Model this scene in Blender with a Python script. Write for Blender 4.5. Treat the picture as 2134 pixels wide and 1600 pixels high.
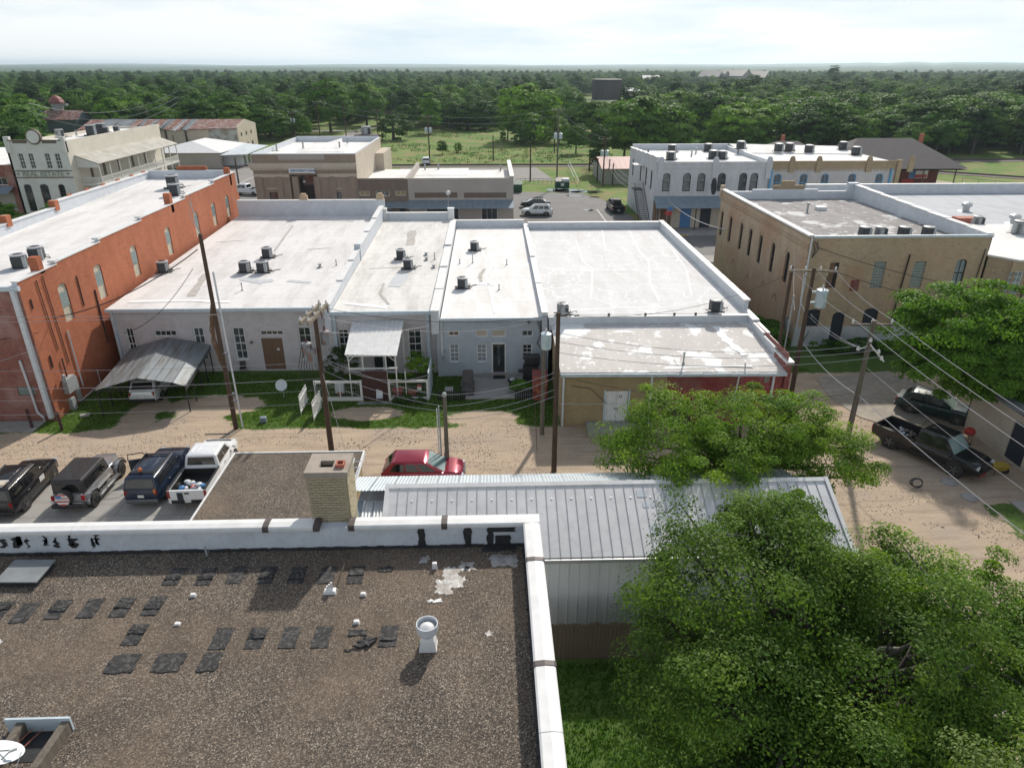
import bpy, bmesh, math, random
import numpy as np
from mathutils import Vector, Matrix
from mathutils import noise as mnoise
R = math.radians
rnd = random.Random(7)
S = bpy.context.scene
for o in list(bpy.data.objects): bpy.data.objects.remove(o)
COL = S.collection

# ------------------------------------------------------------------ camera, sky, sun, exposure
F_PX, PITCH, YAW, CAMZ = 1450.0, R(24.6), R(1.76), 21.0
cd = bpy.data.cameras.new('camera'); cam = bpy.data.objects.new('camera', cd); COL.objects.link(cam)
cd.sensor_width = 36; cd.sensor_fit = 'HORIZONTAL'; cd.lens = 36 * F_PX / 2134.0
cd.clip_start = .1; cd.clip_end = 60000
cam.location = (0, 0, CAMZ); cam.rotation_euler = (R(90) - PITCH, 0, -YAW)
S.camera = cam
S.view_settings.view_transform = 'Standard'; S.view_settings.look = 'None'
S.view_settings.exposure = 0.09; S.view_settings.gamma = 1; S.view_settings.use_curve_mapping = False
SUN = Vector((.38, 1.0, .83)).normalized()
w = bpy.data.worlds.new('World'); S.world = w; w.use_nodes = True
nt = w.node_tree; nt.nodes.clear()
out = nt.nodes.new('ShaderNodeOutputWorld'); bg = nt.nodes.new('ShaderNodeBackground'); bg.inputs[1].default_value = .1
sky = nt.nodes.new('ShaderNodeTexSky'); sky.sky_type = 'NISHITA'; sky.sun_disc = False
sky.sun_elevation = math.asin(SUN.z); sky.sun_rotation = math.atan2(SUN.x, SUN.y); sky.altitude = 150; sky.dust_density = 2.5
tc = nt.nodes.new('ShaderNodeTexCoord'); sx = nt.nodes.new('ShaderNodeSeparateXYZ'); nt.links.new(tc.outputs['Generated'], sx.inputs[0])
mp = nt.nodes.new('ShaderNodeMapping'); mp.inputs['Scale'].default_value = (1.3, 1.3, 9); nt.links.new(tc.outputs['Generated'], mp.inputs[0])
nz = nt.nodes.new('ShaderNodeTexNoise'); nz.inputs['Scale'].default_value = 2.2; nz.inputs['Detail'].default_value = 7; nz.inputs['Roughness'].default_value = .55
nt.links.new(mp.outputs[0], nz.inputs['Vector'])
cr = nt.nodes.new('ShaderNodeValToRGB'); cr.color_ramp.elements[0].position = .36; cr.color_ramp.elements[0].color = (7.2, 8.4, 9.2, 1)
cr.color_ramp.elements[1].position = .55; cr.color_ramp.elements[1].color = (9.7, 9.95, 10.0, 1); nt.links.new(nz.outputs[0], cr.inputs[0])
mr = nt.nodes.new('ShaderNodeMapRange'); mr.inputs[1].default_value = .12; mr.inputs[2].default_value = .6; mr.inputs[3].default_value = .96; mr.inputs[4].default_value = .22
nt.links.new(sx.outputs['Z'], mr.inputs[0])
mx = nt.nodes.new('ShaderNodeMix'); mx.data_type = 'RGBA'; nt.links.new(mr.outputs[0], mx.inputs[0])
nt.links.new(sky.outputs[0], mx.inputs[6]); nt.links.new(cr.outputs[0], mx.inputs[7])
nt.links.new(mx.outputs[2], bg.inputs[0]); nt.links.new(bg.outputs[0], out.inputs[0])
sl = bpy.data.lights.new('sun', 'SUN'); sl.energy = 4.1; sl.angle = R(1.6); sl.color = (1, .94, .85)
so = bpy.data.objects.new('sun', sl); COL.objects.link(so); so.rotation_euler = SUN.to_track_quat('Z', 'Y').to_euler()

# ------------------------------------------------------------------ surveying: where a sight line meets a known plane
_fh = Vector((math.sin(YAW), math.cos(YAW), 0)); _r = Vector((math.cos(YAW), -math.sin(YAW), 0)); _z = Vector((0, 0, 1))
_F = math.cos(PITCH) * _fh - math.sin(PITCH) * _z; _U = math.sin(PITCH) * _fh + math.cos(PITCH) * _z
def _ray(x, y): return _F + _r * ((x - 1067) / F_PX) + _U * ((800 - y) / F_PX)
def G(x, y, z=0.0):
    d = _ray(x, y); return Vector((0, 0, CAMZ)) + d * ((z - CAMZ) / d.z)
def atY(x, y, Y):
    d = _ray(x, y); return Vector((0, 0, CAMZ)) + d * (Y / d.y)
def atX(x, y, X):
    d = _ray(x, y); return Vector((0, 0, CAMZ)) + d * (X / d.x)
def rectY(x0, y0, x1, y1, Y):
    a = atY(x0, y0, Y); b = atY(x1, y1, Y); return (a.x, b.x, b.z, a.z)

# ------------------------------------------------------------------ materials
def _nodes(m): m.use_nodes = True; return m.node_tree, m.node_tree.nodes['Principled BSDF']
def _n(nt, t, **k):
    n = nt.nodes.new(t)
    for a, v in k.items(): setattr(n, a, v)
    return n
def _vec(nt, stretch=None, brick=False):
    t = _n(nt, 'ShaderNodeTexCoord').outputs['Object']
    if brick:
        s = _n(nt, 'ShaderNodeSeparateXYZ'); nt.links.new(t, s.inputs[0])
        a = _n(nt, 'ShaderNodeMath', operation='ADD'); nt.links.new(s.outputs[0], a.inputs[0]); nt.links.new(s.outputs[1], a.inputs[1])
        c = _n(nt, 'ShaderNodeCombineXYZ'); nt.links.new(a.outputs[0], c.inputs[0]); nt.links.new(s.outputs[2], c.inputs[1]); return c.outputs[0]
    if stretch:
        m = _n(nt, 'ShaderNodeMapping'); m.inputs['Scale'].default_value = stretch; nt.links.new(t, m.inputs[0]); return m.outputs[0]
    return t
def _noise(nt, vec, scale, detail=4, rough=.6):
    n = _n(nt, 'ShaderNodeTexNoise'); n.inputs['Scale'].default_value = scale; n.inputs['Detail'].default_value = detail; n.inputs['Roughness'].default_value = rough
    nt.links.new(vec, n.inputs['Vector']); return n.outputs[0]
def _ramp(nt, f, stops):
    r = _n(nt, 'ShaderNodeValToRGB'); e = r.color_ramp.elements
    while len(e) < len(stops): e.new(.5)
    for el, (p, c) in zip(e, stops): el.position = p; el.color = (c, c, c, 1) if isinstance(c, (int, float)) else (*c, 1)
    nt.links.new(f, r.inputs[0]); return r.outputs[0]
def _mix(nt, f, a, b, mode='MIX'):
    m = _n(nt, 'ShaderNodeMix', data_type='RGBA', blend_type=mode)
    for i, v in ((0, f), (6, a), (7, b)):
        if isinstance(v, (int, float)): m.inputs[i].default_value = v
        elif isinstance(v, tuple): m.inputs[i].default_value = (*v, 1)
        else: nt.links.new(v, m.inputs[i])
    return m.outputs[2]
def _bump(nt, b, h, st, dist=.02):
    n = _n(nt, 'ShaderNodeBump'); n.inputs['Strength'].default_value = st; n.inputs['Distance'].default_value = dist
    nt.links.new(h, n.inputs['Height']); nt.links.new(n.outputs[0], b.inputs['Normal'])
def mat(name, c, c2=None, scale=1.5, lo=.35, hi=.65, rough=.8, metal=0, bump=0, bscale=None, stretch=None, fine=None, fscale=30, famt=.25, spec=.5, detail=5, coat=0):
    m = bpy.data.materials.new(name); nt, b = _nodes(m); b.inputs['Roughness'].default_value = rough; b.inputs['Metallic'].default_value = metal
    b.inputs['Specular IOR Level'].default_value = spec; b.inputs['Coat Weight'].default_value = coat
    v = _vec(nt, stretch)
    if c2 is None: c2 = tuple(x * .86 for x in c)
    col = _mix(nt, _ramp(nt, _noise(nt, v, scale, detail), [(lo, 0.), (hi, 1.)]), c, c2)
    if fine: col = _mix(nt, _ramp(nt, _noise(nt, _vec(nt), fscale, 2), [(.5, 0.), (.62, famt)]), col, fine)
    nt.links.new(col, b.inputs['Base Color'])
    if bump: _bump(nt, b, _noise(nt, v, bscale or scale * 4, 3), bump)
    return m
def brick(name, c1, c2, mortar, dark=None, w=.21, h=.072, ms=.009, patch=None, pscale=.35, bump=.5, rough=.88, bias=0.):
    m = bpy.data.materials.new(name); nt, b = _nodes(m); b.inputs['Roughness'].default_value = rough
    v = _vec(nt, brick=True); t = _n(nt, 'ShaderNodeTexBrick'); nt.links.new(v, t.inputs['Vector'])
    t.inputs['Scale'].default_value = 1; t.inputs['Brick Width'].default_value = w; t.inputs['Row Height'].default_value = h; t.inputs['Mortar Size'].default_value = ms
    t.inputs['Mortar Smooth'].default_value = .2; t.inputs['Bias'].default_value = bias
    t.inputs['Color1'].default_value = (*c1, 1); t.inputs['Color2'].default_value = (*c2, 1); t.inputs['Mortar'].default_value = (*mortar, 1)
    col = t.outputs[0]; o = _vec(nt)
    if patch: col = _mix(nt, _ramp(nt, _noise(nt, o, pscale, 6), [(.46, 0.), (.62, .8)]), col, patch)
    if dark: col = _mix(nt, _ramp(nt, _noise(nt, _vec(nt, (1, 1, 2.6)), 1.7, 9, .75), [(.56, 0.), (.68, .75)]), col, dark)
    col = _mix(nt, _ramp(nt, _noise(nt, o, .22, 5), [(.3, .0), (.75, .35)]), col, tuple(x * .55 for x in c1)); col = _mix(nt, _ramp(nt, _noise(nt, _vec(nt, (1, 1, .35)), 1.1, 9, .75), [(.42, 0.), (.72, .55)]), col, tuple(x * .5 for x in c1))
    nt.links.new(col, b.inputs['Base Color']); _bump(nt, b, t.outputs[1], -bump, .012)
    return m
def paint(name, c, rough=.25, flake=0.):
    m = bpy.data.materials.new(name); nt, b = _nodes(m); b.inputs['Roughness'].default_value = rough; b.inputs['Coat Weight'].default_value = .35; b.inputs['Coat Roughness'].default_value = .05; b.inputs['Specular IOR Level'].default_value = .35
    b.inputs['Metallic'].default_value = flake
    d = _ramp(nt, _noise(nt, _vec(nt), 2.5, 6), [(.4, 0.), (.85, .22)]); nt.links.new(_mix(nt, d, c, tuple(min(1, x * .8 + .015) for x in c)), b.inputs['Base Color']); return m
def glassmat(name, c=(.012, .016, .02), rough=.06, c2=None):
    m = bpy.data.materials.new(name); nt, b = _nodes(m); b.inputs['Roughness'].default_value = rough; b.inputs['Specular IOR Level'].default_value = .8
    col = _mix(nt, _ramp(nt, _noise(nt, _vec(nt), 1.3, 3), [(.42, 0.), (.6, 1.)]), c, c2 or tuple(x * 1.8 + .01 for x in c)); nt.links.new(col, b.inputs['Base Color'])
    _bump(nt, b, _noise(nt, _vec(nt), 1.1, 2), .08); return m

M = {}
M['white_roof'] = mat('white_roof_coating', (.7, .7, .7), (.6, .58, .55), .35, .40, .72, .55, fine=(.55, .52, .48), fscale=.9, famt=.35, detail=9)
def roof_white(name, base, stain, line=None, lscale=.25, seam=3.1, splash=False):
    m = bpy.data.materials.new(name); nt, b = _nodes(m); b.inputs['Roughness'].default_value = .85; b.inputs['Specular IOR Level'].default_value = .15
    v = _vec(nt); n1 = _noise(nt, _vec(nt, (1.6, .35, 1)), .45, 10, .7); n2 = _noise(nt, v, 2.2, 8, .7)
    col = _mix(nt, _ramp(nt, n1, [(.45, 0.), (.66, .85)]), base, stain); col = _mix(nt, _ramp(nt, n2, [(.55, 0.), (.75, .5)]), col, tuple(x * .72 for x in stain))
    s = _n(nt, 'ShaderNodeSeparateXYZ'); nt.links.new(v, s.inputs[0])   # sheet laps across the roof
    wv = _n(nt, 'ShaderNodeMath', operation='PINGPONG'); ad = _n(nt, 'ShaderNodeMath', operation='MULTIPLY_ADD'); ad.inputs[1].default_value = .25
    nt.links.new(_noise(nt, v, .5, 3), ad.inputs[0]); nt.links.new(s.outputs[1], ad.inputs[2]); nt.links.new(ad.outputs[0], wv.inputs[0]); wv.inputs[1].default_value = seam / 2
    col = _mix(nt, _ramp(nt, wv.outputs[0], [(0., .75), (.045, 0.)]), col, tuple(x * .68 for x in stain))
    if line and splash:
        col = _mix(nt, _ramp(nt, _noise(nt, _vec(nt, (1, .8, 1)), .55 * lscale, 7, .58), [(.56, 0.), (.58, 1.)]), col, line); col = _mix(nt, _ramp(nt, _noise(nt, v, 3.1 * lscale, 5, .6), [(.62, 0.), (.64, 1.)]), col, line)
    elif line:
        vo = _n(nt, 'ShaderNodeTexVoronoi', feature='DISTANCE_TO_EDGE'); vo.inputs['Scale'].default_value = lscale
        ml = _n(nt, 'ShaderNodeMapping'); ml.inputs['Scale'].default_value = (1, .8, 1); nt.links.new(v, ml.inputs[0])
        mm = _n(nt, 'ShaderNodeMix', data_type='RGBA', blend_type='LINEAR_LIGHT'); mm.inputs[0].default_value = .9; nt.links.new(ml.outputs[0], mm.inputs[6])
        nn = _n(nt, 'ShaderNodeTexNoise'); nn.inputs['Scale'].default_value = .9; nn.inputs['Detail'].default_value = 5; nt.links.new(v, nn.inputs['Vector']); nt.links.new(nn.outputs[1], mm.inputs[7]); nt.links.new(mm.outputs[2], vo.inputs['Vector'])
        col = _mix(nt, _ramp(nt, vo.outputs[0], [(.004, .55), (.02, 0.)]), col, line)
    nt.links.new(col, b.inputs['Base Color']); _bump(nt, b, n2, .15); return m
M['roofA'] = roof_white('weathered_white_roof', (.72, .705, .695), (.55, .53, .515))
M['roofB'] = roof_white('stained_white_roof', (.71, .695, .67), (.50, .48, .45))
M['roofC'] = roof_white('clean_white_roof', (.76, .755, .745), (.66, .63, .58))
M['roofD'] = roof_white('patched_white_roof', (.68, .675, .67), (.58, .565, .555), (.9, .9, .9), .3)
M['roofE'] = roof_white('beige_patched_roof', (.60, .565, .535), (.52, .49, .465), (.84, .84, .82), 1.0, splash=True)
M['roofR'] = roof_white('grey_stained_roof', (.30, .285, .28), (.21, .195, .19), (.56, .56, .56), .5, splash=True)
M['roofG'] = roof_white('pale_grey_roof', (.48, .50, .52), (.40, .40, .41))
M['cap'] = mat('white_coping', (.72, .72, .71), (.62, .62, .61), 2, rough=.5)
M['parapet'] = mat('parapet_white', (.60, .635, .675), (.53, .56, .60), 1.2, rough=.6, fine=(.45, .45, .46), fscale=5, famt=.3)
M['stuccoA'] = mat('lilac_white_stucco', (.56, .535, .545), (.49, .46, .465), .8, rough=.85, bump=.1, bscale=20, fine=(.37, .35, .33), fscale=2.2, famt=.25)
M['stuccoC'] = mat('blue_grey_stucco', (.43, .48, .53), (.375, .42, .465), .9, rough=.8, bump=.12, bscale=14, fine=(.46, .49, .52), fscale=4, famt=.4)
M['trim'] = mat('white_trim', (.74, .74, .72), (.62, .62, .60), 3, rough=.5)
M['trim2'] = mat('pale_blue_trim', (.52, .60, .65), None, 3, rough=.5)
M['darktrim'] = mat('black_trim', (.025, .025, .028), None, 3, rough=.5)
M['concrete'] = mat('concrete', (.36, .345, .32), (.27, .26, .245), .5, rough=.9, bump=.2, bscale=8, fine=(.2, .19, .18), fscale=3, famt=.35, detail=9)
M['redbrick'] = brick('orange_red_brick', (.47, .112, .032), (.33, .072, .023), (.43, .23, .15), (.10, .04, .028), ms=.012, w=.24, h=.085)
M['redbrick_back'] = brick('dark_red_brick', (.30, .085, .05), (.22, .06, .042), (.33, .22, .19), (.08, .035, .03), patch=(.40, .26, .23), pscale=.5)
M['tanbrick'] = brick('tan_speckled_brick', (.60, .46, .30), (.47, .35, .22), (.42, .35, .26), (.10, .055, .04), patch=(.52, .36, .24), pscale=.25, w=.22, h=.075)
M['tanbrick2'] = brick('tan_brick_side', (.56, .43, .295), (.46, .35, .24), (.42, .35, .27), (.14, .08, .05), patch=(.43, .25, .16), pscale=.16)
M['goldbrick'] = brick('gold_brick', (.46, .35, .19), (.385, .29, .15), (.25, .19, .12), None, w=.3, h=.1, ms=.014)
M['worn_red'] = brick('worn_red_brick', (.25, .055, .045), (.19, .04, .035), (.40, .3, .24), (.07, .02, .02), patch=(.28, .03, .04), pscale=.6)
M['bankbrick'] = brick('beige_bank_brick', (.35, .27, .215), (.31, .235, .185), (.27, .21, .17), None, w=.25, h=.08)
M['creamwall'] = mat('cream_plaster', (.52, .455, .375), (.46, .40, .325), .4, rough=.85, fine=(.38, .32, .26), fscale=1.5, famt=.3)
M['brownbrick'] = brick('brown_brick', (.24, .18, .145), (.20, .15, .12), (.17, .135, .11), None)
M['greyplaster'] = mat('warm_grey_plaster', (.40, .36, .325), (.36, .32, .29), .4, rough=.85)
M['whitebrick'] = brick('white_painted_brick', (.66, .67, .69), (.60, .61, .63), (.55, .56, .58), None, patch=(.56, .57, .58), pscale=.5, ms=.012)
M['washbrick'] = brick('whitewashed_tan_brick', (.56, .55, .56), (.49, .47, .46), (.45, .42, .39), (.36, .29, .22), ms=.012)
M['creambrick'] = brick('cream_brick_cornice', (.42, .33, .21), (.33, .25, .15), (.3, .23, .15), (.12, .09, .07))
M['chimbrick'] = mat('cream_brick', (.46, .40, .27), (.41, .355, .24), 6, rough=.85, bump=.25, bscale=40, fine=(.28, .23, .14), fscale=25, famt=.5)
M['chimbrick2'] = mat('brown_cream_brick', (.40, .34, .225), (.35, .295, .20), 6, rough=.85, bump=.25, bscale=40)
M['mortar'] = mat('mortar', (.34, .30, .215), None, 8, rough=.95)
M['chimcap'] = mat('chimney_cap_stone', (.36, .31, .26), (.28, .24, .20), 2.5, rough=.9, bump=.2, bscale=14)
M['redpot'] = mat('terracotta', (.42, .14, .09), None, 6, rough=.8)
M['rustroof'] = mat('rusty_sheet_roof', (.24, .085, .055), (.15, .07, .05), .9, rough=.7, stretch=(3, .4, 1), fine=(.34, .30, .28), fscale=1.2, famt=.7)
M['galv'] = mat('galvanised_sheet', (.50, .52, .53), (.40, .42, .43), 1.6, rough=.42, metal=.35, stretch=(3, .5, 1))
M['galv_old'] = mat('weathered_carport_sheet', (.21, .235, .25), (.12, .10, .08), 1.1, .45, .72, rough=.5, metal=.3, stretch=(3, .35, 1))
M['lightsheet'] = mat('pale_corrugated_sheet', (.58, .635, .66), (.50, .55, .58), 1.2, rough=.4, metal=.2)
M['tan_panel'] = mat('taupe_standing_seam', (.72, .715, .71), (.63, .625, .62), .7, rough=.42, metal=.3, fine=(.50, .50, .50), fscale=2, famt=.3)
M['seam'] = mat('panel_seam', (.44, .44, .45), None, 3, rough=.5, metal=.3)
M['wallpanel'] = mat('grey_wall_panel', (.70, .715, .73), (.61, .62, .635), .8, rough=.5, metal=.1, stretch=(1, 1, .3))
M['awning_blue'] = mat('blue_grey_awning', (.24, .30, .35), (.20, .25, .29), 1.2, rough=.45, metal=.2)
M['black'] = mat('black_metal', (.018, .018, .02), None, 5, rough=.45)
M['rubber'] = mat('tyre_rubber', (.025, .025, .026), (.05, .047, .04), 7, rough=.9)
M['rim'] = mat('alloy_rim', (.22, .225, .23), None, 9, rough=.35, metal=.8)
M['rimdark'] = mat('dark_rim', (.04, .04, .042), None, 9, rough=.4, metal=.6)
M['acbody'] = mat('dark_condenser_fins', (.035, .04, .045), (.055, .06, .065), 12, rough=.6)
M['acgrey'] = mat('grey_condenser_case', (.36, .38, .39), None, 6, rough=.5)
M['actop'] = mat('condenser_top', (.42, .43, .44), None, 8, rough=.5)
M['pole'] = mat('creosoted_pole', (.10, .060, .038), (.05, .033, .025), 2.5, rough=.9, stretch=(4, 4, .4), bump=.3, bscale=12)
M['pole_grey'] = mat('grey_weathered_pole', (.17, .145, .115), (.10, .085, .07), 2.5, rough=.9, stretch=(4, 4, .4), bump=.3, bscale=12)
M['arm'] = mat('weathered_crossarm', (.30, .26, .19), (.16, .13, .10), 7, rough=.9)
M['xfmr'] = mat('transformer_paint', (.46, .56, .60), (.38, .47, .51), 4, rough=.4)
M['xfmr_rust'] = mat('rusty_transformer', (.20, .22, .24), (.17, .09, .065), 3.2, .45, .62, rough=.6)
M['ceramic'] = mat('ceramic', (.72, .70, .68), None, 9, rough=.25)
M['ceramic_brown'] = mat('brown_ceramic', (.10, .045, .035), None, 9, rough=.25)
M['wire_l'] = mat('bare_wire', (.42, .42, .43), None, 9, rough=.5, metal=.3)
M['wire_d'] = mat('insulated_wire', (.03, .03, .032), None, 9, rough=.6)
M['pipe'] = mat('white_conduit', (.62, .64, .66), None, 4, rough=.5)
M['glass'] = glassmat('dark_window_glass'); M['glass2'] = glassmat('grey_window_glass', (.10, .125, .135), .1, (.05, .06, .07)); M['glass3'] = glassmat('curtained_glass', (.30, .35, .40), .15, (.22, .26, .30))
M['carglass'] = glassmat('car_glass', (.008, .009, .01), .03); M['windscreen'] = glassmat('windscreen_glass', (.16, .24, .23), .05, (.25, .32, .31))
M['glassblock'] = glassmat('glass_block', (.16, .22, .22), .2, (.22, .28, .27))
M['wood'] = mat('weathered_board', (.11, .085, .06), (.07, .052, .038), 3, rough=.9, stretch=(5, 5, .6), bump=.3)
M['brownwood'] = mat('brown_door_wood', (.20, .12, .07), (.14, .08, .05), 4, rough=.7, stretch=(6, 6, .7))
M['maroonwood'] = mat('maroon_boards', (.07, .028, .025), (.05, .02, .018), 4, rough=.7, stretch=(7, 7, .6))
M['plasticgrey'] = mat('dark_wicker', (.07, .06, .06), (.10, .09, .085), 9, rough=.8)
M['plasticwhite'] = mat('white_plastic', (.62, .66, .68), None, 5, rough=.5)
M['orange'] = mat('orange_plastic', (.6, .16, .04), None, 5, rough=.4)
M['red'] = mat('red_paint', (.45, .035, .03), None, 5, rough=.45); M['yellow'] = mat('yellow_paint', (.42, .30, .04), None, 5, rough=.5)
M['blue'] = mat('blue_paint', (.07, .20, .42), None, 5, rough=.5); M['brightblue'] = mat('bright_blue_paint', (.08, .34, .58), None, 5, rough=.5)
M['green'] = mat('dark_green_steel', (.02, .09, .05), None, 4, rough=.5); M['lamp_red'] = mat('tail_lamp', (.30, .01, .01), None, 5, rough=.15); M['lamp_clear'] = mat('head_lamp', (.55, .56, .57), None, 9, rough=.1)
M['plate'] = mat('licence_plate', (.7, .7, .68), None, 9, rough=.4); M['gold'] = mat('sign_gold', (.30, .34, .27), None, 9, rough=.5)
M['tar'] = mat('black_tar', (.018, .018, .02), (.035, .035, .037), 5, rough=.6, bump=.3, bscale=10)
M['matroof'] = mat('old_roofing_mat', (.014, .014, .015), (.035, .034, .033), 5, .42, .66, rough=.8, bump=.5, bscale=9, fine=(.16, .15, .14), fscale=11, famt=.4)
M['silverpatch'] = mat('silver_sealant', (.42, .42, .41), (.26, .24, .22), 4, .4, .6, rough=.45, metal=.2, bump=.3, bscale=7)
M['rail'] = mat('rail_steel', (.12, .09, .08), None, 5, rough=.6, metal=.5); M['ballast'] = mat('ballast', (.20, .17, .155), (.13, .11, .10), 3, rough=.95, fine=(.3, .27, .25), fscale=12, famt=.6)
M['shingle'] = mat('grey_brown_shingle', (.135, .12, .115), (.10, .09, .088), 2, rough=.9, stretch=(1, 1, 6), fine=(.2, .18, .17), fscale=7, famt=.4)
M['depotwood'] = mat('red_brown_siding', (.17, .05, .032), (.12, .04, .03), 2, rough=.8)
M['puddle'] = bpy.data.materials.new('puddle_water'); _t, _b = _nodes(M['puddle']); _b.inputs['Base Color'].default_value = (.05, .05, .045, 1); _b.inputs['Roughness'].default_value = .03; _b.inputs['Specular IOR Level'].default_value = .9
# gravel roof
def gravel(name):
    m = bpy.data.materials.new(name); nt, b = _nodes(m); b.inputs['Roughness'].default_value = .95; v = _vec(nt)
    vo = _n(nt, 'ShaderNodeTexVoronoi'); vo.inputs['Scale'].default_value = 44; nt.links.new(v, vo.inputs['Vector'])
    hs = _n(nt, 'ShaderNodeSeparateColor'); nt.links.new(vo.outputs['Color'], hs.inputs[0])
    col = _ramp(nt, hs.outputs[0], [(0., (.018, .017, .016)), (.3, (.048, .042, .036)), (.6, (.09, .07, .054)), (.85, (.17, .135, .10)), (1., (.29, .26, .22))])
    big = _ramp(nt, _noise(nt, v, .32, 7, .62), [(.38, 0.), (.62, .55)]); col = _mix(nt, big, col, (.135, .098, .068), 'MIX')
    sp = _ramp(nt, hs.outputs[1], [(.0, .62), (1., 1.5)]); col = _mix(nt, .9, col, sp, 'MULTIPLY')
    dk = _ramp(nt, _noise(nt, v, .55, 8, .7), [(.35, .8), (.6, 1.25)]); col = _mix(nt, .8, col, dk, 'MULTIPLY')
    nt.links.new(col, b.inputs['Base Color']); _bump(nt, b, vo.outputs['Distance'], -.9, .03); return m
M['gravel'] = gravel('roof_gravel')
# ground with grass / dirt / gravel mask baked per vertex ('grass': 1 grass .. 0 dirt)
def groundmat(name, attr=True):
    m = bpy.data.materials.new(name); nt, b = _nodes(m); b.inputs['Roughness'].default_value = .95; b.inputs['Specular IOR Level'].default_value = .2; v = _vec(nt)
    gcol = _mix(nt, _ramp(nt, _noise(nt, v, 1.6, 8, .7), [(.35, 0.), (.65, 1.)]), (.055, .115, .022), (.10, .15, .035)); gcol = _mix(nt, _ramp(nt, _noise(nt, v, 9, 4), [(.5, 0.), (.7, .7)]), gcol, (.025, .055, .012))
    d = _mix(nt, _ramp(nt, _noise(nt, _vec(nt, (.5, 1.8, 1)), .8, 9, .7), [(.35, 0.), (.62, 1.)]), (.45, .345, .24), (.35, .27, .195)); d = _mix(nt, _ramp(nt, _noise(nt, v, 14, 5, .8), [(.45, 0.), (.7, .6)]), d, (.52, .45, .38))
    d = _mix(nt, _ramp(nt, _noise(nt, v, .25, 6), [(.5, 0.), (.7, .5)]), d, (.33, .285, .245))
    d = _mix(nt, _ramp(nt, _noise(nt, _vec(nt, (.22, 2.2, 1)), 1.1, 6, .6), [(.52, 0.), (.64, .55)]), d, (.26, .20, .15))
    a = _n(nt, 'ShaderNodeAttribute', attribute_name='grass'); ad = _n(nt, 'ShaderNodeMath', operation='ADD'); nt.links.new(a.outputs['Fac'], ad.inputs[0])
    nn = _n(nt, 'ShaderNodeMath', operation='MULTIPLY_ADD'); nt.links.new(_noise(nt, v, 1.3, 9, .72), nn.inputs[0]); nn.inputs[1].default_value = 1.7; nn.inputs[2].default_value = -.85; nt.links.new(nn.outputs[0], ad.inputs[1])
    nt.links.new(_mix(nt, _ramp(nt, ad.outputs[0], [(.42, 0.), (.56, 1.)]), d, gcol), b.inputs['Base Color']); _bump(nt, b, _noise(nt, v, 7, 6), .5, .06); return m
M['yard'] = groundmat('dirt_and_grass')
M['field'] = mat('field_grass', (.085, .175, .028), (.17, .22, .06), .07, .40, .60, .95, fine=(.24, .19, .09), fscale=.22, famt=.75, detail=10, spec=.2)
M['asphalt'] = mat('old_asphalt', (.15, .145, .142), (.115, .11, .108), .35, rough=.85, fine=(.22, .21, .20), fscale=7, famt=.5, bump=.15, bscale=20, detail=9)
M['yardpave'] = mat('worn_paved_yard', (.34, .295, .24), (.25, .225, .195), .3, rough=.9, fine=(.40, .34, .27), fscale=2, famt=.6, detail=9); M['asphalt_dry'] = mat('faded_asphalt', (.235, .22, .205), (.18, .17, .16), .25, rough=.9, fine=(.30, .27, .24), fscale=2, famt=.6, detail=9)
M['paintwhite'] = mat('road_paint', (.6, .6, .58), None, 3, rough=.7); M['paintyellow'] = mat('yellow_kerb_paint', (.5, .36, .08), None, 3, rough=.7)

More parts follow.
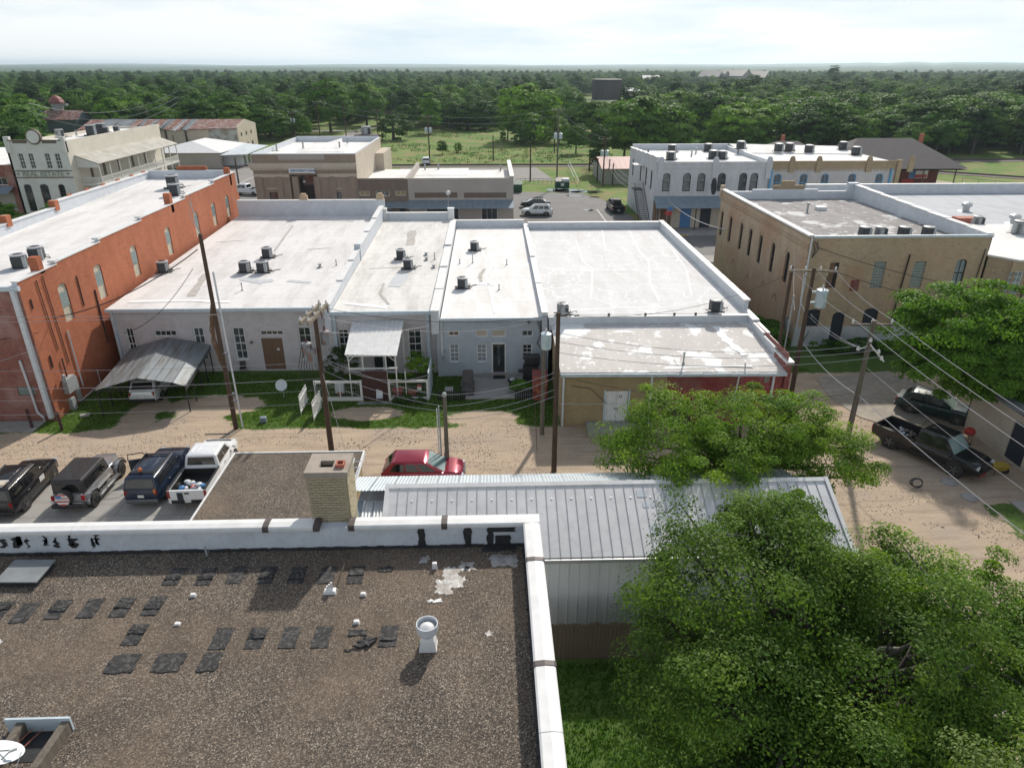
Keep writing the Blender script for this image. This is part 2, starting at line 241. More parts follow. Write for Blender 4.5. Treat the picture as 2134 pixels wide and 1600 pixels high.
# ------------------------------------------------------------------ geometry helpers
def tag(o, label=None, cat=None, group=None, kind=None):
    if label: o['label'] = label
    if cat: o['category'] = cat
    if group: o['group'] = group
    if kind: o['kind'] = kind
    return o
def thing(name, label, cat, loc=(0, 0, 0), rz=0, group=None):
    o = bpy.data.objects.new(name, None); COL.objects.link(o); o.location = loc; o.rotation_euler = (0, 0, rz); o.empty_display_size = .3
    return tag(o, label, cat, group)
def org(o):
    v = Vector((0, 0, 0))
    while o: v += o.location; o = o.parent
    return v
class MB:
    def __init__(s): s.v = []; s.f = []
    def add(s, vs, fs):
        n = len(s.v); s.v += [tuple(p) for p in vs]; s.f += [tuple(n + i for i in f) for f in fs]; return s
    def box(s, x0, x1, y0, y1, z0, z1):
        return s.add([(x0, y0, z0), (x1, y0, z0), (x1, y1, z0), (x0, y1, z0), (x0, y0, z1), (x1, y0, z1), (x1, y1, z1), (x0, y1, z1)],
                     [(0, 3, 2, 1), (4, 5, 6, 7), (0, 1, 5, 4), (1, 2, 6, 5), (2, 3, 7, 6), (3, 0, 4, 7)])
    def obox(s, c, sz, rz=0, rx=0, ry=0):
        m = Matrix.Rotation(rz, 3, 'Z') @ Matrix.Rotation(ry, 3, 'Y') @ Matrix.Rotation(rx, 3, 'X'); c = Vector(c); a = MB().box(-sz[0] / 2, sz[0] / 2, -sz[1] / 2, sz[1] / 2, -sz[2] / 2, sz[2] / 2)
        return s.add([c + m @ Vector(p) for p in a.v], a.f)
    def prism(s, pts, vec):
        n = len(pts); vec = Vector(vec); a = [Vector(p) for p in pts]; b = [p + vec for p in a]
        return s.add(a + b, [tuple(range(n - 1, -1, -1)), tuple(range(n, 2 * n))] + [(i, (i + 1) % n, n + (i + 1) % n, n + i) for i in range(n)])
    def slab(s, pts, t=.12):
        return s.prism([(p[0], p[1], p[2] - t) for p in pts], (0, 0, t))
    def tube(s, p, q, r0, r1=None, n=8, caps=True):
        p, q = Vector(p), Vector(q); r1 = r0 if r1 is None else r1; d = (q - p).normalized(); a = d.orthogonal().normalized(); b = d.cross(a)
        vs = [c + (a * math.cos(2 * math.pi * i / n) + b * math.sin(2 * math.pi * i / n)) * r for c, r in ((p, r0), (q, r1)) for i in range(n)]
        fs = [(i, (i + 1) % n, n + (i + 1) % n, n + i) for i in range(n)]
        if caps: fs += [tuple(range(n - 1, -1, -1)), tuple(range(n, 2 * n))]
        return s.add(vs, fs)
    def path(s, pts, r, n=4):
        pts = [Vector(p) for p in pts]; vs = []; fs = []; k = len(pts)
        for j, p in enumerate(pts):
            d = (pts[min(j + 1, k - 1)] - pts[max(j - 1, 0)]).normalized(); a = d.cross(Vector((0, 0, 1)));
            a = a.normalized() if a.length > .05 else Vector((1, 0, 0)); b = d.cross(a); rr = r[j] if isinstance(r, (list, tuple)) else r
            vs += [p + (a * math.cos(2 * math.pi * i / n) + b * math.sin(2 * math.pi * i / n)) * rr for i in range(n)]
        for j in range(k - 1):
            fs += [(j * n + i, j * n + (i + 1) % n, (j + 1) * n + (i + 1) % n, (j + 1) * n + i) for i in range(n)]
        return s.add(vs, fs + [tuple(range(n - 1, -1, -1)), tuple(range((k - 1) * n, k * n))])
    def lathe(s, c, prof, n=16):
        c = Vector(c); vs = [c + Vector((r * math.cos(2 * math.pi * i / n), r * math.sin(2 * math.pi * i / n), z)) for r, z in prof for i in range(n)]
        fs = [(j * n + i, j * n + (i + 1) % n, (j + 1) * n + (i + 1) % n, (j + 1) * n + i) for j in range(len(prof) - 1) for i in range(n)]
        return s.add(vs, fs + [tuple(range(n - 1, -1, -1)), tuple(range((len(prof) - 1) * n, len(prof) * n))])
    def ball(s, c, r, nu=8, nv=5):
        if isinstance(r, (int, float)): r = (r, r, r)
        c = Vector(c); vs = []; fs = []
        for j in range(1, nv):
            t = math.pi * j / nv
            vs += [c + Vector((r[0] * math.sin(t) * math.cos(2 * math.pi * i / nu), r[1] * math.sin(t) * math.sin(2 * math.pi * i / nu), r[2] * math.cos(t))) for i in range(nu)]
        for j in range(nv - 2): fs += [(j * nu + i, (j + 1) * nu + i, (j + 1) * nu + (i + 1) % nu, j * nu + (i + 1) % nu) for i in range(nu)]
        k = len(vs); vs += [c + Vector((0, 0, r[2])), c - Vector((0, 0, r[2]))]
        fs += [(k, i, (i + 1) % nu) for i in range(nu)] + [(k + 1, (nv - 2) * nu + (i + 1) % nu, (nv - 2) * nu + i) for i in range(nu)]
        return s.add(vs, fs)
    def loft(s, rings, caps=True):
        n = len(rings[0]); vs = [p for r in rings for p in r]; fs = [(j * n + i, j * n + (i + 1) % n, (j + 1) * n + (i + 1) % n, (j + 1) * n + i) for j in range(len(rings) - 1) for i in range(n)]
        if caps: fs += [tuple(range(n - 1, -1, -1)), tuple(range((len(rings) - 1) * n, len(rings) * n))]
        return s.add(vs, fs)
    def build(s, name, m, parent=None, smooth=False, local=False, bevel=0):
        me = bpy.data.meshes.new(name); o_ = Vector((0, 0, 0)) if local or parent is None else org(parent)
        me.from_pydata([(p[0] - o_.x, p[1] - o_.y, p[2] - o_.z) for p in s.v], [], s.f)
        bm = bmesh.new(); bm.from_mesh(me)
        if bevel:
            bmesh.ops.bevel(bm, geom=[e for e in bm.edges if len(e.link_faces) == 2 and e.calc_face_angle(0) > .5], offset=bevel, segments=2, affect='EDGES', clamp_overlap=True, profile=.6)
        bmesh.ops.recalc_face_normals(bm, faces=bm.faces); bm.to_mesh(me); bm.free()
        if smooth:
            for p in me.polygons: p.use_smooth = True
            me.set_sharp_from_angle(angle=R(38))
        me.materials.append(M[m] if isinstance(m, str) else m); o = bpy.data.objects.new(name, me); COL.objects.link(o); o.parent = parent; return o
def copy_tree(o, parent=None):
    kids = list(o.children); c = o.copy(); COL.objects.link(c); c.parent = parent
    for k in kids: copy_tree(k, c)
    return c
def solo(mb, name, m, label, cat, group=None, smooth=False, kind=None, bevel=0):
    "a thing that is one mesh, its origin at its foot"
    vs = np.array(mb.v); c = Vector((float(vs[:, 0].mean()), float(vs[:, 1].mean()), float(vs[:, 2].min())))
    mb.v = [(p[0] - c.x, p[1] - c.y, p[2] - c.z) for p in mb.v]; o = mb.build(name, m, None, smooth, bevel=bevel); o.location = c; return tag(o, label, cat, group, kind)
UNIT = {}
def piece(name, m, parent, c, sz, rz=0, rx=0):
    "a small box part sharing one unit mesh per material"
    k = (name, m)
    if k not in UNIT:
        a = MB().box(-.5, .5, -.5, .5, -.5, .5); me = bpy.data.meshes.new(name); me.from_pydata(a.v, [], a.f); me.materials.append(M[m]); UNIT[k] = me
    o = bpy.data.objects.new(name, UNIT[k]); COL.objects.link(o); o.parent = parent; o.location = Vector(c) - org(parent); o.scale = sz; o.rotation_euler = (rx, 0, rz); return o
def struct(mb, name, m, smooth=False):
    o = mb.build(name, m, None, smooth); o['kind'] = 'structure'; return o
def sheet(name, pts, z, m):
    return struct(MB().add([(p[0], p[1], z) for p in pts], [tuple(range(len(pts)))]), name, m)
def text_part(txt, size, c, m, parent, name='lettering', ext=.01, rx=R(90), rz=0, sx=1, bold=.0):
    cu = bpy.data.curves.new('t', 'FONT'); cu.body = txt; cu.size = size; cu.extrude = ext; cu.align_x = 'CENTER'; cu.align_y = 'CENTER'; cu.resolution_u = 2; cu.offset = bold
    t = bpy.data.objects.new('t', cu); COL.objects.link(t); dg = bpy.context.evaluated_depsgraph_get(); me = bpy.data.meshes.new_from_object(t.evaluated_get(dg)); me.name = name
    bpy.data.objects.remove(t); me.materials.clear(); me.materials.append(M[m]); o = bpy.data.objects.new(name, me); COL.objects.link(o); o.parent = parent
    o.location = Vector(c) - (org(parent) if parent else Vector()); o.rotation_euler = (rx, 0, rz); o.scale = (sx, 1, 1); return o

class Wall:
    """one face of a building, seen from outside. facing '-y' (a=x), '+x' (a=y), '-x' (a=y)"""
    def __init__(s, facing, const): s.fc = facing; s.k = const
    def P(s, a, z, d=0.):      # d: inward depth
        if s.fc == '-y': return (a, s.k + d, z)
        if s.fc == '+x': return (s.k - d, a, z)
        return (s.k + d, a, z)
    def bx(s, mb, a0, a1, z0, z1, d0, d1):
        p = s.P(a0, z0, d0); q = s.P(a1, z1, d1); return mb.box(min(p[0], q[0]), max(p[0], q[0]), min(p[1], q[1]), max(p[1], q[1]), min(p[2], q[2]), max(p[2], q[2]))
    def face(s, mb, a0, a1, z0, z1, holes=(), depth=.16, ztop=None):
        A = sorted({a0, a1, *[h[0] for h in holes], *[h[1] for h in holes]}); Z = sorted({z0, z1, *[h[2] for h in holes], *[h[3] for h in holes]})
        for i in range(len(A) - 1):
            for j in range(len(Z) - 1):
                ca, cz = (A[i] + A[i + 1]) / 2, (Z[j] + Z[j + 1]) / 2
                if any(h[0] < ca < h[1] and h[2] < cz < h[3] for h in holes): continue
                mb.add([s.P(A[i], Z[j]), s.P(A[i + 1], Z[j]), s.P(A[i + 1], Z[j + 1]), s.P(A[i], Z[j + 1])], [(0, 1, 2, 3)])
        if ztop:   # gable-like slope above z1: ztop = height at a1
            mb.add([s.P(a0, z1), s.P(a1, z1), s.P(a1, ztop)], [(0, 1, 2)])
        for h in holes:
            x0, x1, y0, y1 = h[:4]; ar = h[4] if len(h) > 4 else 0
            ring = [(x0, y0), (x1, y0), (x1, y1 - ar)]
            if ar:
                n = 7; arc = [((x0 + x1) / 2 + (x1 - x0) / 2 * math.cos(math.pi * k / n), y1 - ar + ar * math.sin(math.pi * k / n)) for k in range(1, n)]
                ring += arc; mb.add([s.P(x1, y1 - ar), s.P(x1, y1)] + [s.P(*p) for p in reversed(arc[:n // 2])], [tuple(range(2 + n // 2))])
                mb.add([s.P(x0, y1 - ar), s.P(x0, y1)] + [s.P(*p) for p in arc[n // 2:]], [tuple(range(2 + len(arc[n // 2:])))])
                mb.add([s.P(x0, y1), s.P(x1, y1), s.P(*arc[n // 2 - 1]), s.P(*arc[n // 2])], [(0, 1, 2, 3)])
            ring += [(x0, y1 - ar)]
            for k in range(len(ring)):
                p, q = ring[k], ring[(k + 1) % len(ring)]; mb.add([s.P(*p), s.P(*q), s.P(q[0], q[1], depth), s.P(p[0], p[1], depth)], [(0, 1, 2, 3)])
        return mb
    def window(s, parent, h, nx=2, nz=4, frame='trim', glass='glass', fw=.09, depth=.16, mid=True, proud=.0, sill=None, label=None, mw=.035, name='window'):
        x0, x1, z0, z1 = h[:4]; ar = h[4] if len(h) > 4 else 0; mb = MB(); d0, d1 = (-.03, .06) if proud else (depth - .08, depth + .01)
        if proud: x0 -= fw; x1 += fw; z1 += fw; z0 -= fw
        s.bx(mb, x0, x0 + fw, z0, z1 - ar, d0, d1); s.bx(mb, x1 - fw, x1, z0, z1 - ar, d0, d1); s.bx(mb, x0 + fw, x1 - fw, z0, z0 + fw, d0, d1)
        if not ar: s.bx(mb, x0 + fw, x1 - fw, z1 - fw, z1, d0, d1)
        else:
            n = 8; c = (x0 + x1) / 2; rw = (x1 - x0) / 2
            for k in range(n):
                t0, t1 = math.pi * k / n, math.pi * (k + 1) / n
                pts = [(c + (rw - i * fw) * math.cos(t), z1 - ar + max(0, ar - i * fw) * math.sin(t)) for i, t in ((0, t0), (0, t1), (1, t1), (1, t0))]
                mb.add([s.P(*p, d0) for p in pts] + [s.P(*p, d1) for p in pts], [(0, 1, 2, 3), (4, 5, 6, 7), (0, 1, 5, 4), (1, 2, 6, 5), (2, 3, 7, 6), (3, 0, 4, 7)])
        ix0, ix1, iz0, iz1 = x0 + fw, x1 - fw, z0 + fw, z1 - fw
        for i in range(1, nx): a = ix0 + (ix1 - ix0) * i / nx; s.bx(mb, a - mw / 2, a + mw / 2, iz0, iz1, d0 + .02, d1 - .005)
        for j in range(1, nz):
            a = iz0 + (iz1 - iz0) * j / nz; t = mw * (2 if mid and j * 2 == nz else 1); s.bx(mb, ix0, ix1, a - t / 2, a + t / 2, d0 + .015, d1 - .01)
        o = mb.build(name, frame, parent)
        if label: o['label'] = label
        for i in range(nx):
            for j in range(nz):
                a, b = ix0 + (ix1 - ix0) * i / nx, ix0 + (ix1 - ix0) * (i + 1) / nx; c, d = iz0 + (iz1 - iz0) * j / nz, iz0 + (iz1 - iz0) * (j + 1) / nz
                ctr = Vector(s.P((a + b) / 2, (c + d) / 2, d1 - .02)); sz = (b - a, .012, d - c) if s.fc == '-y' else (.012, b - a, d - c)
                piece('pane', glass, o, ctr, sz)
        if sill:
            m2 = MB(); s.bx(m2, x0 - .06, x1 + .06, z0 - .08, z0 - .002, -.06, depth); m2.build('sill', sill, o)
        return o
    def arch(s, mb, x0, x1, z, rise, t=.08, d=-.03, n=10):
        c = (x0 + x1) / 2; w = (x1 - x0) / 2
        for k in range(n):
            q = []
            for kk in (k, k + 1):
                u = -1 + 2 * kk / n; zz = z + rise * (1 - u * u); q += [(c + w * u, zz), (c + w * u, zz + t)]
            pts = [q[0], q[2], q[3], q[1]]
            mb.add([s.P(*p, d) for p in pts] + [s.P(*p, .01) for p in pts], [(0, 1, 2, 3), (4, 5, 6, 7), (0, 1, 5, 4), (1, 2, 6, 5), (2, 3, 7, 6), (3, 0, 4, 7)])
        return mb
    def panel(s, parent, name, m, h, d=-.04, t=.06, label=None):
        mb = MB(); s.bx(mb, h[0], h[1], h[2], h[3], d, d + t); o = mb.build(name, m, parent)
        if label: o['label'] = label
        return o

# ------------------------------------------------------------------ ground, streets, tracks
def noise2(x, y, s, seed=0): return mnoise.noise(Vector((x * s + seed, y * s, seed * .7)))
def grid(name, x0, x1, y0, y1, st, z, m, fn, hfn=None):
    nx, ny = int((x1 - x0) / st) + 1, int((y1 - y0) / st) + 1; xs = np.linspace(x0, x1, nx); ys = np.linspace(y0, y1, ny)
    vs = [(x, y, z + (hfn(x, y) if hfn else 0)) for y in ys for x in xs]; fs = [(j * nx + i, j * nx + i + 1, (j + 1) * nx + i + 1, (j + 1) * nx + i) for j in range(ny - 1) for i in range(nx - 1)]
    me = bpy.data.meshes.new(name); me.from_pydata(vs, [], fs); at = me.attributes.new('grass', 'FLOAT', 'POINT'); at.data.foreach_set('value', [fn(v[0], v[1]) for v in vs]); me.materials.append(M[m])
    o = bpy.data.objects.new(name, me); COL.objects.link(o); o['kind'] = 'structure'; return o
sheet('ground', [(-15500, -280), (15500, -280), (15500, 13500), (-15500, 13500)], -.03, 'field')
DIRT = [(G(px, py), rx, ry, v) for px, py, rx, ry, v in [(450, 845, 3.6, 1.7, 1.1), (395, 885, 3.2, 1.5, .8), (300, 860, 1.3, 3, .8), (765, 862, 2.7, 1.1, 1.0), (1005, 872, 2.7, 1.25, 1.0), (330, 900, 4.5, 1.3, .9), (1190, 930, 2, 1, .6)]]
def gmask(x, y):
    g = 1.0
    edge = 39.7 + .5 * noise2(x, 0, .35, 3)
    if y < edge: g = 1 - min(1, (edge - y) / .8)
    if y < 33.3 + .3 * noise2(x, 0, .5, 9): g = max(g, min(1, (33.3 - y) / .6))
    lx = 15.6 + .6 * noise2(0, y, .4, 5) + (0 if y < 30 else min(4.2, (y - 30) * .45))         # the side lane on the right
    if x > lx and y < 52: g = min(g, 1 - min(1, (x - lx) / .9))
    if x > 19.2 and y > 46.6: g = max(g, min(1., (y - 46.6) / .8) * .8)
    if x > 24.6 and y < 30: g = max(g, min(.75, (x - 24.6) / 2.5))
    if x < 1.9 and y < 20: g = 0.
    for p, rx, ry, v in DIRT:
        q = ((x - p.x) / rx) ** 2 + ((y - p.y) / ry) ** 2
        if q < 1.6 and x < 19: g -= v * max(0, 1.3 - q)
    return max(0., min(1.0, g))
grid('dirt_lane_and_yards', -70, 46, 2, 78, .33, .0, 'yard', gmask, lambda x, y: .025 + .02 * noise2(x, y, .3, 4))
def slabs(name, x0, x1, y0, y1, z, m, nx, ny, gap=.02):
    "concrete in bays, open joints between them"
    dx, dy = (x1 - x0) / nx, (y1 - y0) / ny
    base = MB().box(x0, x1, y0, y1, -.1, z - .03).build(name, M['mortar'], None); base['kind'] = 'structure'
    for i in range(nx):
        for j in range(ny): piece('slab', m, base, (x0 + dx * (i + .5), y0 + dy * (j + .5), z - .015), (dx - gap, dy - gap, .03), 0, rnd.uniform(-.0006, .0006))
slabs('parking_pavement', -44, -12.4, 19.4, 33.7, .05, 'concrete', 9, 4)
slabs('patio', -1.9, 3.05, 43.3, 47.0, .08, 'concrete', 2, 2)
slabs('loading_pavement', -48, -28.9, 39.4, 40.9, .09, 'concrete', 8, 1)
yv = [G(*p) for p in [(1700, 790), (1850, 775), (1990, 830), (1900, 905), (1790, 870), (1730, 830)]]
struct(MB().slab([(p.x, p.y, .075) for p in yv], .1), 'paved_yard', 'yardpave')
sheet('main_street', [(-200, 82), (160, 82), (160, 93.2), (-200, 93.2)], .004, 'asphalt')
struct(MB().box(-30, 40, 79.0, 82, -.02, .13).box(40.5, 66, 88, 93, -.02, .03), 'near_pavement', 'concrete')
struct(MB().box(-200, 3.6, 93.2, 99.9, -.02, .14).box(22.2, 58, 93.2, 97.9, -.02, .14), 'far_pavement', 'concrete')
struct(MB().box(24, 26.6, 92.95, 93.19, 0, .145), 'kerb', 'paintyellow')
struct(MB().box(-64, -33, 93.3, 170, -.02, .01), 'side_street', 'asphalt_dry')
sheet('side_street_marking', [(-49, 100), (-48.8, 100), (-48.8, 160), (-49, 160)], .016, 'paintwhite')
lot = [(3.8, 93.2), (22, 93.2), (21.4, 108), (19.4, 121), (16.5, 128), (3.2, 130), (3.6, 99)]
sheet('car_park', lot, .008, 'asphalt')
lm = MB()
for x, y0, y1 in ((17.0, 98, 112.5),): lm.add([(x, y0, .014), (x + .14, y0, .014), (x + .14, y1, .014), (x, y1, .014)], [(0, 1, 2, 3)])
struct(lm, 'car_park_marking', 'paintwhite')
sheet('depot_yard', [(60, 96), (112, 96), (96, 126), (88, 146), (62, 140)], .006, mat('depot_gravel', (.40, .34, .26), (.33, .28, .22), .6, rough=.95))
sheet('lower_parking', [(-20, 143.5), (13, 143.5), (10.5, 163), (-20, 163)], .006, 'asphalt_dry')
def puddle(c, rx, ry, seed):
    n = 22; sheet('puddle', [(c[0] + rx * math.cos(2 * math.pi * i / n) * (1 + .45 * noise2(i * .9, seed, .8)), c[1] + ry * math.sin(2 * math.pi * i / n) * (1 + .45 * noise2(i * .9, seed + 5, .8))) for i in range(n)], .013, 'puddle')
for q in [(1185, 398, 3.0, 2.2), (1222, 400, 3.3, 1.2), (1160, 396, 2.0, 1.6), (1226, 438, .9, .9), (1238, 411, .9, .6), (1196, 408, 1.4, .7)]:
    g = G(q[0], q[1]); puddle((g.x, g.y), q[2], q[3], q[0])
# railway: ballast bed, rails
struct(MB().add([(-150, 164.5, .05), (26, 163.8, .05), (70, 160.5, .05), (95, 151, .05), (150, 112, .05), (150, 118, .05), (97, 156, .05), (72, 165.5, .05), (26, 168.8, .05), (-150, 169.5, .05)], [tuple(range(10))]), 'railway_bed', 'ballast')
struct(MB().add([(60, 168.5, .05), (320, 172, .05), (320, 178, .05), (60, 173, .05)], [(0, 1, 2, 3)]), 'far_railway_bed', 'ballast')
rl = MB()
for off in (1.6, 3.1): rl.path([(-150, 164.5 + off, .22), (26, 163.8 + off, .22), (70, 160.7 + off, .22), (95, 151.2 + off, .22), (150, 112.5 + off, .22)], .09)
struct(rl, 'railway_track', 'rail')
struct(MB().path([(60, 170.2, .3), (320, 174.5, .3)], .13).path([(60, 171.8, .3), (320, 176.2, .3)], .13), 'far_railway_track', 'rail')
for nm, pl, ww in (('country_road', [(-40, 169.5), (-45, 215), (-46, 260), (-70, 262)], 5), ('country_lane', [(-46, 262), (-30, 330)], 4), ('quarry_road', [(60, 512), (66, 490), (95, 480), (112, 430), (100, 400)], 14)):
    for a, b in zip(pl[:-1], pl[1:]):
        d = Vector((b[0] - a[0], b[1] - a[1], 0)).normalized().cross(Vector((0, 0, 1))) * ww / 2
        sheet(nm, [(a[0] - d.x, a[1] - d.y), (a[0] + d.x, a[1] + d.y), (b[0] + d.x, b[1] + d.y), (b[0] - d.x, b[1] - d.y)], .03, 'asphalt_dry')
# hills and far wooded country
def far_land():
    nr, na = 130, 240; vs = []; fs = []
    for j in range(nr):
        r = 900 * (13.5 ** (j / (nr - 1)))
        for i in range(na):
            a = R(-62) + R(128) * i / (na - 1); x, y = r * math.sin(a), r * math.cos(a)
            h = 4.2 + 4.2 * mnoise.noise(Vector((x / 31, y / 31, 0))) + 2.5 * mnoise.noise(Vector((x / 13, y / 13, 3)))
            h *= .2 if mnoise.noise(Vector((x / 420, y / 260, 8))) > .28 else 1.
            h += max(0, r - 3000) / 9000 * (24 + 30 * mnoise.noise(Vector((a * 5, r / 2600, 2))) + (26 * math.exp(-((a - R(33)) / R(10)) ** 2)) * (1.2 + mnoise.noise(Vector((a * 40, 0, 5)))) )
            vs.append((x, y, -1.5 + h if j else -3))
    for j in range(nr - 1): fs += [(j * na + i, j * na + i + 1, (j + 1) * na + i + 1, (j + 1) * na + i) for i in range(na - 1)]
    o = struct(MB().add(vs, fs), 'wooded_hills', mat('far_woodland', (.030, .062, .018), (.10, .15, .05), .006, .48, .66, .95, fine=(.13, .16, .07), fscale=.02, famt=.35, detail=8, spec=.1)); return o
far_land()

# ================================================================== buildings
def arch_h(h): return h
# ---- near gravel-roofed building
T = thing('gravel_roofed_building', 'large near building with brown gravel roof and white parapet, corner towards the lane', 'building', (-14, 6, 0))
MB().box(-40, .86, -12, 16.58, 8.02, 8.2).build('roof', 'gravel', T)
w_ = MB(); w_.box(-40, 1.25, 16.62, 16.92, 0, 8.9).box(.9, 1.25, -12, 16.62, 0, 8.9).box(-40, -39.7, -12, 16.6, 0, 8.9); w_.build('wall', 'parapet', T)
ys = [(-40, -10.95), (-10.93, -6.55), (-6.40, -5.22), (-4.02, -1.32), (-1.20, 1.30)]
def cap_run(a0, a1, along):
    mb = MB(); prof = [(-.24, 0), (-.24, .09), (-.20, .125), (.0, .15), (.20, .125), (.24, .09), (.24, 0)]
    if along == 'x': mb.loft([[(x, 16.76 + u, 8.9 + v) for u, v in prof] for x in (a0, a1)])
    else: mb.loft([[(1.07 + u, y, 8.9 + v) for u, v in prof] for y in (a0, a1)])
    o = mb.build('coping', 'cap', T); return o
cap_run(-40, -12.0, 'x'); cap_run(-11.99, -6.62, 'x'); cap_run(-6.46, -5.18, 'x'); cap_run(-4.02, -1.52, 'x'); cap_run(-1.36, 1.31, 'x')
cap_run(14.97, 16.52, 'y'); cap_run(11.42, 14.85, 'y'); cap_run(9.62, 11.28, 'y'); cap_run(-12, 9.6, 'y')
M['brownstrip'] = mat('brown_joint_strip', (.085, .065, .06), None, 6, rough=.6)
for x in (-6.54, -5.10, -4.10, -1.44): MB().loft([[(xx, 16.76 + u, 8.9 + v) for u, v in [(-.26, -.03), (-.26, .10), (-.21, .14), (.0, .165), (.21, .14), (.26, .10), (.26, -.03)]] for xx in (x - .085, x + .085)]).build('joint_strip', 'brownstrip', T)
for y in (14.91, 11.35): MB().loft([[(1.07 + u, yy, 8.9 + v) for u, v in [(-.26, -.03), (-.26, .10), (-.21, .14), (.0, .165), (.21, .14), (.26, .10), (.26, -.03)]] for yy in (y - .07, y + .07)]).build('joint_strip', 'brownstrip', T)
# base flashing lumps and tar on the inside of the parapet
fl = MB()
for i in range(150):
    x = -22 + i * .153; fl.obox((x, 16.6, 8.21), (.2, .1 + .06 * rnd.random(), .05 + .06 * rnd.random()), rnd.uniform(-.2, .2))
for i in range(90):
    y = 2 + i * .162; fl.obox((.88, y, 8.21), (.1 + .06 * rnd.random(), .2, .05 + .06 * rnd.random()), rnd.uniform(-.2, .2))
fl.build('flashing', 'tar', T)
def tarpatch(px0, py0, px1, py1, jag=.03, name='tar_patch', m='tar'):
    a = atY(px0, py0, 16.61); b = atY(px1, py1, 16.61); n = 7; L = [(a.x + jag * rnd.uniform(-1, 1), a.z + (b.z - a.z) * i / n) for i in range(n + 1)]; Rr = [(b.x + jag * rnd.uniform(-1, 1), a.z + (b.z - a.z) * i / n) for i in range(n, -1, -1)]
    MB().prism([(x, 16.605, min(8.86, max(8.2, z))) for x, z in L + Rr], (0, -.008, 0)).build(name, m, T)
tarpatch(869, 1086, 887, 1136); tarpatch(966, 1084, 983, 1136); tarpatch(1015, 1098, 1074, 1107); tarpatch(1015, 1107, 1028, 1136); tarpatch(1032, 1115, 1064, 1136)
for px in (6, 32, 60, 118, 150, 196): tarpatch(px - 8, 1118 + rnd.random() * 6, px + rnd.uniform(0, 14), 1141, .07)
for px in (92, 146, 200, 36): tarpatch(px - 3, 1112, px + 7, 1136, .09)
# old square mats
def quadpatch(c, w, d, m, name, n=6, jag=.03, z=8.205, t=.02, skew=0):
    pts = []
    for i in range(n): pts.append((c.x - w / 2 + w * i / n + rnd.uniform(-jag, jag), c.y - d / 2 + rnd.uniform(-jag, jag)))
    for i in range(n): pts.append((c.x + w / 2 + rnd.uniform(-jag, jag), c.y - d / 2 + d * i / n))
    for i in range(n): pts.append((c.x + w / 2 - w * i / n, c.y + d / 2 + rnd.uniform(-jag, jag)))
    for i in range(n): pts.append((c.x - w / 2 + rnd.uniform(-jag, jag), c.y + d / 2 - d * i / n))
    pts = [(x + skew * (y - c.y), y) for x, y in pts]; k = len(pts)
    hs = [z + t * (.4 + rnd.random()) for _ in pts]; mb = MB(); mb.add([(x, y, h) for (x, y), h in zip(pts, hs)] + [(c.x, c.y, z + t)], [(i, (i + 1) % k, k) for i in range(k)] )
    mb.add([(x, y, h) for (x, y), h in zip(pts, hs)] + [(x, y, z - .004) for x, y in pts], [(i, (i + 1) % k, k + (i + 1) % k, k + i) for i in range(k)]); return mb.build(name, m, T)
MATS = [(x, 1201) for x in (363, 430)] + [(x, 1198) for x in (494, 557, 620, 682, 742)] + [(-2, 1274), (52, 1277), (122, 1270), (190, 1267), (256, 1265), (321, 1262), (282, 1322), (462, 1330), (534, 1329), (604, 1328), (671, 1327), (810, 1325)]
for x, y in MATS:
    p = G(x, y, 8.2); quadpatch(p, .42, .70, 'matroof', 'roofing_mat', jag=.012, t=.015)
    if rnd.random() < .7: quadpatch(p + Vector((0, rnd.uniform(-.1, .2), 0)), .40, rnd.uniform(.12, .28), 'matroof', 'torn_layer', z=8.222, t=.03, jag=.02)
for x, y, ww in ((256, 1383, .66), (352, 1380, .66), (438, 1379, .44)): quadpatch(G(x, y, 8.2), ww, .56, 'matroof', 'roofing_mat')
quadpatch(G(803, 1186, 8.2), .38, .2, 'matroof', 'roofing_mat'); quadpatch(G(745, 1318, 8.2), .44, .2, 'matroof', 'torn_mat'); quadpatch(G(762, 1341, 8.2), .38, .26, 'matroof', 'torn_mat', z=8.23, t=.05, skew=.7); quadpatch(G(725, 1355, 8.2), .13, .08, 'matroof', 'torn_mat')
for (x, y, ww, d, mm, nm, z) in [(1050, 1168, .75, .5, 'silverpatch', 'sealant_patch', 8.203), (974, 1180, .4, .36, 'silverpatch', 'sealant_patch', 8.206), (940, 1195, .42, .55, 'silverpatch', 'sealant_patch', 8.203), (925, 1222, .42, .6, 'silverpatch', 'sealant_patch', 8.206), (955, 1212, .35, .4, 'silverpatch', 'sealant_patch', 8.203), (905, 1252, .32, .07, 'cap', 'pale_strip', 8.209), (885, 1166, .25, .3, 'silverpatch', 'sealant_patch', 8.203), (1018, 1320, .18, .09, 'silverpatch', 'sealant_patch', 8.203)]:
    quadpatch(G(x, y, 8.2), ww, d, mm, nm, 6, .07, z, .006)
quadpatch(G(1040, 1140, 8.2), .9, .45, 'tar', 'tar_patch', 6, .09, 8.208, .01)
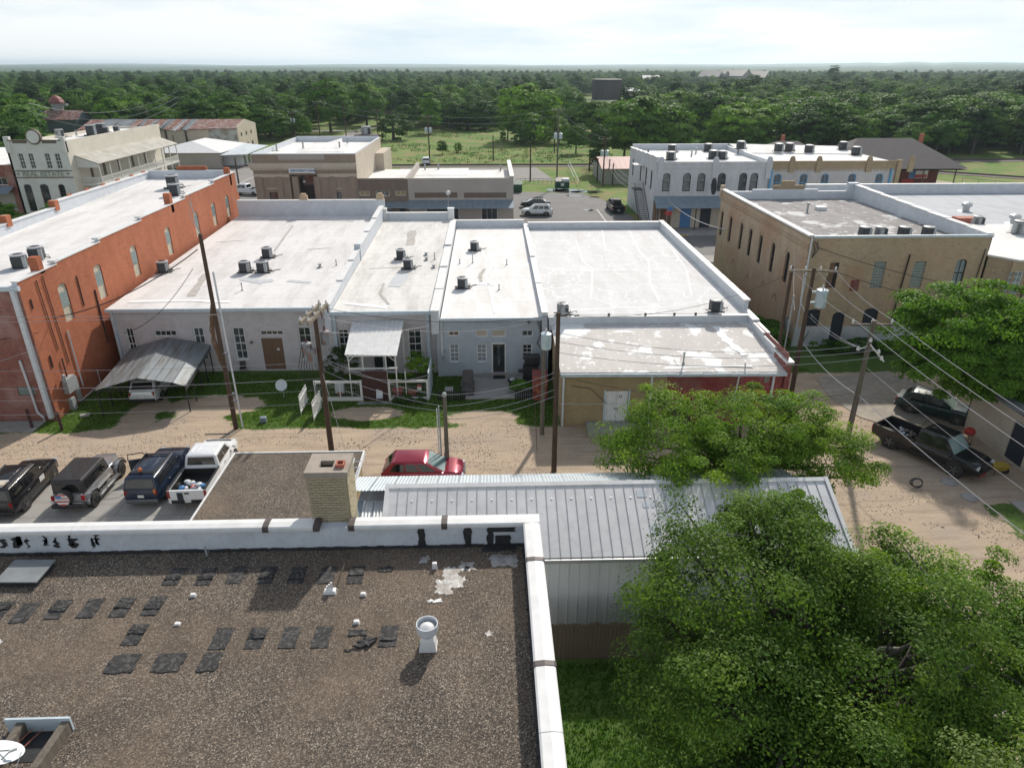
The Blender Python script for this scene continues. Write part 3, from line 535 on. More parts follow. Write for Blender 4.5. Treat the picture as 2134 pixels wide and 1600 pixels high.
# chimney with its courses, one brick each
cx0, cx1, cy0, cy1 = -5.30, -4.18, 16.97, 17.95; CT = 10.42
ch = MB().box(cx0, cx1, cy0, cy1, 0, CT).build('chimney', 'mortar', T)
nc = 18; hh = (CT - 8.85) / nc
for r_ in range(nc):
    z = 8.85 + hh * (r_ + .5); off = (r_ % 2) * .5
    for i in range(-1, 6):
        a = max(cx0, cx0 + (i + off) * .22); b = min(cx1, cx0 + (i + 1 + off) * .22)
        if b - a < .05: continue
        piece('brick', rnd.choice(['chimbrick', 'chimbrick', 'chimbrick2']), ch, ((a + b) / 2, cy0 - rnd.uniform(.006, .014), z), (b - a - .014, .03, hh - .016))
        if i < 5 and r_ % 2 == 0 or i < 4:
            a2 = max(cy0, cy0 + (i + off) * .24); b2 = min(cy1, cy0 + (i + 1 + off) * .24)
            if b2 - a2 > .05 and r_ * 10 + i < 230: piece('brick', 'chimbrick', ch, (cx1 + rnd.uniform(.004, .012), (a2 + b2) / 2, z), (.03, b2 - a2 - .014, hh - .016))
            if b2 - a2 > .05 and r_ > 11: piece('brick', 'chimbrick', ch, (cx0 - .008, (a2 + b2) / 2, z), (.03, b2 - a2 - .014, hh - .016))
cm = MB()
for bx_ in ((cx0 - .05, cx1 + .05, cy0 - .05, 17.22), (cx0 - .05, -5.0, 17.22, 17.58), (-4.6, cx1 + .05, 17.22, 17.58), (cx0 - .05, cx1 + .05, 17.58, cy1 + .05)): cm.box(*bx_, CT, CT + .16)
cm.build('chimney_cap', 'chimcap', ch); MB().box(-5.0, -4.6, 17.22, 17.58, CT + .001, CT + .01).build('flue', 'black', ch)
cm = MB(); [cm.box(*b, CT + .16, CT + .27) for b in ((-4.5, -4.26, 17.15, 17.19), (-4.5, -4.26, 17.38, 17.42), (-4.5, -4.46, 17.19, 17.38), (-4.3, -4.26, 17.19, 17.38))]; cm.build('flue_pot', 'redpot', ch)

# ---- low gravel-roofed building beyond it
T = thing('low_gravel_roofed_building', 'low building with flat brown gravel roof beside the parked cars', 'building', (-9, 26, 0))
MB().box(-12.42, -6.3, 20, 29.45, 3.9, 4.0).build('roof', 'gravel', T)
MB().box(-12.3, -6.4, 20.1, 29.3, 0, 3.9).build('wall', 'goldbrick', T); e = MB(); e.box(-12.5, -12.42, 20, 29.53, 3.8, 4.04).box(-12.42, -6.22, 29.45, 29.53, 3.8, 4.04).box(-6.3, -6.22, 20, 29.45, 3.8, 4.04); e.build('edge_trim', 'cap', T)
MB().lathe((-7.4, 28.6, 4), [(.14, 0), (.14, .3), (.2, .34), (.2, .42)], 10).build('vent_pipe', 'tar', T)

# ---- long metal shed
T = thing('long_metal_building', 'long grey metal building with standing seam roof below the trees', 'building', (5, 23, 0))
def zr(y): return 3.62 + (y - 21.7) / 3.0 * 1.38
X0, X1, nP = -4.35, 14.0, 45
for i in range(nP):
    a = X0 + (X1 - X0) * i / nP; b = a + (X1 - X0) / nP - .008
    MB().prism([(a, 21.68, zr(21.68)), (b, 21.68, zr(21.68)), (b, 24.7, zr(24.7)), (a, 24.7, zr(24.7))], (0, 0, .03)).build('roof_panel', 'tan_panel', T)
    MB().prism([(b - .012, 21.67, zr(21.67)), (b + .010, 21.67, zr(21.67)), (b + .010, 24.7, zr(24.7)), (b - .012, 24.7, zr(24.7))], (0, 0, .065)).build('seam', 'seam', T)
MB().prism([(X0, 24.62, zr(24.62) + .02), (X1, 24.62, zr(24.62) + .02), (X1, 24.8, zr(24.62) + .1), (X0, 24.8, zr(24.62) + .1)], (0, 0, .06)).build('ridge_cap', 'cap', T)
e = MB(); e.prism([(X1, 21.6, zr(21.6) - .1), (X1 + .16, 21.6, zr(21.6) - .1), (X1 + .16, 24.8, zr(24.8) - .1), (X1, 24.8, zr(24.8) - .1)], (0, 0, .2)); e.prism([(X0 - .16, 21.6, zr(21.6) - .1), (X0, 21.6, zr(21.6) - .1), (X0, 24.8, zr(24.8) - .1), (X0 - .16, 24.8, zr(24.8) - .1)], (0, 0, .2)); e.build('edge_trim', 'cap', T)
MB().prism([(X1 + .16, 21.4, zr(21.4) - .25), (X1 + .75, 21.4, zr(21.4) - .6), (X1 + .75, 22.3, zr(22.3) - .75), (X1 + .16, 22.3, zr(22.3) - .3)], (0, 0, .06)).build('hood', 'cap', T)
MB().box(X0 + .1, X1 - .05, 21.85, 24.75, 0, 3.55).build('wall', 'wallpanel', T)
for i in range(46):
    a = X0 + .1 + i * .398; MB().box(a, a + .375, 21.80, 21.85, 0, 3.5).build('wall_panel', 'wallpanel', T)
    if i % 1 == 0: MB().box(a + .375, a + .398, 21.77, 21.85, 0, 3.5).build('rib', 'wallpanel', T)
MB().box(X0, X1, 21.56, 21.68, 3.44, 3.6).build('gutter', 'seam', T)
for x, y, ww, d in ((1335, 1046, .4, .3), (1310, 1032, .2, .25), (1345, 1060, .25, .2), (1368, 1091, .42, .35), (1359, 1060, .14, .2), (1430, 1058, .22, .15)):
    p = G(x, y, 4.4); z = zr(p.y) + .045; MB().prism([(p.x - ww / 2, p.y - d / 2, zr(p.y - d / 2) + .035), (p.x + ww / 2, p.y - d / 2, zr(p.y - d / 2) + .035), (p.x + ww / 2, p.y + d / 2, zr(p.y + d / 2) + .035), (p.x - ww / 2, p.y + d / 2, zr(p.y + d / 2) + .035)], (0, 0, .012)).build('roof_patch', 'lightsheet', T)
for k in range(20):
    x = -3.4 + k * .82; y = 24.05; MB().box(x, x + .07, y, y + .07, zr(y) + .03, zr(y) + .06).build('roof_patch', 'cap', T)
def corr(name, m, T, x0, x1, y0, y1, z0, z1, pitch=.11, amp=.02, alongx=False):
    "corrugated sheet, ridges running y0->y1 (or x0->x1 if alongx)"
    mb = MB(); n = int(((y1 - y0) if alongx else (x1 - x0)) / pitch * 2); top = []; bot = []
    for i in range(n + 1):
        u = i / n; h = amp * (1 if i % 2 else -1)
        if alongx: y = y0 + (y1 - y0) * u; zz = z0 + (z1 - z0) * u + h; top += [(x0, y, zz), (x1, y, zz)]
        else: x = x0 + (x1 - x0) * u; top += [(x, y0, z0 + h), (x, y1, z1 + h)]
    k = len(top); mb.add(top + [(p[0], p[1], p[2] - .025) for p in top], [(2 * i, 2 * i + 1, 2 * i + 3, 2 * i + 2) for i in range(n)] + [(k + 2 * i, k + 2 * i + 2, k + 2 * i + 3, k + 2 * i + 1) for i in range(n)])
    return mb.build(name, m, T)
for i in range(14): corr('roof_sheet', 'lightsheet', T, -6.2 + i * .93, -6.2 + (i + 1) * .93 - .004, 24.85, 27.45, zr(24.7) + .0 - .62 + .4, 3.85, .14, .014)
corr('roof_sheet', 'lightsheet', T, 6.9, 13.2, 24.85, 27.0, 4.78, 4.2, .14, .014)
MB().box(-5.9, 13, 24.9, 27.4, 0, 3.8).build('rear_wall', 'wallpanel', T)
for i in range(3): corr('roof_sheet', 'awning_blue' if i == 0 else 'galv', T, -6.0 + i * .48, -5.53 + i * .48, 21.9, 24.75, 3.6, 4.35, .12, .016)

# ---- wooden fence below the metal building
T = thing('board_fence', 'tall weathered wooden board fence below the metal wall', 'fence', (5, 20.1, 0))
x = 1.5
while x < 17.5:
    ww = .135 + rnd.uniform(-.01, .01); hz_ = 1.8 + rnd.uniform(-.05, .05); piece('board', 'wood', T, (x + ww / 2, 20.07 + rnd.uniform(-.01, .01), hz_ / 2), (ww, .022, hz_), rnd.uniform(-.02, .02)); x += ww + .012
for z in (.4, 1.4): piece('rail', 'wood', T, (9.5, 20.12, z), (16, .06, .09))
for k in range(8): piece('post', 'wood', T, (1.6 + k * 2.25, 20.2, .85), (.1, .1, 1.7))

# ---- red brick hall on the left
XR = -28.2; XL0 = -37.4
T = thing('red_brick_hall', 'long two-storey orange red brick building with white roof at the left', 'building', (-34, 60, 0))
W = Wall('+x', XR); hl = []
for w4 in [(125, 590, 150, 668), (203, 550, 215, 620), (273, 513, 292, 575), (345, 475, 360, 528), (404, 443, 418, 492), (440, 425, 453, 465), (470, 407, 480, 450)]:
    a = atX(w4[0], w4[1], XR); b = atX(w4[2], w4[3], XR); y = (a.y + b.y) / 2; hl.append((y - .5, y + .5, 5.45 + (y - 45) * .02, 8.0 + (y - 45) * .012, .3))
mb = MB(); W.face(mb, 41, 80.5, 0, 8.9, hl, .1)
steps = [(41, 45.2, 9.25), (45.2, 50.8, 9.4), (50.8, 57.5, 9.6), (57.5, 66.5, 9.8), (66.5, 74, 10.0), (74, 80.5, 10.25)]
for a, b, z in steps: W.face(mb, a, b, 8.9, z)
mb.build('wall', 'redbrick', T)
mb = MB(); Wall('-y', 41).face(mb, -37.7, XR, 0, 8.9, [(-31.9, -30.3, 3.6, 7.4), (-30.2, -29.1, 1.85, 2.45)], .1); mb.build('rear_wall', 'redbrick_back', T)
M['paleblock'] = mat('cream_infill', (.52, .47, .36), (.44, .40, .31), 2.5, rough=.9, fine=(.30, .26, .2), fscale=6, famt=.3)
for h in hl:
    o = W.panel(T, 'blocked_window', 'paleblock', (h[0], h[1], h[2], h[3]), .085, .03)
    mb = MB(); zz = h[2] + 1.0; W.bx(mb, h[0] + .06, h[1] - .06, zz, zz + 1.0, .06, .09); g_ = mb.build('glass_block_panel', 'mortar', o)
    for i in range(4):
        for j in range(5): piece('glass_block', 'glassblock', g_ if False else o, W.P(h[0] + .06 + (i + .5) * .22, zz + (j + .5) * .2, .055), (.03, .2, .18))
Wb = Wall('-y', 41); mb = MB(); Wb.bx(mb, -31.9, -30.3, 3.6, 7.4, .09, .12); o = mb.build('blocked_window', 'redbrick_back', T)
mb = MB(); Wb.bx(mb, -31.85, -30.35, 5.3, 6.4, .07, .1); mb.build('glass_block_panel', 'glassblock', o)
mb = MB(); Wb.bx(mb, -30.2, -29.1, 1.85, 2.45, .09, .12); o = mb.build('vent_window', 'mortar', T)
for i in range(6):
    for j in range(3): piece('glass_block', 'glassblock', o, Wb.P(-30.1 + i * .18, 1.95 + j * .2, .08), (.16, .04, .17))
Wb.panel(T, 'door', 'awning_blue', (-33.6, -32.2, 0.1, 2.3), -.03, .05)
MB().prism([(XL0, 41.1, 8.6), (XR - .33, 41.1, 8.6), (XR - .33, 80.2, 9.55), (XL0, 80.2, 9.55)], (0, 0, .12)).build('roof', 'roofA', T)
mb = MB()
for a, b, z in steps: mb.box(XR - .32, XR - .001, a, b, 8.7, z - .001)
mb.build('parapet', 'parapet', T)
for a, b, z in steps:
    n = max(1, int((b - a) / 2.4))
    for k in range(n): p0 = a + (b - a) * k / n; p1 = a + (b - a) * (k + 1) / n; MB().box(XR - .38, XR + .05, p0 + .01, p1 - .01, z, z + .07).build('coping', 'cap', T)
    if a > 45: MB().box(XR - .4, XR + .07, a - .25, a + .25, z + .0, z + .16).build('coping', 'cap', T)
for y, hh_ in ((43.6, 10.15), (63.6, 10.75), (79.0, 10.95)): MB().box(XR - .55, XR - .0, y - .25, y + .25, 9.1, hh_).build('brick_pier', 'redbrick', T)
# street parapet and far left parapet with its piers
XL = -37.4
MB().box(XL, XR - .33, 80.2, 80.5, 8, 10.5).build('front_parapet', 'parapet', T); MB().box(XL + 3, XR - 3, 80.5, 80.8, 8, 10.9).box(XL, XR, 80.5, 80.8, 0, 8.1).build('front_wall', 'redbrick', T)
MB().box(XL - .3, XL, 41, 62, 0, 9.85).box(XL - .3, XL, 62.0, 80.5, 0, 10.3).build('far_parapet', 'parapet', T)
MB().box(XL - .4, XL + .08, 41, 61.9, 9.85, 9.92).box(XL - .4, XL + .08, 61.95, 80.5, 10.3, 10.38).build('far_coping', 'cap', T)
for px, py in ((50, 440), (115, 415), (158, 402), (187, 385), (214, 378), (240, 372), (268, 365), (295, 359), (322, 354)):
    y = {50: 48.5, 115: 55.5, 158: 62.1, 187: 65, 214: 68, 240: 71, 268: 74, 295: 77, 322: 79.8}[px]; MB().box(XL - .45, XL + (.1 if y < 62.5 else -.28), y - .3, y + .3, 9.6, (10.45 if y < 62.5 else 10.5)).build('brick_pier', 'redbrick', T)
e = MB(); e.box(-37.7, XR + .05, 40.86, 41.08, 8.75, 9.02); e.build('gutter', 'trim2', T)
e = MB(); e.box(XR - .42, XR - .16, 40.72, 40.98, .3, 8.8); e.build('downpipe', 'pipe', T)
MB().path([(-29.4, 40.9, 4.3), (-29.3, 40.9, .7), (-29.0, 40.85, .35), (-29.0, 40.85, 0)], .075, 8).build('downpipe', 'pipe', T)
MB().path([(XR + .08, 44.3, 5.0), (XR + .08, 44.3, 1.0)], .05, 6).build('conduit', 'pipe', T)
e = MB(); e.path([(XR + .05, 46.9, 8.0), (XR + .05, 46.9, 5.9)], .04, 5); e.path([(XR + .05, 48.6, 6.5), (XR + .05, 48.55, 2.5)], .05, 5); e.path([(XR + .05, 43.4, 9), (XR + .05, 43.6, 3.0)], .03, 4); e.path([(XR + .05, 42.7, 8.9), (XR + .05, 42.9, 4.2)], .03, 4); e.path([(XR + .04, 41.7, 8), (XR + .04, 41.7, 7.4)], .05, 4); e.path([(XR + .04, 41.9, 4.2), (XR + .04, 41.9, 3.4)], .06, 4); e.build('cable_run', 'wire_d', T)
M['meter'] = mat('meter_box_grey', (.34, .36, .36), None, 8, rough=.6)
e = MB(); e.box(XR + .02, XR + .35, 42.3, 43.3, 1.3, 2.3).box(XR + .02, XR + .3, 42.4, 42.8, 0, .9).box(XR + .02, XR + .2, 43.4, 43.7, .2, 2.0).lathe((XR + .3, 42.2, 2.2), [(.13, 0), (.13, .5), (.06, .55)], 8); e.build('meter_boxes', 'meter', T)
MB().path([(XR + .1, 42.9, 3.6), (XR + .1, 42.9, 2.3)], .045, 5).build('conduit', 'wire_d', T)
MB().path([(XR + .1, 46.3, 1.3), (XR + .1, 46.3, 0.25), (XR + .1, 43.6, .2)], .04, 5).build('conduit', 'pipe', T)

# ---- party wall of stepped white blocks
def stepped(T, name, x0, x1, segs, m='parapet'):
    for a, b, z0, z1 in segs:
        MB().prism([(x0, a, 3.5), (x0, b, 3.5), (x0, b, z1), (x0, a, z0)], (x1 - x0, 0, 0)).build(name, m, T)
        MB().prism([(x0 - .05, a + .01, z0), (x0 - .05, b - .01, z1), (x0 - .05, b - .01, z1 + .07), (x0 - .05, a + .01, z0 + .07)], (x1 - x0 + .1, 0, 0)).build('coping', 'cap', T)
def flat_roof(T, x0, x1, y0, y1, z0, z1, m, t=.15): return MB().prism([(x0, y0, z0 - t), (x1, y0, z0 - t), (x1, y1, z1 - t), (x0, y1, z1 - t)], (0, 0, t)).build('roof', m, T)
def body(T, x0, x1, y0, y1, z, m, side='parapet'):
    return MB().box(x0, x0 + .05, y0 + .02, y1, 0, z).box(x1 - .05, x1, y0 + .02, y1, 0, z).box(x0, x1, y1 - .05, y1, 0, z).build('side_wall', side, T)

# ---- building A (lilac white)
ya, ax0, ax1 = 48.75, -27.6, -11.95
T = thing('lilac_white_building', 'wide single-storey pale lilac building with white roof, next to the red brick hall', 'building', ((ax0 + ax1) / 2, 60, 0))
W = Wall('-y', ya); HA = [rectY(263, 686, 287, 748, ya), rectY(404, 685, 431, 748, ya), rectY(486, 685, 514, 747, ya), rectY(623, 684, 650, 746, ya)]
HA = [(h[0] - .13, h[1] + .17, h[2] - .08, h[3] + .1) for h in HA]; trA = [rectY(320, 689, 369, 701, ya), rectY(541, 689, 591, 699, ya)]; garage = (*rectY(322, 708, 376, 770, ya)[:2], 0.05, 2.55); dA = (*rectY(544, 706, 598, 776, ya)[:2], .12, 2.65)
mb = MB(); W.face(mb, ax0, ax1, 0, 4.95, HA + trA + [garage, dA], .16)
for h in HA: W.arch(mb, h[0] - .12, h[1] + .12, h[3] + .12, .22)
for h in trA: W.arch(mb, h[0] - .15, h[1] + .15, h[3] + .12, .32)
mb.build('wall', 'stuccoA', T)
for h, g_ in zip(HA, ('glass', 'glass2', 'glass2', 'glass')): W.window(T, h, 2, 4, glass=g_, sill='trim')
for h in trA: W.window(T, h, 4, 1, mid=False, fw=.07)
W.panel(T, 'garage_opening', 'black', garage, .14, .03)
o = W.panel(T, 'door', 'brownwood', dA, .1, .05)
for k in range(2):
    a = dA[0] + (dA[1] - dA[0]) * (k + .5) / 2; piece('door_leaf', 'brownwood', o, W.P(a, (dA[2] + dA[3]) / 2, .085), ((dA[1] - dA[0]) / 2 - .03, .05, dA[3] - dA[2] - .05))
piece('notice', 'plate', o, W.P(dA[0] + 1.15, 1.75, .04), (.2, .01, .16)); piece('handle', 'rim', o, W.P(dA[0] + 1.1, 1.2, .03), (.05, .06, .18))
flat_roof(T, ax0 - .1, ax1, ya - .25, 78, 5.08, 5.92, 'roofA'); body(T, ax0, ax1, ya, 78, 4.9, None, 'stuccoA')
for i in range(13): e = MB(); e.box(ax0 - .1 + i * 1.2, ax0 - .1 + i * 1.2 + 1.19, ya - .42, ya - .25, 4.86, 5.10); e.build('gutter', 'trim2', T)
for x in (ax0 + .15, ax1 + .05, -20.4): 
    if x != -20.4: MB().box(x - .09, x + .09, ya - .2, ya - .02, .1, 4.9).build('downpipe', 'trim2', T)
MB().box(ax0, ax1 + .35, 78, 78.3, 0, 7.55).build('front_parapet', 'parapet', T)
for k in range(6): a = ax0 + k * 2.667; MB().box(a, a + 2.65, 77.95, 78.4, 7.55, 7.63).build('coping', 'cap', T)
for x in (-20.3, -12.0): MB().box(x - .45, x + .35, 78.0, 78.4, 7.63, 8.1).box(x - .3, x + .2, 78.02, 78.38, 8.1, 8.3).build('brick_finial', 'tanbrick', T)
W2 = [(265, 720)]
for px, py in ((351, 711), (383, 711), (568, 712)):
    p = atY(px if px != 568 else 525, py, ya); MB().ball((p.x, ya - .12, p.z), (.1, .12, .13), 8, 5).build('wall_lamp', 'black' if px != 568 else 'rim', T)
# ---- building B
bx0, bx1, yb = -11.95, -4.0, 48.0
T = thing('grey_white_garden_building', 'narrow pale grey building with white roof behind the white framed garden fence', 'building', ((bx0 + bx1) / 2, 60, 0))
W = Wall('-y', yb); HB = [rectY(707, 689, 728, 746, yb), rectY(853, 688, 877, 746, yb)]; dB = (*rectY(776, 740, 826, 785, yb)[:2], .1, 2.3); HB2 = rectY(742, 742, 770, 768, yb)
HB = [(h[0] - .13, h[1] + .15, h[2] - .08, h[3] + .1) for h in HB]; mb = MB(); W.face(mb, bx0, bx1, 0, 4.85, HB + [dB], .16)
for h in HB: W.arch(mb, h[0] - .12, h[1] + .12, h[3] + .12, .22)
mb.build('wall', 'stuccoA', T)
for h in HB: W.window(T, h, 2, 4, sill='trim')
o = W.panel(T, 'door', 'trim', dB, .1, .05)
for k in range(2): a = dB[0] + (dB[1] - dB[0]) * (k + .5) / 2; piece('pane', 'glass', o, W.P(a, 1.2, .08), (.62, .03, 1.9))
flat_roof(T, bx0 + .45, bx1, yb - .1, 76.4, 4.95, 5.75, 'roofB'); body(T, bx0, bx1, yb, 76.4, 4.8, None, 'stuccoA')
for i in range(6): e = MB(); e.box(bx0 + .1 + i * 1.3, bx0 + .1 + i * 1.3 + 1.29, yb - .3, yb - .1, 4.70, 4.96); e.build('gutter', 'trim2', T)
for x in (bx0 + .55, bx1 - .65): MB().box(x - .12, x + .12, yb - .2, yb - .02, .1, 4.75).build('downpipe', 'trim2', T)
stepped(T, 'party_wall', bx0, bx0 + .42, [(47.6, 52.6, 5.5, 5.75), (52.6, 57.6, 5.85, 6.05), (57.6, 61.2, 6.15, 6.3), (61.2, 66.2, 6.45, 6.6), (66.2, 71.2, 6.7, 6.85), (71.2, 76.7, 6.95, 7.15)])
MB().box(bx0 - .05, bx0 + .5, 60.9, 61.4, 5, 6.75).build('pier', 'parapet', T)
MB().box(bx0 + .42, bx1 - .6, 76.4, 76.7, 0, 6.45).build('front_parapet', 'parapet', T); MB().box(bx0 + .42, bx1 - .6, 76.35, 76.8, 6.45, 6.52).build('coping', 'cap', T)
for x in (bx0 + .1, bx1 - .6): MB().box(x, x + .65, 76.2, 76.85, 5, 6.9).box(x - .04, x + .69, 76.16, 76.89, 6.9, 6.97).build('corner_pier', 'cap', T)
# ---- building C (blue grey)
cx0_, cx1_, yc = -4.0, 3.95, 47.3
T = thing('blue_grey_building', 'narrow blue grey building with white roof and small concrete patio', 'building', (0, 60, 0))
W = Wall('-y', yc); HC = [rectY(936, 717, 958, 755, yc), rectY(993, 717, 1015, 755, yc), rectY(1088, 717, 1109, 753, yc)]; TC = [rectY(934, 689, 957, 701, yc), rectY(991, 688, 1016, 703, yc), rectY(1025, 688, 1054, 703, yc), rectY(1087, 688, 1111, 702, yc)]
dC = (*rectY(1027, 717, 1052, 786, yc)[:2], .3, rectY(1027, 717, 1052, 786, yc)[3])
mb = MB(); W.face(mb, cx0_, cx1_, 0, 4.5, HC + TC + [dC], .14); W.arch(mb, TC[1][0] - .1, TC[2][1] + .1, TC[1][3] + .12, .42, .09, -.04); mb.build('wall', 'stuccoC', T)
for h, g_ in zip(HC, ('glass3', 'glass3', 'glass')): W.window(T, h, 2, 4, glass=g_, sill='stuccoC')
for h, g_, nx_ in zip(TC, ('brownwood', 'creamwall', 'creamwall', 'glass2'), (2, 1, 1, 2)): W.window(T, h, nx_, 1, glass=g_, mid=False, fw=.08)
o = W.panel(T, 'screen_door', 'darktrim', dC, .06, .06); piece('pane', 'glass', o, W.P((dC[0] + dC[1]) / 2, 1.6, .05), (dC[1] - dC[0] - .2, .02, 1.9)); piece('curtain', 'glass2', o, W.P((dC[0] + dC[1]) / 2, 1.7, .035), (.16, .012, 1.6))
e = MB(); W.bx(e, dC[0] - .09, dC[0], .25, dC[3] + .09, -.03, .1); W.bx(e, dC[1], dC[1] + .09, .25, dC[3] + .09, -.03, .1); W.bx(e, dC[0], dC[1], dC[3], dC[3] + .09, -.03, .1); e.build('door_frame', 'trim', T)
MB().box(-2.2, 3.2, 47.0, 47.29, 0, .28).build('plinth', 'concrete', T); MB().box(dC[0], dC[1], 46.6, 47.0, 0, .2).build('door_step', 'black', T)
flat_roof(T, cx0_ + .35, cx1_ - .3, yc - .15, 75.6, 4.62, 5.05, 'roofC'); body(T, cx0_, cx1_, yc, 75.6, 4.45, None, 'stuccoC')
e = MB(); e.box(cx0_ + .3, cx1_ - .2, yc - .32, yc - .15, 4.42, 4.63); e.build('gutter', 'trim2', T)
stepped(T, 'party_wall', cx0_ - .3, cx0_ + .25, [(46.9, 52.0, 5.2, 5.25), (52.0, 58, 5.3, 5.35), (58, 65, 5.45, 5.5), (65, 76.2, 5.65, 5.75)])
stepped(T, 'party_wall', cx1_ - .35, cx1_ + .0, [(46.9, 54, 5.0, 5.05), (54, 62, 5.1, 5.15), (62, 76, 5.25, 5.3)])
MB().box(cx0_ + .25, cx1_ - .35, 75.6, 75.9, 0, 5.75).build('front_parapet', 'parapet', T); MB().box(cx0_ + .25, cx1_ - .35, 75.55, 76.0, 5.75, 5.82).build('coping', 'cap', T)
MB().box(cx0_ + .3, cx0_ + .45, yc - .15, yc - .01, 1.8, 4.3).build('conduit', 'pipe', T); p = atY(924, 735, yc); MB().box(p.x - .1, p.x + .12, yc - .12, yc - .01, p.z - .1, p.z + .25).box(p.x - .12, p.x + .1, yc - .12, yc - .01, p.z - .55, p.z - .3).build('meter_box', 'meter', T)
e = MB()
for k in range(7): e.path([(3.5 + .3 * math.sin(k), yc - .06 - .03 * k, 4.4), (3.6 + .15 * math.sin(k * 2), yc - .1, 3.4), (3.45 + .2 * math.cos(k * 3), yc - .08, 2.6), (3.7, yc - .1, 2.0)], .018, 4)
e.build('cable_bundle', 'wire_d', T); p = atY(1102, 670, yc); MB().box(p.x - .08, p.x + .08, yc - .3, yc - .02, p.z - .08, p.z + .08).build('security_camera', 'black', T)
# ---- building D: high white part, low beige part, tan and red back wall
T = thing('white_roofed_store', 'widest flat white roofed building with low beige rear roof and tan brick back wall', 'building', (11, 58, 0))
D0, D1 = 3.98, 18.2
flat_roof(T, D0 + .02, D1, 46.5, 74.6, 4.85, 5.0, 'roofD'); mb = MB().box(D0, D1, 46.3, 46.5, 3.9, 4.9); mb.build('upper_wall', 'parapet', T)
MB().box(D0, D1 - .1, 46.2, 46.55, 4.87, 4.95).build('edge_trim', 'cap', T)
MB().prism([(D0 + .2, 39.0, 3.75), (D1, 39.0, 3.62), (D1, 46.3, 4.25), (D0 + .2, 46.3, 4.25)], (0, 0, .12)).build('low_roof', 'roofE', T)
ROOFS = [(4.3, 43.5, 1.7, .25)]
yd = 39.25; W = Wall('-y', yd); ddr = (*rectY(1262, 822, 1305, 884, yd)[:2], .15, 2.45)
mb = MB(); W.face(mb, D0 + .35, 10.9, 0, 3.68, [ddr], .12); mb.build('wall', 'goldbrick', T)
mb = MB(); W.face(mb, 10.9, 15.6, 0, 3.66); mb.build('red_brick_wall', 'worn_red', T)
mb = MB(); W.face(mb, 15.6, 18.35, 0, 3.62); mb.build('red_wall', mat('faded_red_paint', (.33, .05, .06), (.25, .07, .06), .9, rough=.85, fine=(.40, .2, .2), fscale=3, famt=.4), T)
mb = MB()
for i in range(14): W.bx(mb, 15.75 + i * .19, 15.76 + i * .19 + .02, .1, 2.35, -.03, .01)
mb.build('batten', 'red', T)
MB().box(D0 + .35, D0 + .4, yd, 46.3, 0, 3.8).build('side_wall', 'goldbrick', T); MB().box(D1 + .1, D1 + .15, yd, 74.6, 0, 4.8).build('side_wall', 'worn_red', T)
MB().box(D0, D0 + .05, 46.3, 74.6, 0, 4.8).build('side_wall', 'stuccoC', T)
o = W.panel(T, 'double_door', 'trim', (ddr[0], ddr[1], ddr[2], ddr[3]), .08, .04)
for k in range(2): a = ddr[0] + (ddr[1] - ddr[0]) * (k + .5) / 2; piece('door_leaf', 'cap', o, W.P(a, 1.3, .06), ((ddr[1] - ddr[0]) / 2 - .025, .05, 2.24))
text_part('22', .26, W.P(ddr[0] + .95, 2.05, .03), 'darktrim', o, 'number'); piece('handle', 'black', o, W.P((ddr[0] + ddr[1]) / 2 + .08, 1.2, .02), (.06, .05, .09)); piece('handle', 'black', o, W.P((ddr[0] + ddr[1]) / 2 - .08, 1.2, .02), (.06, .05, .09))
e = MB(); W.bx(e, ddr[0] - .1, ddr[0], .1, 2.55, -.04, .1); W.bx(e, ddr[1], ddr[1] + .1, .1, 2.55, -.04, .1); e.build('door_frame', 'trim2', T)
for i in range(8): MB().box(D0 + .2 + i * 1.76, D0 + .2 + i * 1.76 + 1.75, 38.86, 39.02, 3.6 - .016 * i, 3.8 - .016 * i).build('gutter', 'trim2', T)
for x in (D0 + .42, 9.9, 17.55): MB().box(x - .06, x + .06, 39.06, 39.2, .1, 3.6).build('downpipe', 'pipe', T)
MB().path([(15.6, 39.1, 4.3), (15.6, 38.95, 3.75), (15.3, 39.0, 3.4), (15.2, 39.1, 1.2)], .05, 6).build('downpipe', 'pipe', T)
mb = MB(); W.bx(mb, 17.0, 17.35, 2.9, 3.35, -.03, .01); mb.build('small_vent', 'rim', T); mb = MB(); W.bx(mb, 15.9, 16.3, .6, 1.1, -.02, .01); mb.build('notice', 'plate', T)
p = atY(1160, 0, yd); pl = MB().box(5.9, 9.4, 37.7, 39.2, 0, .35).build('loading_step', 'concrete', T)
MB().path([(4.9, 39.1, 2.9), (6.1, 39.1, 2.7), (7.2, 39.1, 1.6)], .02, 4).build('loose_cable', 'wire_d', T)
# right-hand parapet: overlapping coping slabs
ns = 17
for i in range(ns):
    a = 39.0 + (75 - 39.0) * i / ns; b = 39.0 + (75 - 39.0) * (i + 1) / ns; zb = 4.25 + (a - 39) * .085 if a < 46.3 else 5.55 + (a - 46.3) * .004
    zb = min(zb, 5.7); MB().box(D1, D1 + .32, a, b, 0 if a < 46 else 3.5, zb).build('parapet', 'worn_red' if a < 40 else 'parapet', T)
    MB().prism([(D1 - .06, a - .03, zb + .02), (D1 - .06, b, zb + .05), (D1 - .06, b, zb + .17), (D1 - .06, a - .03, zb + .14)], (.48, 0, 0)).build('coping', 'cap', T)
MB().box(D0, D1 + .3, 74.7, 75.0, 0, 5.65).build('front_parapet', 'parapet', T)
for k in range(5): a = D0 + k * 2.9; MB().box(a, a + 2.88, 74.62, 75.08, 5.65, 5.73).build('coping', 'cap', T)
for x, y in ((1270, 659), (1347, 659), (1408, 659), (1453, 659)): p = G(x, y, 4.97); MB().box(p.x - .07, p.x + .07, 46.35, 46.48, 4.95, 5.12).build('pipe_support', 'black', T)
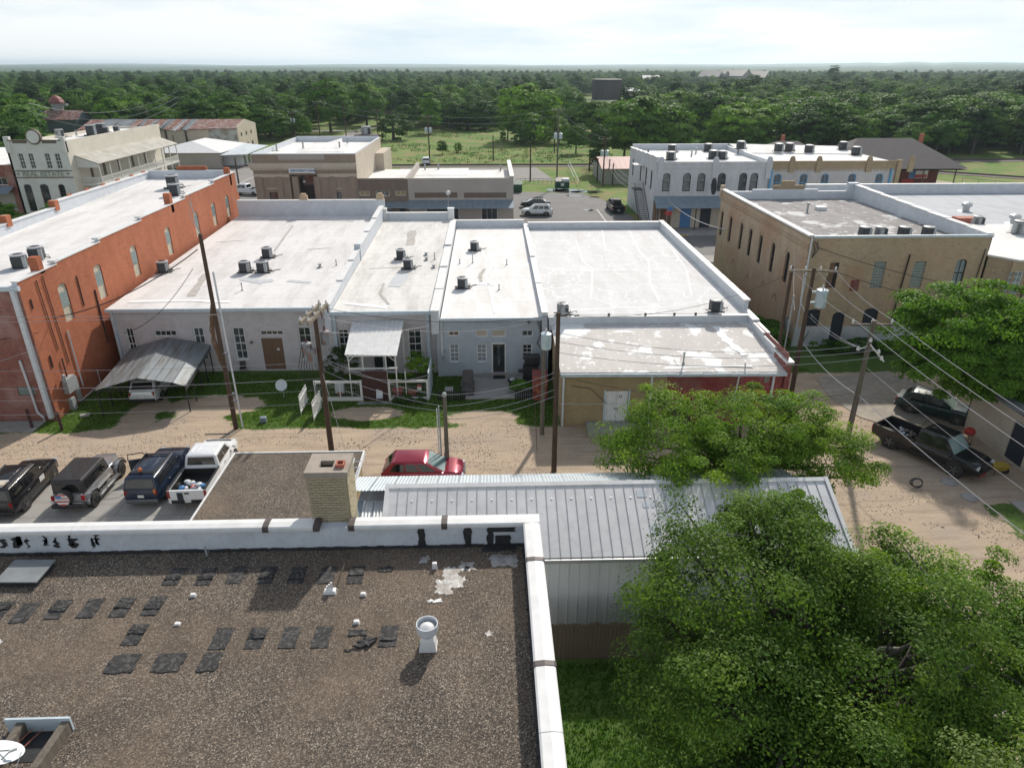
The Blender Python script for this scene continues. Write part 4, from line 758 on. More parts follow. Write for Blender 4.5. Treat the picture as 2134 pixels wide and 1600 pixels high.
MB().path([(6, 46.42, 5.0), (16, 46.42, 5.0)], .02, 4).build('gas_pipe', 'wire_l', T)
p = G(1424, 757, 3.95); MB().lathe((p.x, p.y, 3.85), [(.12, 0), (.05, .2), (.05, .75), (.09, .76), (.09, .86)], 8).build('vent_pipe', 'meter', T)
# ---- R: two storey tan brick block
RX0, RX1, RY0, RY1, RZ = 24.5, 38.8, 52.5, 74.6, 9.05
T = thing('tan_brick_block', 'two-storey tan brick corner building with stained grey roof and arched windows', 'building', (31, 62, 0))
W = Wall('-y', RY0)
def ctr(c, w, z0, z1, a=0): return (c - w / 2, c + w / 2, z0, z1, a)
hw = [ctr(26.85, .75, 4.95, 7.0), ctr(30.47, .95, 4.9, 7.05), ctr(33.65, .95, 4.9, 7.05), ctr(36.95, .85, 4.95, 7.2, .3), ctr(25.9, 1.1, 1.75, 3.2, .25), ctr(28.0, 1.0, .02, 2.95, .3), ctr(30.6, 1.2, 1.8, 3.25, .3), ctr(33.1, 1.3, 1.8, 3.3, .35), ctr(36.0, 1.2, 1.8, 3.2, .3)]
mb = MB(); W.face(mb, RX0, RX1, 0, RZ, hw, .14)
for h in hw[1:4] + [ctr(28.6, 1.5, 4.7, 6.6)]: W.arch(mb, h[0] - .22, h[1] + .22, h[3] + .12, .25, .1, -.02)
mb.build('wall', 'tanbrick', T)
M['sandpatch'] = mat('sand_plaster_patch', (.47, .33, .21), (.42, .28, .18), 1.2, rough=.9); M['whiteplinth'] = mat('white_painted_plinth', (.52, .53, .54), (.44, .45, .46), 1.1, rough=.85, bump=.15, bscale=9)
W.panel(T, 'blocked_window', 'sandpatch', ctr(28.55, 1.5, 4.7, 6.75), -.015, .02); W.panel(T, 'brick_patch', 'worn_red', ctr(28.75, .7, 4.7, 5.6), -.02, .02)
for a, b in ((RX0 + .02, 27.5), (28.5, RX1)): W.panel(T, 'plinth', 'whiteplinth', (a, b, 0, 1.72), -.04, .05)
for h in hw[1:3]:
    o = W.panel(T, 'glass_block_window', 'galv', h[:4], .12, .03)
    for i in range(4):
        for j in range(9): piece('glass_block', 'glassblock', o, W.P(h[0] + .02 + (i + .5) * .227, h[2] + .02 + (j + .5) * .235, .1), (.17, .03, .17))
W.panel(T, 'shutter', 'brownwood', (hw[0][0], hw[0][1] - .3, hw[0][2], hw[0][3]), .1, .03); W.panel(T, 'dark_opening', 'black', (hw[0][1] - .3, hw[0][1], hw[0][2], hw[0][3]), .12, .03)
W.window(T, hw[3], 2, 2, 'darktrim', 'glass3', .06)
M['navy'] = mat('dark_navy_paint', (.02, .03, .045), None, 5, rough=.6)
for h in hw[4:5] + hw[6:]: W.panel(T, 'blind_window', 'navy', h[:4], .1, .05)
W.panel(T, 'door', 'navy', hw[5][:4], .1, .05)
for x in (35.0,): MB().path([(x - 2.4, RY0 - .1, 7.6), (x - 2.7, RY0 - .1, 1.2)], .06, 5).build('downpipe', 'wire_d', T)
MB().path([(35.9, RY0 - .08, 3.0), (35.9, RY0 - .08, 4.4), (38.3, RY0 - .08, 4.4), (38.5, RY0 - .08, 8.0)], .04, 5).build('downpipe', 'wire_d', T)
MB().path([(24.65, RY0 - .1, 9.0), (24.65, RY0 - .1, .5)], .07, 6).build('downpipe', 'pipe', T)
e = MB(); [e.path([(24.9 + .25 * math.sin(k * 2.1), RY0 - .12, 8.7), (25.1 + .2 * math.cos(k), RY0 - .15, 8.2 - .1 * k), (24.9, RY0 - .1, 7.4)], .02, 4) for k in range(5)]; e.build('cable_bundle', 'wire_d', T)
Ws = Wall('-x', RX0); hs = [(y - .42, y + .42, 4.45, 7.05, .42) for y in (74.0 - .4, 70.7, 67.4, 64.8, 62.1, 59.1, 55.9)]
mb = MB(); Ws.face(mb, RY0, RY1, 0, RZ, hs, .22)
for h in hs: Ws.arch(mb, h[0] - .2, h[1] + .2, 6.75, .62, .1, -.035)
for z, d in ((8.15, .05), (8.3, .09), (8.82, .13)): Ws.bx(mb, RY0, RY1, z, z + .1, -d, .02)
k = RY0
while k < RY1: Ws.bx(mb, k, k + .11, 7.98, 8.149, -.04, .02); k += .3
mb.build('side_wall', 'tanbrick2', T)
for h in hs: Ws.window(T, h, 1, 2, 'darktrim', 'glass', .07, .22)
for y, z in ((68.5, 2.6), (64, 2.3), (60, 2.8), (57.2, 2.5)):
    mb = MB(); Ws.arch(mb, y - .45, y + .45, z, .5, .08, -.02); mb.build('blind_arch', 'worn_red', T)
e = MB(); Ws.bx(e, 54.0, 54.5, 1.3, 2.1, -.25, 0); Ws.bx(e, 53.2, 53.6, 1.0, 1.9, -.22, 0); e.build('meter_boxes', 'meter', T)
MB().box(RX1 - .05, RX1, RY0, RY1, 0, RZ).build('far_side_wall', 'tanbrick2', T)
MB().prism([(RX0 + .25, RY0 + .15, 8.05), (RX1 - .2, RY0 + .15, 8.05), (RX1 - .2, RY1, 7.95), (RX0 + .25, RY1, 7.95)], (0, 0, .1)).build('roof', 'roofR', T); MB().box(RX0 + .02, RX0 + .26, RY0 + .02, RY1, 7.8, RZ).box(RX0 + .26, RX1 - .1, RY0 + .02, RY0 + .14, 7.8, RZ - .13).build('inner_parapet', 'parapet', T)
e = MB(); e.box(RX0 - .14, RX0 + .28, RY0 - .05, RY1 + .2, RZ, RZ + .14); e.build('coping', 'cap', T); MB().box(RX0 + .3, RX1 + .05, RY0 - .1, RY0 + .12, RZ - .12, RZ + .06).build('coping', 'trim2', T)
for i in range(8):
    a = RY0 + .1 + i * (RY1 - RY0) / 8; z = RZ + .08 + .05 * i; MB().box(RX1 - .3, RX1 + .1, a, a + (RY1 - RY0) / 8, 7.8, z).build('parapet', 'parapet', T); MB().box(RX1 - .36, RX1 + .16, a + .01, a + (RY1 - RY0) / 8 - .01, z, z + .07).build('coping', 'cap', T)
MB().box(RX0 + .3, RX1 + .2, RY1, RY1 + .3, 0, 8.85).box(27.8, 34.8, RY1 + .02, RY1 + .28, 8.85, 9.05).box(37.9, 39.0, RY1 - .2, RY1 + .35, 8, 9.7).build('front_parapet', 'parapet', T)
MB().box(30.0, 33.3, RY1 + .05, RY1 + .35, 9.05, 9.45).box(30.8, 32.2, RY1 + .05, RY1 + .35, 9.45, 9.9).build('brick_crest', 'creambrick', T); MB().box(RX0 - .12, RX0 + .3, RY1 - .1, RY1 + .35, 8.2, 9.5).build('corner_finial', 'tanbrick2', T)
for x, y, s_ in ((1710, 437, .9), (1760, 430, .5)): 
    p = G(x, y, 8.1); MB().box(p.x - s_ / 2, p.x + s_ / 2, p.y - .4, p.y + .4, 8.0, 8.4).build('roof_hatch', 'cap', T) if s_ > .6 else None
p = G(1682, 441, 8.1); MB().lathe((p.x, p.y, 8.05), [(.3, 0), (.1, .08), (.1, .75), (.2, .77), (.2, .9)], 8).build('vent_pipe', 'meter', T)
# ---- right-hand neighbours of R
T = thing('brown_brick_annex', 'low brown brick annex with rounded corner and pale roof, right of the tan brick block', 'building', (45, 55, 0))
W = Wall('-y', 50.9); h = rectY(2106, 566, 2134, 614, 50.9); h = (h[0], h[0] + 1.1, h[2], h[3])
mb = MB(); W.face(mb, 40.2, 56, 0, 7.4, [h], .12); mb.add([(39.0, 52.6, 0), (40.2, 50.9, 0), (40.2, 50.9, 7.4), (39.0, 52.6, 7.4)], [(0, 1, 2, 3)]); mb.build('wall', 'tanbrick', T); W.window(T, h, 3, 4, glass='glass3', fw=.08)
MB().prism([(38.85, 52.6, 7.4), (40.2, 50.8, 7.4), (56, 50.8, 7.4), (56, 63.3, 7.5), (38.85, 63.3, 7.5)], (0, 0, .14)).build('roof', 'roofC', T)
MB().path([(41.3, 50.8, 7.3), (41.0, 50.8, .5)], .06, 5).build('downpipe', 'wire_d', T)
T = thing('pale_roofed_store', 'wide building with pale blue grey flat roof at the right edge, behind the brick annex', 'building', (52, 75, 0))
MB().box(39.2, 90, 63.5, 87.5, 6.2, 6.4).build('roof', 'roofG', T); MB().box(39.2, 90, 63.5, 63.8, 5, 7.3).box(39.2, 39.5, 63.5, 87.5, 0, 6.9).build('wall', 'tanbrick2', T)
for k in range(12): a = 39.2 + k * 4.2; MB().box(a, a + 4.18, 87.5, 87.8, 0, 7.5).build('front_parapet', 'parapet', T); MB().box(a, a + 4.18, 87.42, 87.9, 7.5, 7.58).build('coping', 'cap', T)
p = G(2013, 464, 6.4); MB().box(p.x - 1.2, p.x + 1.2, p.y - .6, p.y + .6, 6.4, 6.95).build('skylight_curb', 'redpot', T); 
for x, y in ((2012, 440), (2112, 466)): p = G(x, y, 6.4); MB().lathe((p.x, p.y, 6.4), [(.8, 0), (.35, .08), (.35, .5), (.55, .55), (.5, .85), (.2, 1.0)], 10).build('turbine_vent', 'galv', T)
# ---- white two-storey with awning, and its tan neighbour
wz, wy = 9.05, 98.0
T = thing('white_two_storey_building', 'white painted two-storey corner building with arched windows and blue grey awning', 'building', (30.5, 106, 0))
W = Wall('-y', wy)
def gx(px, y): return atY(px, 400, y).x
hs = [(gx(px, wy) - .55, gx(px, wy) + .55, 5.1, 7.55, .5) for px in (1387, 1429, 1459, 1501, 1545, 1568)]
mb = MB(); W.face(mb, 22.7, 38.4, 0, wz, hs, .16); W.bx(mb, 22.7, 38.4, 8.2, 8.35, -.06, .02); W.bx(mb, 22.7, 38.4, 8.75, wz, -.12, .02)
k = 22.8
while k < 38.3: W.bx(mb, k, k + .14, 8.05, 8.199, -.05, .02); k += .34
mb.build('wall', 'whitebrick', T)
for h in hs: W.window(T, h, 1, 2, 'darktrim', 'glass2', .11, .16)
for i, px in enumerate((1373, 1485, 1595)): x = gx(px, wy); MB().box(x - .38, x + .38, wy - .2, wy + .15, 6.8, 9.25).ball((x, wy - .02, 9.3), (.4, .18, .42), 10, 6).build('finial', 'whitebrick', T)
Wl = Wall('-x', 22.7); hl2 = [(y - .5, y + .5, 5.0, 7.6, .3) for y in (100.5, 104, 108, 114)]
mb = MB(); Wl.face(mb, wy, 117, 0, 8.6, hl2, .16); [Wl.face(mb, wy + i * 3.17, wy + (i + 1) * 3.17, 8.6, 9.6 - .12 * i) for i in range(6)]; mb.build('side_wall', 'whitebrick', T)
for h in hl2: Wl.window(T, h, 1, 2, 'darktrim', 'glass', .09, .16)
for i in range(6): MB().box(22.715, 23.0, wy + .01 + i * 3.17, wy + (i + 1) * 3.17, 8.5, 9.6 - .12 * i).box(22.62, 23.08, wy + i * 3.17, wy + (i + 1) * 3.17 - .05, 9.6 - .12 * i, 9.7 - .12 * i).build('coping', 'cap', T)
MB().box(23, 38.4, wy + .2, 116.6, 8.4, 8.6).build('roof', 'roofC', T); MB().box(23, 38.4, 116.6, 117, 0, 9.5).box(38.2, 38.5, wy + .2, 117, 8.5, 9.2).build('parapet', 'parapet', T)
for k in range(9): a = 22.7 + k * 1.75; MB().prism([(a, 95.9, 3.15), (a + 1.74, 95.9, 3.15), (a + 1.74, wy, 4.4), (a, wy, 4.4)], (0, 0, .07)).build('awning_sheet', 'awning_blue', T)
for x in (23, 28.3, 33.4, 38.2): MB().tube((x, 96.1, .14), (x, 96.1, 3.15), .07, n=6).build('awning_post', 'black', T)
W.panel(T, 'shopfront', 'creamwall', (22.8, 38.3, 0.14, 3.0), -.05, .05); MB().prism([(22.72, wy, 0.14), (22.72, 96.6, .14), (22.72, 96.6, 2.9), (22.72, wy, 3.9)], (.2, 0, 0)).build('side_screen', 'brownwood', T)
for x, m_ in ((24.6, 'brownwood'), (27.4, 'blue'), (30.2, 'navy'), (33.5, 'navy'), (36.4, 'black')): mb = MB(); W.bx(mb, x - .75, x + .75, .14, 2.75, -.09, 0); mb.build('shop_door', m_, T)
p = atY(1481, 385, wy); MB().lathe((0, 0, 0), [(1., 0), (1., .2)], 14)
sg = MB(); [sg.add([(p.x - .1, wy - 1.5 + .95 * math.cos(t), p.z + 1.1 * math.sin(t)) for t in [2 * math.pi * k / 14 for k in range(14)]] + [(p.x + .1, wy - 1.5 + .95 * math.cos(t), p.z + 1.1 * math.sin(t)) for t in [2 * math.pi * k / 14 for k in range(14)]], [tuple(range(14)), tuple(range(27, 13, -1))] + [(k, (k + 1) % 14, 14 + (k + 1) % 14, 14 + k) for k in range(14)])]
o = sg.build('hanging_sign', 'black', T); MB().box(p.x - .04, p.x + .04, wy - 1.5, wy, p.z - .04, p.z + .04).build('bracket', 'black', o)
# outside stair on the left wall
st = MB()
for k in range(17): st.box(21.4, 22.6, 99.5 + k * .34, 99.5 + k * .34 + .3, .2 + k * .24, .26 + k * .24)
st.build('stair_treads', 'rim', T); MB().prism([(21.35, 99.3, 0), (21.35, 105.3, 4.3), (21.35, 105.3, 4.0), (21.35, 99.9, 0)], (.06, 0, 0)).prism([(21.35, 99.3, 1.0), (21.35, 105.3, 5.2), (21.35, 105.3, 5.1), (21.35, 99.3, .9)], (.06, 0, 0)).prism([(22.6, 99.3, 1.0), (22.6, 105.3, 5.2), (22.6, 105.3, 5.1), (22.6, 99.3, .9)], (.06, 0, 0)).box(21.3, 22.6, 105.3, 107, 4.15, 4.28).build('stair_frame', 'black', T)
MB().box(21.2, 22.7, 105.3, 107.3, 7.6, 7.75).build('door_canopy', 'cap', T)
for i, (x, y) in enumerate(((1397, 327), (1400, 313), (1425, 311), (1475, 315), (1485, 325), (1504, 327))): pass
T = thing('whitewashed_brick_building', 'two-storey whitewashed brick building with bright blue window trim beside the white corner building', 'building', (47, 106, 0))
hs = [(gx(px, wy) - .55, gx(px, wy) + .55, 5.0, 7.4, .4) for px in (1616, 1670, 1714, 1770, 1826)]
mb = MB(); W.face(mb, 38.45, 56.4, 0, 8.0, hs, .16); mb.build('wall', 'washbrick', T)
mb = MB(); W.bx(mb, 38.45, 56.4, 8.0, wz, -.03, .1); W.bx(mb, 38.45, 56.4, 8.8, wz + .05, -.14, 0)
k = 38.5
while k < 56.3: W.bx(mb, k, k + .12, 7.7, 8.0, -.04, .02); k += .32
mb.build('cornice', 'creambrick', T)
for h in hs: W.window(T, h, 2, 2, 'brightblue', 'glass3' if rnd.random() < .4 else 'glass', .1, .16)
for px in (1641, 1696, 1799, 1885): x = gx(px, wy); MB().box(x - .35, x + .35, wy - .22, wy + .1, 7.6, 9.3).ball((x, wy - .05, 9.35), (.38, .18, .4), 10, 6).build('finial', 'creambrick', T)
MB().box(56.0, 56.6, wy - .3, wy + .2, 0, 9.2).build('corner_pier', 'creambrick', T)
for x in (38.7, 55.4): MB().path([(x, wy - .15, 8.0), (x, wy - .15, .2)], .14, 6).build('downpipe', 'brightblue', T)
MB().box(38.5, 56.4, wy + .1, 117, 8.5, 8.75).build('roof', 'roofC', T); MB().box(56.2, 56.5, wy, 117, 0, 8.7).build('side_wall', 'creambrick', T); MB().prism([(38.6, 110, 8.76), (56, 108, 8.76), (56, 117, 9.0), (38.6, 117, 9.4)], (0, 0, .1)).build('upper_roof', 'roofC', T)
# ---- bank
bY = 100.0; kx0, kx1 = atY(522, 322, bY).x, atY(740, 320, bY).x; bz = 9.95
T = thing('bank_building', 'beige brick bank with cornice, tall recessed entrance and blue sign', 'building', ((kx0 + kx1) / 2, 112, 0))
W = Wall('-y', bY); P_ = lambda a, b, c, d: rectY(a, b, c, d, bY)
ent = P_(603, 365, 668, 420); ent = (ent[0], ent[1], .1, ent[3]); bw = [P_(561, 401, 582, 420), P_(694, 401, 713, 420)]; bw = [(h[0], h[1], h[3] - 1.9, h[3]) for h in bw]
mb = MB(); W.face(mb, kx0, kx1, 0, bz, [ent] + bw, .5); mb.build('wall', 'bankbrick', T)
e = P_(519, 340, 737, 349); mb = MB(); W.bx(mb, kx0 - .4, kx1 + .1, e[2], e[3], -.45, .02); W.bx(mb, kx0 - .25, kx1 + .05, e[2] - .28, e[2], -.25, .02)
k = kx0
while k < kx1: W.bx(mb, k, k + .14, e[2] - .45, e[2] - .281, -.18, .02); k += .35
mb.build('cornice', 'creamwall', T)
e = P_(525, 363, 735, 369); mb = MB()
for a, b in ((kx0, ent[0]), (ent[1], kx1)): mb = MB(); W.bx(mb, a, b, e[2], e[3], -.12, .02); mb.build('band', 'creamwall', T)
e = P_(579, 323, 676, 333); W.panel(T, 'name_panel', 'greyplaster', e, -.05, .06)
mb = MB()
for a in (.3, 3.0, 5.2): 
    for s_ in (kx0 + a, kx1 - a - .8): W.bx(mb, s_, s_ + .8, 0, rectY(0, 366, 1, 369, bY)[3] - .3, -.14, .01)
mb.build('pilaster', 'bankbrick', T)
for h in (P_(554, 366, 578, 392), P_(688, 366, 711, 392)): W.panel(T, 'blind_panel', 'creamwall', (h[0] - .1, h[1] + .1, h[2] - .15, h[2]), -.12, .13); mb = MB(); W.bx(mb, h[0], h[1], h[2], h[3], -.05, .01); mb.build('blind_window', 'bankbrick', T)
for h in bw: W.window(T, h, 1, 1, 'darktrim', 'glass2', .08, .3)
o = W.panel(T, 'entrance', 'black', (ent[0] + .9, ent[1] - .1, ent[2], ent[3] - .6), 1.6, .1); piece('pane', 'glass2', o, W.P((ent[0] + ent[1]) / 2 + .3, ent[3] - .9, 1.5), (1.9, .03, 1.3)); piece('hanging_lamp', 'plate', o, W.P((ent[0] + ent[1]) / 2 - .2, ent[3] - 1.0, .9), (.3, .3, .25)); piece('pane', 'glass', o, W.P((ent[0] + ent[1]) / 2 + .5, 1.4, 1.5), (1.6, .03, 2.3))
mb = MB(); W.bx(mb, ent[0], ent[0] + .1, 0, ent[3], .5, 1.7); W.bx(mb, ent[1] - .1, ent[1], 0, ent[3], .5, 1.7); W.bx(mb, ent[0], ent[1], ent[3], ent[3] + .1, .5, 1.7); W.bx(mb, ent[0], ent[1], .1, ent[3], 1.71, 1.75); mb.build('porch_wall', 'bankbrick', T)
e = P_(603, 350, 658, 360); o = W.panel(T, 'sign', 'plate', e, -.55, .12); text_part('PROSPERITY BANK', .42, W.P((e[0] + e[1]) / 2 + .35, (e[2] + e[3]) / 2, -.57), 'blue', o, ext=.01, sx=.86, bold=.008)
lg = MB(); W.bx(lg, e[0] + .25, e[0] + .65, e[2] + .16, e[3] - .16, -.57, -.55); lg.build('logo', 'blue', o); piece('logo_centre', 'plate', o, W.P(e[0] + .45, (e[2] + e[3]) / 2, -.578), (.18, .01, .18))
Wr = Wall('+x', kx1); mb = MB(); Wr.face(mb, bY, 124, 0, bz); mb.build('side_wall', 'creamwall', T); mb = MB(); Wall('-x', kx0).face(mb, bY, 124, 0, bz); mb.build('side_wall', 'creamwall', T)
MB().box(kx0 + .3, kx1 - .3, bY + .3, 124, 9.2, 9.35).prism([(kx0 + 4, 108, 9.35), (kx1 - 3, 108, 9.35), (kx1 - 6, 122, 10.0), (kx0 + 8, 122, 9.9)], (0, 0, .05)).build('roof', 'roofC', T)
MB().box(kx0 + .012, kx0 + .3, bY + .3, 124, 8.9, bz + .1).box(kx1 - .3, kx1 - .012, bY + .3, 124, 8.9, bz + .1).box(kx0 + .3, kx1 - .3, 123.7, 124, 0, bz + .25).box(kx0 + .012, kx1 - .012, bY + .012, bY + .3, 9, bz + .1).build('parapet', 'parapet', T)
MB().box(kx1 - .02, kx1 + 1.4, 117, 126, 0, 8.2).build('rear_wing', 'creamwall', T); MB().box(kx1 - 4.4, kx1 - .5, 124.4, 126, 8, bz + .4).build('rear_platform', 'brownstrip', T)
# ---- brown and grey storefronts
s0, s1, s2, sY, sz = kx1 + .02, atY(851, 400, bY).x, atY(1070, 400, bY).x, bY, 6.7
T = thing('brown_storefront', 'low brown brick storefront with blue grey canopy beside the bank', 'building', ((s0 + s1) / 2, 108, 0))
W = Wall('-y', sY); hs = [P_(749, 398, 771, 408), P_(783, 398, 812, 409), P_(824, 398, 846, 408)]; mb = MB(); W.face(mb, s0, s1, 0, sz, hs, .14); mb.build('wall', 'brownbrick', T)
for h, g_ in zip(hs, ('goldbrick', 'glass', 'goldbrick')): W.window(T, h, 3 if g_ == 'glass' else 2, 1, 'trim', g_, .06, .14, mid=False)
for k in range(7): a = s0 + (s1 - s0) * k / 7; MB().prism([(a, 98.4, 2.95), (a + (s1 - s0) / 7 - .02, 98.4, 2.95), (a + (s1 - s0) / 7 - .02, sY, 3.5), (a, sY, 3.5)], (0, 0, .07)).build('canopy_sheet', 'awning_blue', T)
o = W.panel(T, 'cash_machine', 'blue', (*P_(800, 425, 814, 445)[:2], .5, 2.4), -.1, .1); text_part('ATM', .5, W.P(P_(800, 425, 814, 445)[0] + .45, 2.65, -.12), 'plate', o, ext=.01, bold=.01)
W.panel(T, 'shop_window', 'glass', (*P_(786, 425, 797, 445)[:2], .5, 2.6), -.04, .05); W.panel(T, 'niche', 'navy', (*P_(832, 425, 846, 450)[:2], .4, 2.6), -.03, .04)
MB().box(s0, s1, sY + .1, 118, 5.4, 5.6).build('roof', 'roofC', T); MB().box(s1 - .4, s1, sY + .05, 118, 0, 6.7).box(s0, s1 - .4, 117.7, 118, 0, 5.5).box(s0, s1 - .4, sY + .05, sY + .3, 5, 6.75).build('side_wall', 'greyplaster', T)
T = thing('grey_storefront', 'low warm grey storefront with long blue grey canopy beside the car park', 'building', ((s1 + s2) / 2, 108, 0))
hs = [P_(864, 402, 953, 412), P_(967, 402, 1055, 412)]; lowh = [(*P_(890, 426, 955, 449)[:2], .5, 2.6), (*P_(1003, 426, 1037, 449)[:2], .5, 2.6)]; mb = MB(); W.face(mb, s1, s2, 0, sz, hs + lowh, .14); mb.build('wall', 'greyplaster', T)
for h in hs: W.window(T, h, 5, 1, 'brownstrip', 'brownbrick', .05, .14, mid=False)
W.window(T, lowh[0], 4, 1, 'darktrim', 'glass', .07, .14); W.window(T, lowh[1], 3, 1, 'trim', 'glass', .07, .14)
nk = 18
for k in range(nk): a = s1 + (s2 - s1) * k / nk; MB().prism([(a, 98.0, 2.9), (a + (s2 - s1) / nk - .03, 98.0, 2.9), (a + (s2 - s1) / nk - .03, sY, 3.7), (a, sY, 3.7)], (0, 0, .06)).build('canopy_sheet', 'awning_blue', T)
MB().box(s1, s2 - .4, sY + .1, 116, 5.5, 5.7).box(s1, s1 + 8, 110, 118, 5.7, 5.75).build('roof', 'roofC', T); MB().box(s2 - .4, s2, sY + .05, 118, 0, 6.9).box(s1, s2 - .4, 115.7, 116, 0, 5.6).box(s1, s2 - .4, sY + .05, sY + .3, 5, 6.72).build('side_wall', 'greyplaster', T)
MB().box(s2 - .5, s2 + .1, sY - .05, 118, 6.9, 7.0).build('coping', 'cap', T)
# ---- realty building with balcony
rY = 112.0; rx0, rx1 = atY(10, 300, rY).x, atY(136, 300, rY).x; rz_ = 10.7
T = thing('balcony_building', 'two-storey off-white corner building with round crest and long side balcony', 'building', (rx0 + 4, 125, 0))
W = Wall('-y', rY); P_ = lambda a, b, c, d: rectY(a, b, c, d, rY)
q = lambda x, y: (x / 5.333, 250 + y / 5.333)
up = [P_(*q(a, 370), *q(a + 75, 545)) for a in (200, 310, 492, 605)]; lo_ = [P_(*q(a, 715), *q(b, 990)) for a, b in ((262, 425), (440, 610), (645, 790))]
up = [(h[0] - .12, h[1] + .32, h[2], h[3], .2) for h in up]; lo_ = [(h[0] - .1, h[1] - .1, .3, h[3], .35) for h in lo_]
M['offwhite'] = mat('off_white_paint', (.66, .66, .62), (.58, .58, .54), .8, rough=.8); M['cream2'] = mat('cream_paint', (.66, .62, .53), (.58, .54, .46), .5, rough=.8); M['moulding'] = mat('brown_moulding', (.16, .125, .10), None, 4, rough=.7)
mb = MB(); W.face(mb, rx0, rx1, 0, rz_, up + lo_, .15); mb.build('wall', 'offwhite', T)
for h in up: W.window(T, h, 2, 4, 'trim', 'glass2', .07, .15)
for h in lo_: W.window(T, h, 1, 3, 'moulding', 'glass', .12, .15)
mb = MB()
for y0, y1 in ((562, 570), (636, 644)): h = P_(*q(160, y0), *q(800, y1)); W.bx(mb, rx0 + .1, rx1 - .05, h[2], h[3], -.1, .02)
W.bx(mb, rx0 + .5, rx1 - .5, rz_, rz_ + .15, -.15, .1)
for a, b in ((40, 95), (130, 300), (460, 628), (665, 720)): h = P_(*q(a, 225), *q(b, 262 if a > 100 and a < 600 else 300)); W.bx(mb, h[0], h[1], h[2], h[3], -.04, .02)
mb.build('moulding', 'moulding', T)
h = P_(*q(190, 580), *q(770, 628)); o = text_part('✦ REAL ESTATE ✦'.replace('✦', '+'), .95, W.P((h[0] + h[1]) / 2, (h[2] + h[3]) / 2, -.06), 'gold', T, 'lettering', .03, sx=1.12, bold=.015)
c = atY(*q(370, 190), rY); mb = MB(); n = 20
for rr, dd, nm, mm in ((1.12, -.1, 'crest', 'moulding'), (.9, -.2, 'crest_disc', 'offwhite')):
    mb = MB(); mb.add([(c.x + rr * math.cos(2 * math.pi * k / n), rY + dd, c.z + rr * math.sin(2 * math.pi * k / n)) for k in range(n)] + [(c.x + rr * math.cos(2 * math.pi * k / n), rY + .3, c.z + rr * math.sin(2 * math.pi * k / n)) for k in range(n)], [tuple(range(n)), tuple(range(2 * n - 1, n - 1, -1))] + [(k, (k + 1) % n, n + (k + 1) % n, n + k) for k in range(n)]); mb.build(nm, mm, T)
MB().box(rx0, rx0 + .8, rY - .15, rY + .4, 9, 11.3).box(rx1 - .8, rx1, rY - .15, rY + .4, 9, 11.3).build('corner_pier', 'offwhite', T)
Wr = Wall('+x', rx1); L = 145; mb = MB(); Wr.face(mb, rY, L, 0, rz_ - .1, [(y, y + 1, .2, 2.4) for y in (118, 123, 128, 133, 139)] + [(y, y + 1, 4.5, 6.6) for y in (117, 121, 126, 131, 136)], .12); mb.build('side_wall', 'cream2', T)
for y, z in [(118, .2), (123, .2), (128, .2), (133, .2), (139, .2), (117, 4.5), (121, 4.5), (126, 4.5), (131, 4.5), (136, 4.5)]: Wr.panel(T, 'side_door', 'moulding', (y, y + 1, z, z + 2.15), .1, .03)
MB().box(rx0, rx1 - .3, rY + .3, L, 9.7, 9.9).build('roof', 'roofC', T); MB().box(rx0, rx0 + .3, rY, L, 0, rz_ - .3).box(rx0, rx1, L - .3, L, 0, 10.2).box(rx1 - .3, rx1 - .01, rY + .4, L - .3, 9, rz_).build('rear_wall', 'cream2', T)
bx = rx1 + 3.1; nb = 9
for k in range(26): a = 113.5 + k * 1.16; MB().prism([(rx1, a, 8.4), (rx1, a + 1.14, 8.4), (bx + .3, a + 1.14, 7.15), (bx + .3, a, 7.15)], (0, 0, .08)).build('balcony_roof_sheet', mat('aged_sheet', (.42, .41, .37), (.30, .28, .23), .7, rough=.6) if k == 0 else bpy.data.materials['aged_sheet'], T)
MB().box(rx1, bx + .1, 114, 143.4, 3.85, 4.1).build('balcony_floor', 'offwhite', T); MB().prism([(rx1, 113.6, 8.3), (bx + .2, 113.6, 7.1), (bx + .2, 113.6, 6.6), (rx1, 113.6, 6.6)], (0, .1, 0)).build('gable_board', 'offwhite', T)
for k in range(nb + 1):
    y = 114 + k * 29.2 / nb; MB().box(bx - .07, bx + .07, y - .07, y + .07, 0, 7.15).build('post', 'offwhite', T)
    if k < nb:
        r_ = MB().box(bx - .04, bx + .04, y + .07, y + 29.2 / nb - .07, 5.05, 5.13).box(bx - .04, bx + .04, y + .07, y + 29.2 / nb - .07, 4.12, 4.2)
        for j in range(12): yy = y + .1 + j * .26; r_.box(bx - .02, bx + .02, yy, yy + .1, 4.2, 5.05)
        r_.build('railing', 'offwhite', T)
r_ = MB().box(rx1, bx, 113.98, 114.05, 5.05, 5.13)
for j in range(14): xx = rx1 + .1 + j * .22; r_.box(xx, xx + .08, 113.98, 114.03, 4.1, 5.05)
r_.build('railing', 'offwhite', T)
T = thing('red_brick_shopfront', 'red brick shopfront with white roof at the far left edge', 'building', (rx0 - 5, 118, 0)); x1 = rx0 - .1
W = Wall('-y', 112.4); hs = [(x1 - 3.2, x1 - 1.4, 4.2, 5.4, .3)]; mb = MB(); W.face(mb, -95, x1, 0, 7.2, hs, .15); mb.build('wall', 'redbrick_back', T); W.window(T, hs[0], 2, 1, 'trim', 'glass', .08, .15)
MB().prism([(-95, 110.6, 3.2), (x1 - .6, 110.6, 3.2), (x1 - .6, 112.4, 4.0), (-95, 112.4, 4.0)], (0, 0, .08)).build('canopy', 'awning_blue', T); W.panel(T, 'shop_window', 'greyplaster', (-90, x1 - 1, .3, 3.1), -.04, .05)
